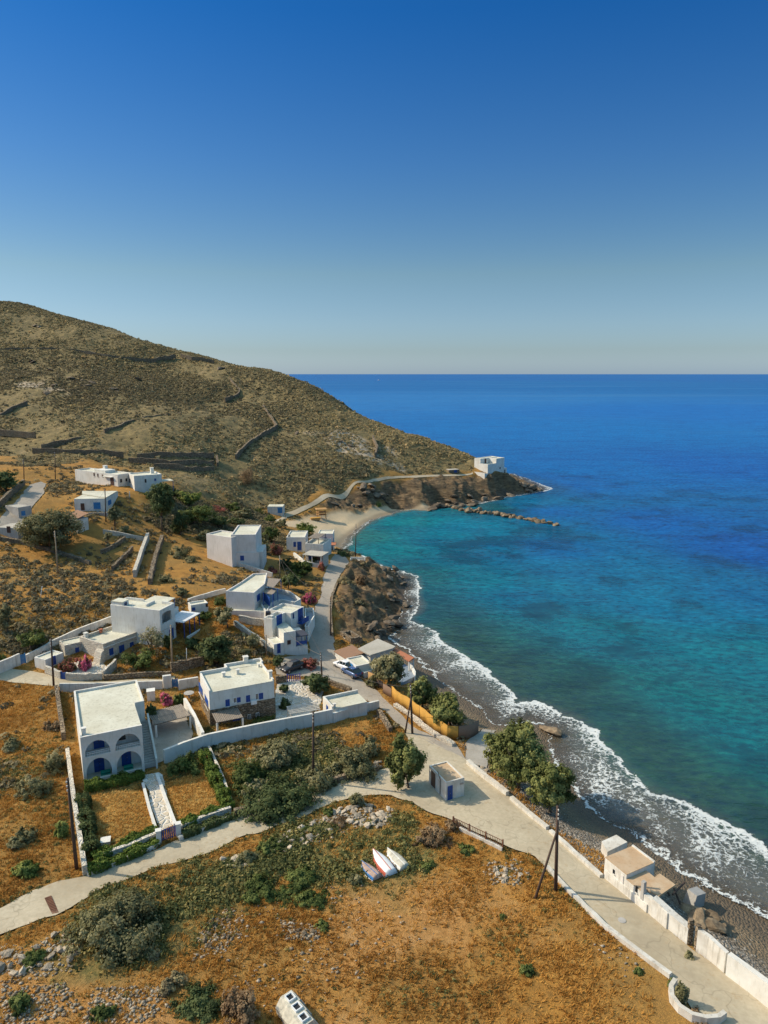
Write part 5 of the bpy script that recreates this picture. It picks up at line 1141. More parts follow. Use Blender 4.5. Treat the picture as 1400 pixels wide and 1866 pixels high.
barfence('wall_gate', 'pale blue gate in the pinkish boundary wall', 'gate', (38,1211), (47,1208), 1.6, 'blue_light', .12, .1)
barfence('railing', 'rusty brown railing along the field edge by the junction', 'railing', (826,1506), (916,1549), 1.15, 'iron_rust', .2, .05)
def clothfence(name, label, pts, h, mat, cat='fence', fold=.06, th=.05):
    P = GL(pts); o0 = P[0]; Q = resample([Vector((p.x, p.y, 0)) for p in P], .35); m = MB(); vs = []; fs = []; t = thing(name, label, cat, o0)
    for i, q in enumerate(Q):
        z = H(q.x, q.y); d = (Q[min(i+1, len(Q)-1)]-Q[max(i-1, 0)]).normalized(); n = Vector((-d.y, d.x, 0)); w = fold*math.sin(i*1.3)+fold*.6*math.sin(i*.37)
        for s_, zz in ((0, 0), (1, 0), (1, h), (0, h)):
            pp = q+n*(w*(.4 if zz else 1)+s_*th); vs.append((pp.x-o0.x, pp.y-o0.y, z+zz+(.06*math.sin(i*.6) if zz else -.1)-o0.z))
    for i in range(len(Q)-1):
        a = i*4; b = a+4; fs += [(a,a+1,b+1,b),(a+1,a+2,b+2,b+1),(a+2,a+3,b+3,b+2),(a+3,a,b,b+3)]
    m.add(vs, fs).build('panel', mat, t, True)
    for k in range(0, len(Q), 7):
        q = Q[k]; z = H(q.x, q.y)-o0.z; MB().tube((q.x-o0.x, q.y-o0.y+.12, z-.3), (q.x-o0.x, q.y-o0.y+.12, z+h+.1), .04).build('post', 'wood_pole', t)
    return t
clothfence('cloth_fence', 'bright ochre yellow cloth fence along the coast road', [(714,1273),(722,1282),(745,1296),(762,1309),(793,1333),(817,1348),(835,1349)], 2.1, 'ochre_cloth')
clothfence('board_fence', 'brown board fence at the seaward end of the yellow cloth', [(836,1349),(854,1347),(872,1337)], 2.1, 'planks', fold=.0)
clothfence('board_fence', 'grey-brown plank panel left of the yellow cloth', [(698,1263),(706,1268),(713,1272)], 1.6, 'planks', fold=.0)
clothfence('board_fence', 'tan wooden gate panel beside the white boathouse', [(671,1244),(683,1250)], 1.9, 'timber', fold=.0)
clothfence('board_fence', 'dark plank fence below the first shore tree', [(684,1251),(697,1256)], 1.3, 'planks', fold=.0)
# reed patio beside the arcaded house
b = Bld('reed_patio', 'reed-roofed patio shade right of the arcaded house', (286,1345), (283,1321), (348,1304), (296,1292), 'pergola')
b.pergola(0, 0, b.L, b.D, b.h, posts='4', post='plaster', pr=.12, zg=-.3)
b = Bld('slat_arbour', 'open slatted arbour beside the roadside store', (532,1308), (529,1300), (583,1292), (534,1286), 'pergola', zt=5.6)
m = MB()
for k in range(6): m.box(-.1, b.D*k/5, b.h-.1, b.L+.1, b.D*k/5+.1, b.h)
m.build('slats', 'kerb', b.root); [MB().box(x, y, -1, x+.12, y+.12, b.h-.101).build('post', 'kerb', b.root) for x in (0, b.L-.12) for y in (0, b.D-.02)]
for lb, q, w, h_ in (('small white cube hut beside the oleander of the arcaded house', (276,1275), 1.1, 1.5), ('white stone block on the left lawn', (193,1536), .9, .35)):
    p = G(*q); m = MB().box(-w/2, -w/2, -.3, w/2, w/2, h_).box(-w/2-.05, -w/2-.05, h_, w/2+.05, w/2+.05, h_+.06).build('masonry_block', 'plaster'); m.location = p; m.rotation_euler.z = .3; setp(m, lb, 'block')
p = G(345,1271); t = thing('round_table', 'round stone table in the small court between the houses', 'table', p); MB().tube((0,0,.68), (0,0,.76), .75, .75, 20).build('tabletop', 'cement', t); MB().tube((0,0,-.1), (0,0,.679), .2, .15).build('leg', 'cement', t)
p = G(343,1217); 

# ---------------- poles and wires ----------------
TOPS = {}
def pole(key, base, top, label, r=.15, name='utility_pole', mat='wood_pole', stay=None, cap=True, lean=0):
    p = G(*base); q = PY(top[0], top[1], p.y); h = q.z-p.z; t = thing(name, label, 'pole', p, 0)
    MB().tube((0, 0, -.5), (q.x-p.x, 0, h), r*1.15, r*.75, 10).build('shaft', mat, t, True)
    if cap:
        for k in range(3):
            z = h-.25-.45*k; x = (q.x-p.x)*z/h; MB().tube((x, -.08, z), (x, -.34, z+.02), .025).tube((x, -.34, z-.04), (x, -.34, z+.14), .05).build('insulator', 'plaster', t)
    if stay:
        s = G(*stay); j = .72; MB().tube((s.x-p.x, s.y-p.y, s.z-p.z-.3), ((q.x-p.x)*j, -.02, h*j), r*.85, r*.6, 8).build('stay', mat, t, True)
    TOPS[key] = Vector((q.x, p.y-.2, q.z-.3)); return t
pole(1, (140,1583), (123.4,1418), 'thick dark pole leaning beside the garden wall at lower left', .17)
pole(2, (98,1250), (93,1163), 'tall dark pole at the upper road by the annex hut', .15)
pole(3, (571,1424), (571,1297), 'dark pole rising from the thicket beside the lower road', .15)
pole(4, (752,1337), (748,1246), 'dark pole with a slanting stay in front of the yellow fence', .15, stay=(738,1336))
pole(5, (1013,1623), (1016.5,1469), 'tall brown pole with a slanting stay beside the coast road', .17, stay=(974,1638))
pole(6, (587,1231), (584.5,1189), 'pole carrying the cable by the parked cars', .12)
pole(7, (603,1158), (602,1091), 'thin pole at the edge of the village street', .11)
pole(8, (510,1051), (510,1012), 'pale pole among the gardens above the stepped house', .12, mat='wood_pale')
pole(9, (486,1195), (485,1157), 'short pole in front of the stepped house', .12, mat='wood_pale')
pole(10, (314,1220), (311.5,1139), 'pale pole in front of the corner house', .15, mat='wood_pale')
pole(11, (648,1016), (649,955), 'dark pole standing on the headland by the small beach', .12)
pole(12, (519.5,959), (520,936), 'pole at the inland end of the small beach', .12)
pole(13, (106,1046), (100,967), 'weathered pole on the shrubby slope in front of the big olive tree', .14, mat='wood_pale')
pole(14, (193,950), (191.5,891), 'dark pole in front of the wide blue window', .13)
pole(15, (101,876), (100,823), 'pole on the grassy rise left of the long hillside house', .12)
pole(16, (44,875), (43,836), 'pole beside the lane at upper left', .12)
pole(17, (340.5,1212), (340,1181), 'thin white pipe standing in the garden below the corner house', .05, 'pipe', 'white_paint', cap=False)
pole(18, (73,1089), (77,1068), 'white leaning stick on the shrubby slope', .06, 'stick', 'white_paint', cap=False)
def wire(a, b, sag, label, r=.022, n=14):
    P = [a.lerp(b, i/n)-Vector((0, 0, sag*4*(i/n)*(1-i/n))) for i in range(n+1)]; m = MB().path([p-a for p in P], r, 4).build('power_cable', 'metal_dark'); m.location = a; setp(m, label, 'cable', None)
pe = PZ(534,1164, TOPS[6].z+.6)
wire(TOPS[6], b5.root.location+Vector((0, 0, b5.h+.6)), .5, 'pale cable from the car-side pole to the stepped house', .04)
wire(TOPS[8], TOPS[7], 1.2, 'cable crossing from the garden pole to the street pole'); wire(TOPS[3], TOPS[5], 2.5, 'long cable from the thicket pole to the tall stayed pole', .015) if False else None
wire(TOPS[6], TOPS[4], 1.4, 'cable from the car-side pole to the yellow-fence pole', .02); wire(TOPS[8], TOPS[6]+Vector((0, 0, .2)), 1.0, 'cable from the garden pole to the car-side pole')

wire(TOPS[2], TOPS[10], 1.6, 'cable from the upper road pole to the corner house pole', .018); wire(TOPS[10], TOPS[9], 1.6, 'cable from the corner house pole to the stepped house pole', .018); wire(TOPS[13], TOPS[14], 1.5, 'cable from the slope pole to the blue window pole', .018)
# ---------------- vehicles ----------------
def car(label, nose, tail, paint, kind='hatch', name='parked_car'):
    a, b = G(*nose), G(*tail); c = (a+b)/2; c.z = H(c.x, c.y)+.07; rz = math.atan2(a.y-b.y, a.x-b.x); t = thing(name, label, 'car', c, rz); Lc = 4.1; w = .87
    # stations: x, half width, z bottom, z belt
    st = [(2.05,.62,.42,.62),(1.95,.74,.30,.74),(1.5,.84,.26,.86),(.85,w,.24,.95),(0,w,.24,.98),(-1.1,w,.24,1.0),(-1.75,.83,.28,1.0),(-2.0,.74,.36,.92),(-2.05,.66,.45,.7)]
    vs = []; fs = []; n = 8
    for x, hw, zb, zt in st:
        vs += [(x,-hw*.85,zb),(x,-hw,zb+.15),(x,-hw,zt-.12),(x,-hw*.88,zt),(x,hw*.88,zt),(x,hw,zt-.12),(x,hw,zb+.15),(x,hw*.85,zb)]
    for i in range(len(st)-1):
        for k in range(n): fs.append((i*n+k, i*n+(k+1) % n, (i+1)*n+(k+1) % n, (i+1)*n+k))
    fs += [tuple(range(n)), tuple(range((len(st)-1)*n, len(st)*n))]
    MB().add(vs, fs).build('body', paint, t, True)
    gl = [(.95,.74,.94),(.25,.62,1.42),(-1.15,.62,1.46),(-1.85,.72,1.0)]
    vs = []; fs = []
    for x, hw, z in gl: vs += [(x,-hw,z),(x,hw,z)]
    bot = [(x,s_*.78,.93) for x in (.98,.25,-1.15,-1.9) for s_ in (-1,1)]
    k = len(vs); vs += bot
    fs = [(0,1,3,2),(4,5,7,6),(2,3,5,4)]+[(k+2*i,k+2*i+2,2*i+2,2*i) for i in range(3)]+[(k+2*i+1,k+2*i+3,2*i+3,2*i+1) for i in range(3)]+[(k,k+1,1,0),(k+6,k+7,7,6)]
    MB().add(vs, fs).build('windows', 'glass', t)
    MB().add([(.22,-.60,1.425),(.22,.60,1.425),(-1.2,.60,1.465),(-1.2,-.60,1.465),(.12,-.5,1.49),(.12,.5,1.49),(-1.05,.5,1.52),(-1.05,-.5,1.52)], [(0,1,2,3),(4,5,6,7),(0,1,5,4),(1,2,6,5),(2,3,7,6),(3,0,4,7)]).build('roof', paint, t, True)
    for s_ in (-1, 1):
        for x0, x1, z1 in ((.27,.2,1.43),(-.45,-.5,1.45),(-1.15,-1.2,1.46)): MB().tube((x0+(.05), s_*.79, .95), (x1, s_*.635, z1), .045, .04, 6).build('pillar', paint, t)
        for x in (1.28, -1.3):
            y = s_*.80; o = MB().tube((x, y-.1, .31), (x, y+.1, .31), .32, .32, 18).build('wheel', 'rubber', t); MB().tube((x, y+s_*.09, .31), (x, y+s_*.112, .31), .2, .18, 12).build('rim', 'metal', o)
        MB().box(1.86, s_*.6-.14, .58, 2.03, s_*.6+.14, .72).build('headlight', 'lamp_clear', t); MB().box(-2.06, s_*.62-.1, .68, -1.94, s_*.62+.1, .9).build('tail_light', 'lamp_red', t); MB().box(.7, s_*.93-.08, .98, .85, s_*.93+.08, 1.1).build('mirror', paint, t)
    return t
car('white hatchback parked against the white boathouse', (613,1211), (641,1226), 'car_white'); car('blue hatchback parked behind the white car', (629,1223), (653,1238), 'car_blue'); car('dark grey car parked in front of the stepped house', (518,1226), (547,1217), 'car_grey')

# ---------------- boats ----------------
def hull(label, bow, stern, W, Hh, bottom, side, name='rowing_boat'):
    a, b = G(*bow), G(*stern); c = (a+b)/2; c.z = H(c.x, c.y)-.02; Ln = (a-b).xy.length; t = thing(name, label, 'boat', c, math.atan2(a.y-b.y, a.x-b.x)); n = 9; ns = 14
    def sec(s): return W/2*(math.sin(math.pi*min(1, (1-s)*.62+.0))**.8 if s > .0 else 1)
    rows = []
    for i in range(ns+1):
        s = i/ns; x = -Ln/2+Ln*s; hw = W/2*(1-max(0, (s-.35)/.65)**2.2)*(.86+.14*min(1, s*3)); hz = Hh*(1-.18*s*s)*(1 if s < .98 else .9); hw = max(hw, .02); rows.append((x, hw, hz))
    def loft(a0, a1, grow=0):
        vs = []; fs = []; m = 12
        for x, hw, hz in rows:
            for k in range(m+1):
                an = math.pi*(a0+(a1-a0)*k/m); cx = math.cos(an); sz = math.sin(an)
                vs.append((x, (hw+grow)*math.copysign(abs(cx)**.75, cx), (hz+grow)*sz**.8+.04))
        for i in range(ns):
            for k in range(m): fs.append((i*(m+1)+k, i*(m+1)+k+1, (i+1)*(m+1)+k+1, (i+1)*(m+1)+k))
        return vs, fs
    v, f = loft(0, 1); MB().add(v, f+[tuple(range(13))]).build('hull', bottom, t, True)
    for sd in (0, 1):
        v, f = loft(0 if sd == 0 else .78, .22 if sd == 0 else 1, .012); MB().add(v, f).build('side_strake', side, t, True, False)
    MB().path([(x, 0, hz+.06) for x, hw, hz in rows], .035, 6).build('keel', side, t)
    for sd in (-1, 1): MB().path([(x, sd*(hw+.02), .06) for x, hw, hz in rows], .035, 6).build('gunwale', 'boat_white', t)
    return t
hull('upturned rowing boat with blue side and pinkish worn bottom, nearest the bushes', (659,1574), (688,1603), 1.25, .5, 'boat_wood', 'boat_blue')
hull('upturned white rowing boat with a red side, in the middle of the three', (680,1553), (713,1596), 1.6, .62, 'boat_white', 'boat_red')
hull('upturned cream rowing boat with faded side, at the right of the three', (706,1551), (738,1585), 1.4, .55, 'boat_cream', 'boat_white')
p = PZ(691,693,0); t = thing('motor_boat', 'tiny white motor boat far out near the horizon', 'boat', p, .2)
MB().add([(-9,-2.6,-.5),(6,-2.6,-.5),(11,0,-.2),(6,2.6,-.5),(-9,2.6,-.5),(-9,-3,2),(6,-3,2.3),(13,0,3),(6,3,2.3),(-9,3,2)], [(0,4,3,2,1),(5,6,7,8,9),(0,1,6,5),(1,2,7,6),(2,3,8,7),(3,4,9,8),(4,0,5,9)]).build('hull', 'boat_white', t); MB().box(-5, -2, 2, 4, 2, 5).box(-3, -1.6, 5, 2, 1.6, 7).build('cabin', 'boat_white', t)

# ---------------- bins, beach hut and small things ----------------
def bin_(label, base, rz):
    p = G(*base); t = thing('recycling_bin', label, 'bin', p, rz, None)
    prof = [(-.85,0),(-.95,.75),(-.5,1.45),(.5,1.45),(.95,.75),(.85,0)]; vs = []; n = len(prof)
    for y in (-.72, .72): vs += [(x, y*(1 if z < 1 else .92)*.9, z) for x, z in prof]
    MB().add(vs, [tuple(range(n)), tuple(range(n, 2*n))]+[(i, (i+1) % n, (i+1) % n+n, i+n) for i in range(n)]).build('body', 'boat_cream', t)
    MB().box(-.32, -.34, 1.45, .32, -.26, 1.62).box(-.32, .26, 1.45, .32, .34, 1.62).box(-.32, -.26, 1.45, -.24, .26, 1.62).box(.24, -.26, 1.45, .32, .26, 1.62).build('hatch_frame', 'boat_white', t); MB().box(-.24, -.26, 1.44, .24, .26, 1.50).build('opening', 'dark', t)
    MB().box(-.93, -.665, .70, .93, -.652, .76).build('seam', 'iron_rust', t)
bin_('white angular container at the bottom edge, farthest from the viewer', (530,1848), -.85+1.57); bin_('white angular container at the bottom edge, behind the farthest one', (542,1866), -.85+1.57); bin_('white angular container half out of the frame', (554,1885), -.85+1.57)
p = G(586,945); t = thing('lifeguard_tower', 'small orange timber tower on the small beach', 'tower', p, .2)
for x in (-1.6, 1.6):
    for y in (-1.2, 1.2): MB().tube((x, y, -.3), (x*.8, y*.8, 3.4), .1, .08, 6).build('leg', 'timber', t)
for z in (1.4, 2.3): MB().box(-1.7, -1.3, z, 1.7, 1.3, z+.12).build('platform', 'timber', t)
MB().add([(-2,-1.6,3.4),(2,-1.6,3.4),(2,1.6,3.4),(-2,1.6,3.4),(-1.8,-1.4,3.6),(1.8,-1.4,3.6),(1.8,1.4,3.6),(-1.8,1.4,3.6)], [(0,3,2,1),(4,5,6,7),(0,1,5,4),(1,2,6,5),(2,3,7,6),(3,0,4,7)]).build('roof', 'timber', t)
p = G(575,948); t = thing('beach_box', 'low ochre box beside the timber tower', 'box', p, .3); MB().box(-1.6, -.7, 0, 1.6, .7, .8).build('body', 'timber', t); MB().box(-1.7, -.8, .8, 1.7, .8, .95).build('lid', 'ochre_cloth', t)
p = G(652,1024); t = thing('stone_bench', 'white masonry bench on top of the rocky headland', 'bench', p, -.05); MB().box(-1.9, -.5, -.8, 1.9, .5, .45).build('seat', 'kerb', t); MB().box(-1.9, .5, -.8, 1.9, .75, 1.1).build('backrest', 'kerb', t)
for i, x in enumerate((-1.9, 1.7)): MB().box(x, -.5, .45, x+.2, .5, .8).build('armrest', 'kerb', t)
g = [G(*q) for q in ((82,1638.6),(93.6,1634.3),(107.9,1664.3),(95.7,1667))]; c = sum(g, Vector())/4; t = thing('drain_grate', 'dark rusty drain grate set in the lower road', 'grate', c+Vector((0,0,.07))); m = MB()
e0, e1, e2, e3 = [q-c for q in g]; e0.z = e1.z = e2.z = e3.z = 0
for k in range(12): a, b_ = k/12, (k+.72)/12; p0, p1, p2, p3 = e0.lerp(e3, a), e1.lerp(e2, a), e1.lerp(e2, b_), e0.lerp(e3, b_); m.prism([tuple(v.xy) for v in (p0, p3, p2, p1)], 0, .035)
m.build('bars', 'iron_rust', t); MB().prism([tuple(v.xy*1.04) for v in (e0, e3, e2, e1)], -.03, .004).build('pit', 'dark', t)
for q in ((1133.5,1678),): p = G(*q); m = MB().tube((0,0,.055), (0,0,.085), .36, .36, 20).build('manhole_cover', 'cement'); m.location = p; setp(m, 'round manhole cover in the coast road near the long pole shadow', 'manhole')
t = thing('palm_stool', 'x', 'x') if False else None
# ---------------- rocks ----------------
def rockmesh(name, seed, sub=2, flat=.7):
    bm = bmesh.new(); bmesh.ops.create_icosphere(bm, subdivisions=sub, radius=1); rng = random.Random(seed)
    pl = [(Vector((rng.gauss(0,1), rng.gauss(0,1), rng.gauss(0,1))).normalized(), rng.uniform(.45, .85)) for _ in range(9)]
    for v in bm.verts:
        for n, d in pl:
            k = v.co.dot(n)
            if k > d: v.co -= n*(k-d)
        v.co += Vector((rng.uniform(-.05,.05), rng.uniform(-.05,.05), rng.uniform(-.05,.05)))
        v.co.z *= flat
    me = bpy.data.meshes.new(name); bm.to_mesh(me); bm.free(); return me
def mrock(name, c1, c2, c3):
    t = NT(name); oi = t.n('ShaderNodeObjectInfo'); tc = t.n('ShaderNodeTexCoord'); n = t.noise(2.2, 6, .7, tc.outputs['Object'])
    c = t.ramp(n, [(.3, c1), (.55, c2), (.75, c3)]); v = t.n('ShaderNodeHueSaturation'); t.l(c, v.inputs['Color']); t.l(t.math('ADD', t.math('MULTIPLY', oi.outputs['Random'], .7), .65), v.inputs['Value'])
    t.col(v.outputs[0]); t.bump(n, .6, .15); MAT[name] = t.m
mrock('rock_grey', (.28, .23, .165), (.44, .37, .28), (.58, .50, .39)); mrock('rock_brown', (.10, .07, .045), (.22, .165, .105), (.38, .30, .20)); mrock('rock_dark', (.08, .065, .05), (.18, .14, .10), (.32, .26, .18))
def rocks(name, pts, size, mat, label, group, cat='rock', seed=1, flat=.7, sink=.3, var=.5, water=False):
    rng = random.Random(seed); ms = [rockmesh(name, seed*10+i, 2 if size > .7 else 1, flat) for i in range(5)]
    for m in ms: m.materials.append(MAT[mat])
    xs = np.array([p[0] for p in pts]); ys = np.array([p[1] for p in pts]); zs = hs(xs, ys)+disp(xs, ys)
    for i in range(len(pts)):
        o = bpy.data.objects.new(name, ms[rng.randrange(5)]); C.objects.link(o); s = size*math.exp(rng.uniform(-var, var))
        o.scale = (s*rng.uniform(.8, 1.4), s*rng.uniform(.7, 1.1), s*rng.uniform(.6, 1.0)); o.rotation_euler = (rng.uniform(-.5,.5), rng.uniform(-.5,.5), rng.uniform(0,6.28))
        o.location = (pts[i][0], pts[i][1], (pts[i][2] if len(pts[i]) > 2 else max(zs[i], -.2))+s*flat*(.5-sink)); setp(o, label, cat, group)
def inpoly(P, n, rng):
    P = np.array(P); out = []
    while len(out) < n:
        x = rng.uniform(P[:,0].min(), P[:,0].max(), n*3); y = rng.uniform(P[:,1].min(), P[:,1].max(), n*3); k = pip(x, y, P); out += list(zip(x[k], y[k]))
    return out[:n]
rg = np.random.default_rng(3)
bw = [PZ(*q, 0) for q in ((800,921),(820,924),(845,930),(872,934),(900,937),(930,942),(960,948),(990,953),(1022,958))]
pts = []
for i in range(78):
    s = i/77*(len(bw)-1); k = min(int(s), len(bw)-2); p = bw[k].lerp(bw[k+1], s-k); w = 1.5*(1.15-.5*i/77); pts.append((p.x+rg.normal(0,.5), p.y+rg.normal(0,w*.7), rg.uniform(-.15,.35)))
rocks('boulder', pts, 1.15, 'rock_brown', 'rough brown boulder of the low breakwater across the bay', 'boulders of the breakwater', 'boulder', 5, .7)
pp = []
heap = [([(500,1530),(560,1505),(600,1480),(660,1462),(715,1475),(720,1495),(690,1510),(640,1500),(590,1520),(545,1545),(500,1560)], 150), ([(405,1568),(450,1555),(465,1580),(415,1592)], 14)]
for P, n in heap: pp += inpoly(XY(P), n, rg)
rocks('rubble_stone', pp, .36, 'rock_grey', 'grey rubble stone in the long heap beside the lower road', 'rubble stones heaped beside the lower road', 'stone', 11, .75, .15, .45)
pp = []
for P, n in (([(0,1735),(60,1740),(75,1715),(110,1700),(140,1720),(130,1750),(70,1770),(0,1790)], 40),): pp += inpoly(XY(P), n, rg)
rocks('rubble_stone', pp, .33, 'rock_grey', 'grey stone of the tumbled wall at the lower left corner', 'stones of the tumbled wall at lower left', 'stone', 12, .75, .15, .45)
pp = inpoly(XY([(375,1690),(420,1655),(440,1680),(400,1740),(370,1740)]), 17, rg)+inpoly(XY([(520,1680),(575,1690),(570,1715),(530,1705)]), 13, rg)
rocks('rubble_stone', pp, .24, 'rock_brown', 'brownish stone in a small scatter in the middle of the scrub', 'stones scattered in the middle scrub', 'stone', 14, .7, .2, .4)
rocks('rubble_stone', inpoly(XY([(898,1580),(935,1572),(955,1592),(925,1612),(898,1606)]), 26, rg), .30, 'rock_grey', 'pale stone in the round heap near the tall stayed pole', 'stones heaped near the tall stayed pole', 'stone', 15, .7, .15, .4)
rocks('rubble_stone', inpoly(XY([(655,1400),(700,1385),(700,1400),(660,1412)]), 12, rg), .4, 'rock_grey', 'grey stone at the road bend under the junction tree', 'stones at the road bend', 'stone', 16, .7, .15, .3)
rocks('rubble_stone', inpoly(XY([(690,1300),(705,1320),(695,1325),(682,1306)]), 9, rg), .4, 'rock_brown', 'brown stone at the road corner of the dry field', 'stones at the corner of the dry field', 'stone', 17, .7, .15, .3)
# shore rocks
sp = []
for P, n in (([(700,1168),(735,1142),(718,1128),(700,1140),(668,1150),(660,1165)], 16), ([(737,1114),(745,1100),(737,1087),(700,1082),(690,1110)], 16), ([(741,1069),(733,1052),(694,1040),(680,1050),(700,1070)], 14), ([(690,1040),(655,1020),(650,1028),(670,1045)], 6)): sp += inpoly([(PZ(*q, .8).x, PZ(*q, .8).y) for q in P], n, rg)
rocks('shore_rock', sp, 1.0, 'rock_dark', 'dark wet rock at the foot of the headland below the village street', 'wet rocks at the foot of the headland', 'rock', 21, .55, .1, .5)
sp = []
for P, n in (([(775,928),(800,915),(860,905),(900,903),(930,898),(935,902),(900,910),(860,918)], 26), ([(935,892),(975,884),(988,890),(960,897)], 14), ([(610,940),(650,925),(700,915),(720,918),(690,925),(640,936)], 14), ([(930,876),(960,880),(950,886),(935,884)], 5)): sp += inpoly([(PZ(*q, 1.0).x, PZ(*q, 1.0).y) for q in P], n, rg)
rocks('shore_rock', sp, 1.8, 'rock_dark', 'dark rock at the waterline of the far point', 'rocks at the waterline of the far point', 'rock', 22, .55, .1, .5)
sp = [(PZ(x, y, 1).x, PZ(x, y, 1).y) for x, y in ((1262,1668),(1270,1676),(1283,1668),(1292,1680),(1302,1676),(1312,1686),(1280,1690),(1268,1690),(1325,1700),(1300,1700))]
rocks('fallen_slab', sp, .95, 'rock_brown', 'pale broken slab lying behind the sea wall near the derelict boathouse', 'broken slabs behind the sea wall', 'slab', 23, .5, .1, .3)
p = PZ(1265,1640,1.0); m = MB().add([(-1,-.6,-.6),(1,-.6,-.6),(1,.6,-.6),(-1,.6,-.6),(-.8,-.5,1.1),(.9,-.5,.9),(.9,.5,.9),(-.8,.5,1.1)], [(0,3,2,1),(4,5,6,7),(0,1,5,4),(1,2,6,5),(2,3,7,6),(3,0,4,7)]).build('concrete_block', 'cement'); m.location = p; m.rotation_euler = (.1,.15,.6); setp(m, 'leaning concrete block on the wet sand beyond the derelict boathouse', 'block')
for i, (a, b_) in enumerate((((1204,1597),(1220,1632)), ((1226,1630),(1248,1608)), ((1228,1618),(1240,1648)))):
    a, b_ = PZ(*a, 2.4), PZ(*b_, 1.6); m = MB().tube((0,0,0), b_-a, .1, .1, 6).build('broken_beam', 'wood_pole'); m.location = a; setp(m, ('broken beam leaning off the lower rusty roof', 'broken beam sticking out seaward past the rusty roof', 'broken beam lying lowest beside the collapsed bay')[i], 'beam')
rocks('rubble_stone', inpoly([(PZ(*q, 1.4).x, PZ(*q, 1.4).y) for q in ((855,1400),(880,1405),(900,1420),(880,1425),(858,1405))], 8, rg), .4, 'rock_grey', 'grey stone by the ramp to the shingle beach', 'stones by the beach ramp', 'stone', 24, .7, .1, .3)
rocks('outcrop', [(q.x, q.y) for q in (PZ(1003,1330,.3),)]*1, 1.6, 'rock_brown', 'rounded brown rock washed by foam behind the largest seaside tree', None, 'rock', 25, .5, .1, .1)
op = [(G(*q).x, G(*q).y) for q in ((64,591),(72,592),(55,657),(60,658),(92,672),(130,688),(150,702),(160,703),(190,710),(205,713),(214,716),(100,704),(400,676),(406,675),(432,748),(540,790),(533,858),(330,900),(600,800),(620,806),(640,812),(88,715),(150,690),(252,692),(170,698))]
rocks('outcrop', op, 1.6, 'rock_dark', 'dark rock outcrop jutting from the scrub on the hill', 'rock outcrops on the hill', 'rock', 26, .5, .25, .4)
for s in [Vector((0,0,0))]: pass

# ---------------- trees ----------------
plant('tamarisk_tree', 'dense upright green tree at the road junction beside the pump house', (744,1436), (706,1335,776,1436), 'leaf_tamarisk', .22, 15000, None, 22)
plant('tamarisk_tree', 'largest bushy tamarisk on the shingle between road and surf', (945,1438), (885,1312,1000,1430), 'leaf_tamarisk', .23, 22000, None, 26)
plant('tamarisk_tree', 'rounder tamarisk just right of and in front of the largest one', (1003,1480), (957,1380,1047,1474), 'leaf_tamarisk', .22, 16000, None, 20)
plant('tamarisk_tree', 'tamarisk rising behind the seaward end of the yellow fence', (822,1330), (780,1262,851,1324), 'leaf_tamarisk', .22, 11000, None, 18)
plant('tamarisk_tree', 'smaller tamarisk behind the middle of the yellow fence', (770,1296), (744,1234,798,1290), 'leaf_tamarisk', .22, 9000, None, 16)
plant('tamarisk_tree', 'spreading tamarisk between the white boathouse and pink-roofed shelter', (708,1254), (671,1185,750,1248), 'leaf_olive', .24, 8000, None, 18)
plant('olive_tree', 'very large dark grey-green tree in front of the low cottages at left', (92,1004), (36,924,146,1002), 'leaf_olive', .30, 12000, None, 24, (0,.85))
plant('carob_tree', 'broad dark green tree below the stepped house garden', (396,1216), (356,1156,426,1216), 'leaf_dark', .24, 8000, None, 18)
plant('pine_tree', 'tall dark pine leaning over the slope right of the long hillside house', (296,968), (268,882,318,945), 'leaf_dark', .3, 6500, None, 18, (0,.9), loose=.4)
plant('pine_tree', 'bright topped pine beside the long hillside house', (290,915), (266,880,308,912), 'leaf_green', .3, 2600, None, 12)
plant('pine_tree', 'wide dark pine right of the leaning one', (330,975), (312,935,348,972), 'leaf_dark', .3, 3800, None, 12, (0,.85))
plant('pine_tree', 'flat-topped green pine behind the plain house', (352,955), (325,918,392,950), 'leaf_green', .3, 4200, None, 14)
plant('fig_tree', 'grey-green bush tree left of the pines', (210,958), (192,920,226,952), 'leaf_olive', .25, 2600, None, 10)
plant('fig_tree', 'small tree on the terraces above the dry slope', (196,995), (188,966,206,986), 'leaf_olive', .22, 1000, None, 8)
plant('fig_tree', 'small tree by the court of the reed patio', (276,1320), (264,1282,290,1314), 'leaf_dark', .2, 2200, None, 10)
plant('fig_tree', 'straggly dry-stemmed tree against the corner house wall', (275,1195), (250,1138,300,1186), 'leaf_olive', .2, 1500, None, 9, loose=1.0, trunk_r=.12)
plant('fig_tree', 'leafy tree spilling over the stone house garden wall', (250,1215), (222,1184,284,1212), 'leaf_green', .2, 2400, None, 10, loose=.5)
plant('olive_tree', 'dark tree leaning at the corner house entrance', (303,1182), (296,1148,317,1180), 'leaf_dark', .2, 1500, None, 8)
plant('olive_tree', 'grey olive beside the steps left of the stepped house', (415,1145), (388,1104,432,1138), 'leaf_olive', .22, 2200, None, 10, loose=.6)
plant('olive_tree', 'small olive in front of the stepped house wall', (455,1180), (442,1150,476,1178), 'leaf_olive', .22, 1600, None, 8, loose=.6)
plant('pine_tree', 'dark spreading bush tree in the paved yard by the violet gate', (577,1262), (546,1222,602,1262), 'leaf_dark', .22, 4500, None, 14)
plant('green_tree', 'bright green tree between the beach house and tower house', (562,975), (534,950,582,975), 'leaf_bright', .28, 3000, None, 12)
plant('green_tree', 'rounded green tree left of the beach house', (492,990), (476,958,510,986), 'leaf_green', .28, 3000, None, 12)
plant('green_tree', 'pale yellow-green tree at the foot of the hill', (345,925), (322,892,368,920), 'leaf_bright', .32, 3200, None, 12)
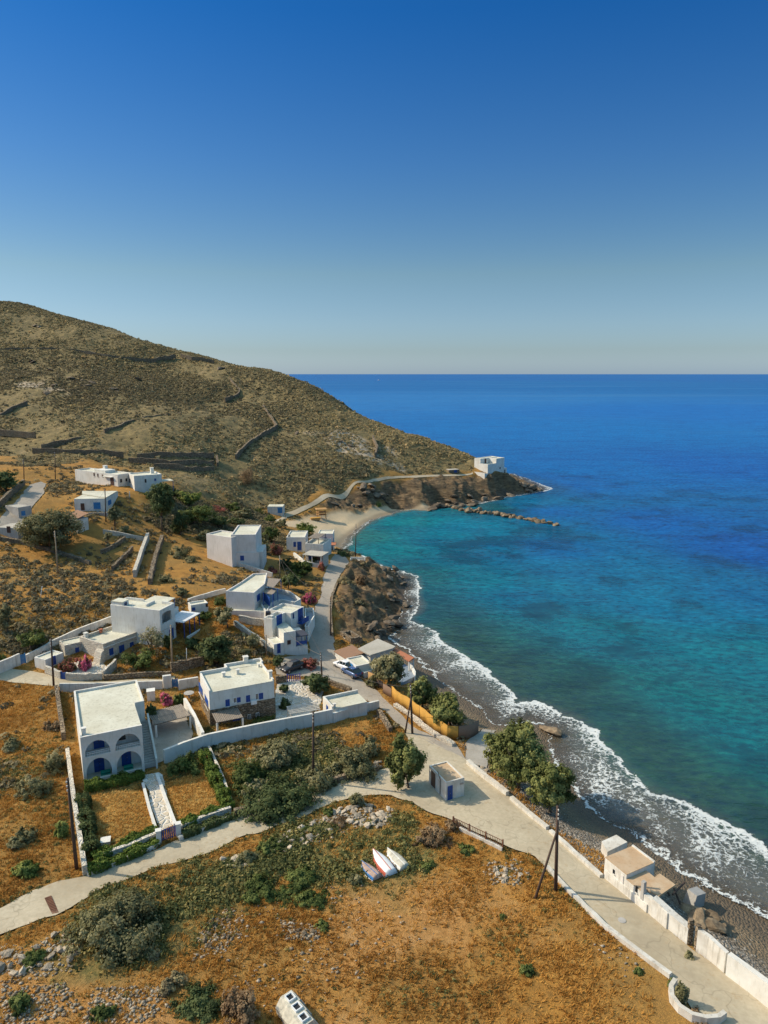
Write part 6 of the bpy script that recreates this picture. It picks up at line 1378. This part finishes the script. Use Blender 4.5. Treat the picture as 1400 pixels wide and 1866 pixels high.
plant('green_tree', 'dark green garden tree below the beach house', (550,1050), (528,1020,572,1048), 'leaf_green', .26, 3000, None, 12)
plant('green_tree', 'dark garden tree just above the pink street oleander', (525,1072), (512,1042,546,1068), 'leaf_dark', .26, 2400, None, 10)
plant('green_tree', 'grey leaved tree beside the plain house', (478,1010), (468,975,496,1004), 'leaf_olive', .26, 2000, None, 10)
plant('green_tree', 'dark tree in the orchard behind the plain house', (400,960), (380,935,420,958), 'leaf_dark', .28, 2400, None, 10)
plant('green_tree', 'dark tree in the orchard nearest the beach hut', (445,945), (420,922,462,943), 'leaf_olive', .28, 2400, None, 10)
plant('green_tree', 'dark trees at the upper left lane side', (12,895), (-30,855,38,892), 'leaf_dark', .32, 4200, None, 14)
plant('garden_shrub', 'rounded bright green tree behind the pinkish boundary wall', (56,1188), (29,1141,82,1178), 'leaf_green', .2, 4200, None, 14)
plant('garden_shrub', 'green bush at the left edge below the boundary wall', (4,1208), (-15,1180,13,1208), 'leaf_green', .2, 1600, None, 8, flat=1, trunk=False)
plant('garden_shrub', 'grey bush at the left edge above the boundary wall', (15,1155), (-10,1100,28,1150), 'leaf_olive', .24, 2400, None, 10)
for i, (lb, b_, bd, mt, n) in enumerate((('dark tree at the top of the dry gully between the pines', (318,905), (304,888,332,905), 'leaf_dark', 1800), ('grey olive tree lowest of the orchard row', (372,985), (356,966,388,986), 'leaf_olive', 2200), ('dark orchard tree below the yellow-green one', (365,945), (348,925,384,945), 'leaf_dark', 2200), ('round orchard tree nearest the coral shrub', (425,932), (408,915,442,932), 'leaf_green', 1900),
    ('dark tree in the hollow between plain house and orchard', (430,958), (414,942,448,958), 'leaf_dark', 1700), ('small tree touching the left side of the beach house', (512,962), (500,945,526,962), 'leaf_olive', 1600), ('low tree in front of the stone beach hut', (498,952), (478,938,506,952), 'leaf_green', 1800), ('tree in the garden corner above the corner house veranda', (370,1130), (356,1112,386,1132), 'leaf_green', 2000),
    ('dark tree between corner house veranda and carob', (352,1180), (338,1158,366,1182), 'leaf_dark', 1900), ('small grey tree beside the steps below the stepped house', (440,1200), (428,1180,456,1200), 'leaf_olive', 1400), ('leafy tree behind the dark grey car', (505,1215), (494,1192,518,1214), 'leaf_dark', 1400), ('bushy tree right of the cars beside the board fence', (676,1252), (664,1232,690,1252), 'leaf_olive', 1500),
    ('dark tree below the plain house by the lane', (520,1035), (506,1016,536,1036), 'leaf_dark', 2200), ('bushy tree just inland of the tower house porch', (575,1030), (565,1012,586,1030), 'leaf_dark', 1300), ('garden tree halfway up the village street slope', (535,1060), (522,1044,552,1060), 'leaf_green', 1900), ('bright small tree behind the corner house', (330,1085), (318,1070,344,1086), 'leaf_olive', 1400), ('dark tree beside the violet gate wall', (516,1262), (506,1246,526,1262), 'leaf_dark', 1300))):
    plant('garden_tree', lb, b_, bd, mt, .22, n, None, 10)
def shrub(name, label, base, bounds, mat, leaf, n, group=None, lobes=10, tint=(0, 1), **k): return plant(name, label, 'bush' and base, bounds, mat, leaf, n, group, lobes, tint, flat=1, trunk=False, **k)
# signature fix: plant(name,label,base,...)
shrub('spiny_shrub', 'very large dark olive shrub spilling over the lower road edge', (215,1700), (122,1602,308,1705), 'leaf_olive', .17, 16000, None, 30, (0,.8))
shrub('mastic_bush', 'big rounded grey-green bush below the courtyard wall', (500,1385), (450,1334,548,1388), 'leaf_olive', .2, 7500, None, 16, (.1,.9))
shrub('mastic_bush', 'long bush thicket nearest the lower road', (500,1465), (420,1404,585,1468), 'leaf_dark', .2, 12000, None, 26, (.1,1))
shrub('mastic_bush', 'grey flowering bush at the left end of the roadside thicket', (465,1440), (432,1408,500,1440), 'leaf_olive', .18, 4000, None, 12, (.35,1))
shrub('mastic_bush', 'brownish bush at the right end of the roadside thicket', (640,1405), (590,1352,690,1408), 'leaf_olive', .2, 7500, None, 18, (0,.8))
shrub('mastic_bush', 'grey-green bush in the middle of the roadside thicket', (570,1430), (530,1378,620,1430), 'leaf_olive', .2, 6500, None, 16, (0,.9))
shrub('mastic_bush', 'bright green low bush behind the thicket', (450,1425), (410,1372,500,1425), 'leaf_green', .2, 5500, None, 16)
shrub('mastic_bush', 'upright grey bush at the thicket corner near the junction', (672,1375), (650,1330,700,1376), 'leaf_olive', .18, 3000, None, 10)
shrub('round_bush', 'round grey-green bush at the tip of the stone heap', (647,1466), (629,1436,667,1468), 'leaf_olive', .16, 2800, None, 10)
shrub('round_bush', 'small green bush left of the round one on the stone heap', (597,1484), (585,1468,612,1486), 'leaf_green', .15, 1200)
k = 0
for q in ((560,1510,528,580,1496,'leaf_green','low green bush along the lower road beside the rubble heap'), (500,1545,465,525,1520,'leaf_green','low green bush left of the rubble heap'), (440,1570,410,470,1545,'leaf_olive','dark bush by the road above the middle scrub'), (560,1640,530,600,1618,'leaf_green','green tussock bush left of the three boats'), (545,1600,510,590,1570,'leaf_green','wide green tussock behind the boats'),
   (470,1625,430,515,1590,'leaf_green','dark green tussock in the middle scrub'), (645,1605,628,663,1585,'leaf_olive','bush touching the blue-sided boat'), (765,1580,756,800,1562,'leaf_green','small bush right of the three boats'), (840,1550,830,866,1532,'leaf_green','bush near the railing end'), (780,1530,748,830,1498,'leaf_dry','dry twiggy bush below the junction road'), (825,1510,806,846,1490,'leaf_dry','dry brown bush at the railing end'),
   (600,1500,580,640,1490,'leaf_dry','dry tuft on the stone heap'), (420,1835,300,425,1790,'leaf_dark','dark green bush at the bottom edge left of the containers'), (450,1850,400,490,1775,'leaf_dry','large dry grey twiggy bush left of the white containers'), (310,1800,285,345,1770,'leaf_scrub','rusty orange bush at lower left'), (30,1835,5,55,1800,'leaf_green','green bush at the bottom left corner'), (185,1850,160,210,1822,'leaf_green','small dark bush among the strewn stones'), (60,1748,30,80,1728,'leaf_green','green creeping bush on the tumbled wall'),
   (270,1740,250,292,1720,'leaf_scrub','brownish bush below the very large shrub'), (590,1690,572,602,1672,'leaf_green','little bush by the pinkish stones'), (1163,1772,1155,1176,1760,'leaf_green','dark little bush in the orange field near the coast road'), (965,1770,945,978,1752,'leaf_green','dark little bush in the middle of the orange field'), (916,1672,908,924,1662,'leaf_green','tiny bush below the round stone heap'), (1254,1742,1242,1266,1722,'leaf_olive','round grey plant on the road by the stone pillar'),
   (1222,1795,1214,1231,1774,'leaf_green','green shrub at the head of the curved planter'), (1245,1830,1232,1258,1780,'leaf_olive','tall straggly plant inside the curved planter'), (530,1632,490,560,1612,'leaf_green','spreading tussock left of the blue boat'), (740,1300,700,735,1290,None,''), (50,1440,20,100,1395,'leaf_olive','grey-green bush in the field left of the garden wall'), (90,1400,60,122,1360,'leaf_olive','dusty bush beside the crumbled part of the garden wall'), (40,1530,10,70,1495,'leaf_olive','grey bush in the left field above the lower road'),
   (100,1330,75,118,1305,'leaf_dry','brown bush in the upper left field'), (20,1360,0,45,1335,'leaf_olive','bush at the left edge of the field'), (110,1520,95,128,1490,'leaf_bright','yellow-green tall weeds by the leaning dark pole'), (60,1590,20,80,1560,'leaf_bright','yellow flowering weeds at the left road edge'), (550,1215,540,585,1190,'leaf_coral','flowering bush with red blossoms beside the dark grey car')):
    if q[5] is None: continue
    w_ = q[3]-q[2]; bx = (q[2], q[4], q[3], q[1]+2); shrub('field_bush', q[6], (q[0] if q[2] <= q[0] <= q[3] else (q[2]+q[3])/2, q[1]), bx, q[5], .15, int(min(6000, 500+w_*55)), None, 8, (0, 1))
for lb, b_, bd, mt, n in (('bright pink oleander beside the village street', (563,1098), (548,1070,580,1098), 'leaf_pink', 3200), ('pink oleander on the right of the stone terrace', (151,1218), (140,1187,168,1216), 'leaf_pink', 2200), ('coral oleander on the left of the stone terrace', (122,1220), (105,1190,145,1220), 'leaf_coral', 2600), ('pale pink oleander beside the reed patio', (300,1284), (286,1253,316,1283), 'leaf_pink', 2400),
      ('coral flowering shrub left of the beach house', (502,1010), (490,982,518,1008), 'leaf_coral', 2400), ('pink shrub below the plain house', (497,1042), (483,1028,508,1044), 'leaf_coral', 1300), ('pinkish shrub beneath the beach house terrace', (588,1040), (578,1020,596,1042), 'leaf_coral', 1200), ('reddish low shrub in the orchard at the hill foot', (395,930), (370,918,415,930), 'leaf_coral', 1800), ('reddish bush high above the beach', (455,875), (425,840,475,872), 'leaf_dry', 3500)):
    shrub('oleander', lb, b_, bd, mt, .17, n, None, 10)
for lb, b_, bd, mt, n in (('bright green bush right of the pale pink oleander', (328,1282), (314,1252,338,1282), 'leaf_green', 2200), ('leafy vine bush by the courtyard wall end', (335,1405), (302,1362,372,1405), 'leaf_green', 4200), ('yellow-green bush in the small garden', (336,1402), (328,1375,352,1398), 'leaf_bright', 1500), ('agave clump on the shaded slope right of the parallel stone walls', (325,1012), (305,985,350,1010), 'leaf_olive', 3200), ('prickly clump below the agaves', (340,1022), (325,1008,360,1022), 'leaf_olive', 1800),
      ('weeds at the foot of the stone basement', (470,1318), (440,1305,515,1320), 'leaf_green', 2200), ('dark bushes in the shaded strip by the stone-based house', (520,1290), (505,1262,532,1292), 'leaf_dark', 2000), ('brown scrub on the headland beside the street', (625,1070), (605,1045,650,1072), 'leaf_scrub', 3000), ('tawny scrub on top of the headland', (660,1060), (645,1040,675,1062), 'leaf_dry', 2200), ('scrub below the headland bench', (650,1100), (625,1085,670,1102), 'leaf_scrub', 2200),
      ('dense bush on the village street slope', (545,1045), (520,1030,560,1046), 'leaf_dark', 1800), ('wide bush beside the prickly slope', (300,1060), (285,1040,320,1058), 'leaf_olive', 1500), ('green bushes behind the corner house outbuilding', (400,1100), (385,1082,420,1100), 'leaf_green', 1800), ('grey bush under the wide blue window terrace', (225,968), (208,955,246,968), 'leaf_olive', 1600), ('green clump above the small beach', (690,922), (684,910,698,922), 'leaf_bright', 700),
      ('thick bush at the far end of the village street', (625,1012), (612,998,640,1012), 'leaf_dark', 1400), ('mixed bush beside the beach hut', (470,935), (448,920,486,936), 'leaf_green', 2400)):
    shrub('garden_shrub', lb, b_, bd, mt, .18, n, None, 10)
p = PZ(1,1,0)
def hedge(label, pts, w, h, mat='leaf_hedge', dens=700, leaf=.12):
    P = GL(pts); o0 = P[0].copy(); rng = np.random.default_rng(int(pts[0][0])); cs = []; ns = []
    for a, b in zip(P, P[1:]):
        L = (b-a).xy.length; n = int(L*dens*(w+2*h)/3); s = rng.random(n); d = (b-a).xy.normalized(); nn = np.array([-d.y, d.x])
        th = rng.uniform(-.1, 1.1, n)*math.pi; r = rng.uniform(.75, 1.05, n); ou = np.sign(np.cos(th))*np.abs(np.cos(th))**.5*w/2*r; up = np.abs(np.sin(th))**.5*h*r
        wb = 1+.22*np.sin(s*L*1.7)+.12*np.sin(s*L*4.1+2); x = a.x+(b.x-a.x)*s+nn[0]*ou*wb-o0.x; y = a.y+(b.y-a.y)*s+nn[1]*ou*wb-o0.y; z = a.z+(b.z-a.z)*s+up*wb-o0.z
        cs.append(np.c_[x, y, z]); ns.append(np.c_[nn[0]*np.cos(th), nn[1]*np.cos(th), np.sin(th)])
    cs = np.vstack(cs); ns = np.vstack(ns); t_ = np.clip(.45+.2*np.sin(cs[:, 0]*2.1)*np.sin(cs[:, 1]*2.7)+rng.normal(0, .18, len(cs)), 0, 1)
    v, f, t_ = leaves(cs, ns, rng.uniform(.5, 1.2, len(cs))*leaf, rng, t_, .5); o = link('hedge', npmesh('hedge', v, f, t_), mat); o.location = o0; setp(o, label, 'hedge')
shrub('garden_shrub', 'low dry plants filling the curved planter', (1275,1856), (1255,1835,1305,1856), 'leaf_dry', .12, 700)
hedge('clipped green hedge directly in front of the ground floor arches', [(155,1441),(205,1432),(262,1416)], 1.5, 1.0)
hedge('dark hedge inside the left garden wall', [(150,1462),(158,1510),(168,1566)], 1.5, 1.2, 'leaf_dark')
hedge('inner hedge row left of the picket gate', [(170,1572),(225,1548),(284,1516)], 1.2, .9)
hedge('outer hedge row left of the picket gate', [(160,1592),(230,1566),(288,1538)], 1.2, .8)
hedge('inner hedge row right of the picket gate', [(330,1512),(370,1495),(425,1470)], 1.1, .9)
hedge('outer hedge row right of the picket gate', [(332,1527),(372,1511),(420,1492)], 1.0, .7, 'leaf_dark')
hedge('side hedge climbing beside the right lawn', [(372,1380),(390,1420),(415,1472)], 1.3, 1.1)

# ---------------- ground cover ----------------
FOOT = []
for o in bpy.data.objects:
    pass
def clear_mask(x, y, m=.3):
    ok = np.ones(len(x), bool)
    for P in SHEETS+BFOOT:
        b = (x > P[:, 0].min()-1) & (x < P[:, 0].max()+1) & (y > P[:, 1].min()-1) & (y < P[:, 1].max()+1)
        if b.any():
            q = np.where(b)[0]; ok[q] &= ~(pip(x[q], y[q], P) | (pdist(x[q], y[q], P) < m))
    return ok
def edge_dist(x, y):
    o = np.full(len(x), 99.)
    for P in SHEETS:
        q = np.where((x > P[:, 0].min()-1) & (x < P[:, 0].max()+1) & (y > P[:, 1].min()-1) & (y < P[:, 1].max()+1))[0]
        if len(q): o[q] = np.minimum(o[q], pdist(x[q], y[q], P))
    return o
def scatter(n, rmin, rmax, a0, a1, rng, p=1.0):
    u = rng.random(n); r = np.sqrt(rmin**2+(rmax**2-rmin**2)*u) if p == 1 else rmin+(rmax-rmin)*u**p
    a = np.radians(rng.uniform(a0, a1, n)); return r*np.sin(a), r*np.cos(a)
def clumps(name, x, y, r, hgt, nl, leaf, mat, tint, label, cat, rng, z=None, up=.9):
    z = hs(x, y)+disp(x, y) if z is None else z; N = len(x)
    th = rng.uniform(0, 2*np.pi, (N, nl)); ph = np.arccos(rng.uniform(-.15, 1, (N, nl))); q = np.stack([np.sin(ph)*np.cos(th), np.sin(ph)*np.sin(th), np.cos(ph)], -1)
    k = rng.uniform(.7, 1.08, (N, nl, 1)); c = np.stack([x, y, z], -1)[:, None]+q*k*np.stack([r, r, hgt], -1)[:, None]
    t_ = np.clip(tint[:, None]+rng.normal(0, .12, (N, nl)), 0, 1)
    v, f, t_ = leaves(c.reshape(-1, 3), q.reshape(-1, 3), (np.repeat(r, nl)*leaf*rng.uniform(.6, 1.3, N*nl)), rng, t_.ravel(), .35)
    o = link(name, npmesh(name, v, f, t_), mat); setp(o, label, cat, None, 'stuff'); print(name, N, len(f)); return o
rg = np.random.default_rng(11)
# hill scrub
x, y = scatter(260000, 200, 560, -38, 16, rg); mk_ = masks(x, y); den = fbm(x*.03, y*.03, 3)
ok = (mk_[1] > .5) & (mk_[2] < .4) & (mk_[0] > 2) & (rg.random(len(x)) < np.clip(.62+den*1.5+.8*fbm(x*.11, y*.05, 3), .06, 1)) & clear_mask(x, y, 1.0)
x, y, den = x[ok], y[ok], den[ok]; r = rg.uniform(.28, .75, len(x))*np.where(rg.random(len(x)) < .05, 1.8, 1)
big = fbm(x*.012+4, y*.012, 3)
clumps('scrub', x, y, r, r*.6, 7, .6, 'leaf_scrub', np.clip(.42+.55*big+rg.normal(0, .22, len(x)), 0, 1), 'low olive-brown scrub covering the whole hillside', 'scrub', rg)
# scrub on the dry slopes of the village
x, y = scatter(110000, 85, 250, -38, 8, rg); mk_ = masks(x, y); den = fbm(x*.07+3, y*.07, 4); P1 = XY([(0,1010),(100,1030),(240,1060),(340,1100),(230,1130),(180,1150),(60,1160),(0,1130)])
inb = pip(x, y, P1)
ok = (mk_[1] < .5) & ((mk_[2] < .4) | ((rg.random(len(x)) < .55) & (mk_[0] > 8))) & (mk_[3] < .3) & (mk_[0] > 6) & clear_mask(x, y, .6) & (rg.random(len(x)) < np.where(inb, .30+.25*den, np.clip(.05+den*.4+mk_[5]*.45, .01, .6)))
x, y = x[ok], y[ok]; r = rg.uniform(.25, .85, len(x))
clumps('dry_scrub', x, y, r, r*.75, 22, .38, 'leaf_scrub', np.clip(.32+rg.normal(0, .2, len(x)), 0, 1), 'dry brown and olive scrub dotting the village slopes', 'scrub', rg)
# green scrub, foreground
x, y = scatter(130000, 42, 100, -34, 20, rg); mk_ = masks(x, y); den = fbm(x*.18+7, y*.18, 4); edge = edge_dist(x, y)
P2 = XY([(0,1600),(0,1260),(100,1260),(140,1580),(60,1610)])
ok = (mk_[0] > 14) & clear_mask(x, y, .02) & (rg.random(len(x)) < np.maximum(np.where(edge < .8, .22, 0), np.clip(.22*den+mk_[5]*(.38+.7*den)+.012+np.where(pip(x, y, P2), .05+.2*np.clip(den, 0, 1), 0), .006, .8)*(1-.94*mk_[6])))
x, y = x[ok], y[ok]; m5 = mk_[5][ok]; r = rg.uniform(.14, .5, len(x))**1.0*(.65+.55*m5)
clumps('weeds', x, y, r, r*.8, 22, .30, 'grass_green', np.clip(.42+.5*fbm(x*.2+40, y*.2, 3)+rg.normal(0, .22, len(x)), 0, 1), 'green and olive weeds growing through the near fields', 'weeds', rg)
# dry grass tufts
x, y = scatter(240000, 42, 135, -38, 24, rg); mk_ = masks(x, y); den = fbm(x*.25+1, y*.25, 4)
P3 = XY([(165,1448),(260,1440),(283,1508),(210,1532),(180,1536)]); P4 = XY([(297,1430),(380,1400),(398,1470),(320,1500)])
lawn = pip(x, y, P3) | pip(x, y, P4)
SH = SHEETS; SHEETS = [s_ for s_ in SH if len(s_) not in (0,)]
okc = clear_mask(x, y, .15) | lawn
ok = (mk_[1] < .5) & (mk_[2] < .3) & (mk_[3] < .3) & (mk_[0] > 8) & okc & (rg.random(len(x)) < np.where(lawn, 1, np.clip(.45+.8*den, .05, 1)*(1-.55*mk_[6])*(1-.5*mk_[5])))
x, y = x[ok], y[ok]; lw = lawn[ok]; n = len(x); z = hs(x, y)+np.where(lw, .05, disp(x, y)); nb_ = 5
hgt = rg.uniform(.12, .38, n)*np.where(lw, .8, 1); a = rg.uniform(0, 2*np.pi, (n, nb_)); sp_ = rg.uniform(.05, .32, (n, nb_)); bw_ = rg.uniform(.015, .05, (n, nb_))
bx = x[:, None]+rg.normal(0, .12, (n, nb_)); by = y[:, None]+rg.normal(0, .12, (n, nb_)); zz = z[:, None]-.03+0*bx
tx = bx+np.cos(a)*sp_; ty = by+np.sin(a)*sp_; tz = z[:, None]+hgt[:, None]*rg.uniform(.6, 1.1, (n, nb_)); px_ = -np.sin(a)*bw_*1.6; py_ = np.cos(a)*bw_*1.6
V = np.stack([np.stack([bx-px_, by-py_, zz], -1), np.stack([bx+px_, by+py_, zz], -1), np.stack([tx, ty, tz], -1)], 2).reshape(-1, 3)
tn = np.clip(.45+.8*fbm(x*.12, y*.12, 3)+rg.normal(0, .16, n)+np.where(lw, .4, 0), 0, 1)
o = link('dry_grass', npmesh('dry_grass', V, np.arange(len(V)).reshape(-1, 3), np.repeat(tn, nb_*3)), 'grass_dry'); setp(o, 'dry orange-brown grass covering the fields', 'grass', None, 'stuff'); print('grass', n)
# strewn small rubble
pr_ = []
for P, n_ in (([(170,1800),(290,1795),(310,1840),(250,1866),(150,1866)], 420), ([(0,1800),(120,1790),(150,1840),(60,1866),(0,1866)], 380), ([(0,1720),(60,1725),(110,1690),(150,1720),(130,1770),(0,1800)], 260), ([(500,1525),(600,1478),(715,1472),(722,1500),(640,1515),(545,1550),(490,1565)], 520), ([(365,1690),(420,1650),(455,1690),(400,1750),(350,1750)], 260), ([(510,1675),(590,1690),(580,1720),(520,1712)], 160),
    ([(880,1575),(945,1565),(970,1600),(930,1620),(885,1612)], 160), ([(1100,1700),(1180,1770),(1160,1800),(1080,1720)], 30), ([(450,1560),(640,1600),(800,1700),(560,1860),(380,1860)], 260)): pr_ += inpoly(XY(P), n_, rg)
x = np.array([q[0] for q in pr_]); y = np.array([q[1] for q in pr_]); ok = clear_mask(x, y, .1); x, y = x[ok], y[ok]; n = len(x); z = hs(x, y)+disp(x, y); s_ = rg.uniform(.05, .2, n)*rg.uniform(.7, 1.2, n)
oc = np.array([[1,0,0],[0,1,0],[-1,0,0],[0,-1,0],[0,0,.7],[0,0,-.7]]); Vq = oc[None]*rg.uniform(.6, 1.3, (n, 6, 1)); ro = rg.uniform(0, 6.28, n); cc_, ss_ = np.cos(ro)[:, None], np.sin(ro)[:, None]
V = np.stack([x[:, None]+s_[:, None]*(Vq[..., 0]*cc_-Vq[..., 1]*ss_)*1.25, y[:, None]+s_[:, None]*(Vq[..., 0]*ss_+Vq[..., 1]*cc_), z[:, None]+s_[:, None]*(Vq[..., 2]+.3)], -1).reshape(-1, 3)
F = (np.arange(n)[:, None, None]*6+np.array([[0,1,4],[1,2,4],[2,3,4],[3,0,4],[1,0,5],[2,1,5],[3,2,5],[0,3,5]])[None]).reshape(-1, 3)
mleaf('rubble', [(0, (.26, .21, .15)), (.5, (.46, .39, .29)), (1, (.66, .58, .46))]); o = link('rubble', npmesh('rubble', V, F, np.repeat(rg.random(n), 6)), 'rubble'); setp(o, 'small pale rubble strewn through the near fields', 'rubble', None, 'stuff')
# shingle
x, y = scatter(90000, 55, 140, -6, 34, rg); mk_ = masks(x, y); ok = (mk_[4] > .5) & (mk_[0] > 2.5) & (mk_[0] < 16) & clear_mask(x, y, .2) & (rg.random(len(x)) < sm(2, 8, mk_[0])*.55); x, y = x[ok], y[ok]; n = len(x)
z = hs(x, y)+disp(x, y); s_ = rg.uniform(.05, .17, n); base = np.array([[1,0,0],[-.5,.87,0],[-.5,-.87,0],[0,0,.8]]); rot = rg.uniform(0, 6.28, n); c_, s2_ = np.cos(rot), np.sin(rot)
V = np.stack([np.stack([x+s_*(b0*c_-b1*s2_), y+s_*(b0*s2_+b1*c_), z+s_*b2], -1) for b0, b1, b2 in base], 1).reshape(-1, 3); F = (np.arange(n)[:, None, None]*4+np.array([[0,1,3],[1,2,3],[2,0,3]])[None]).reshape(-1, 3)
mleaf('pebble', [(0, (.14, .12, .10)), (.5, (.30, .27, .23)), (1, (.55, .52, .46))]); o = link('shingle', npmesh('shingle', V, F, np.repeat(rg.random(n), 4)), 'pebble'); setp(o, 'grey shingle covering the upper beach', 'shingle', None, 'stuff')
print('TOTAL objects', len(bpy.data.objects))
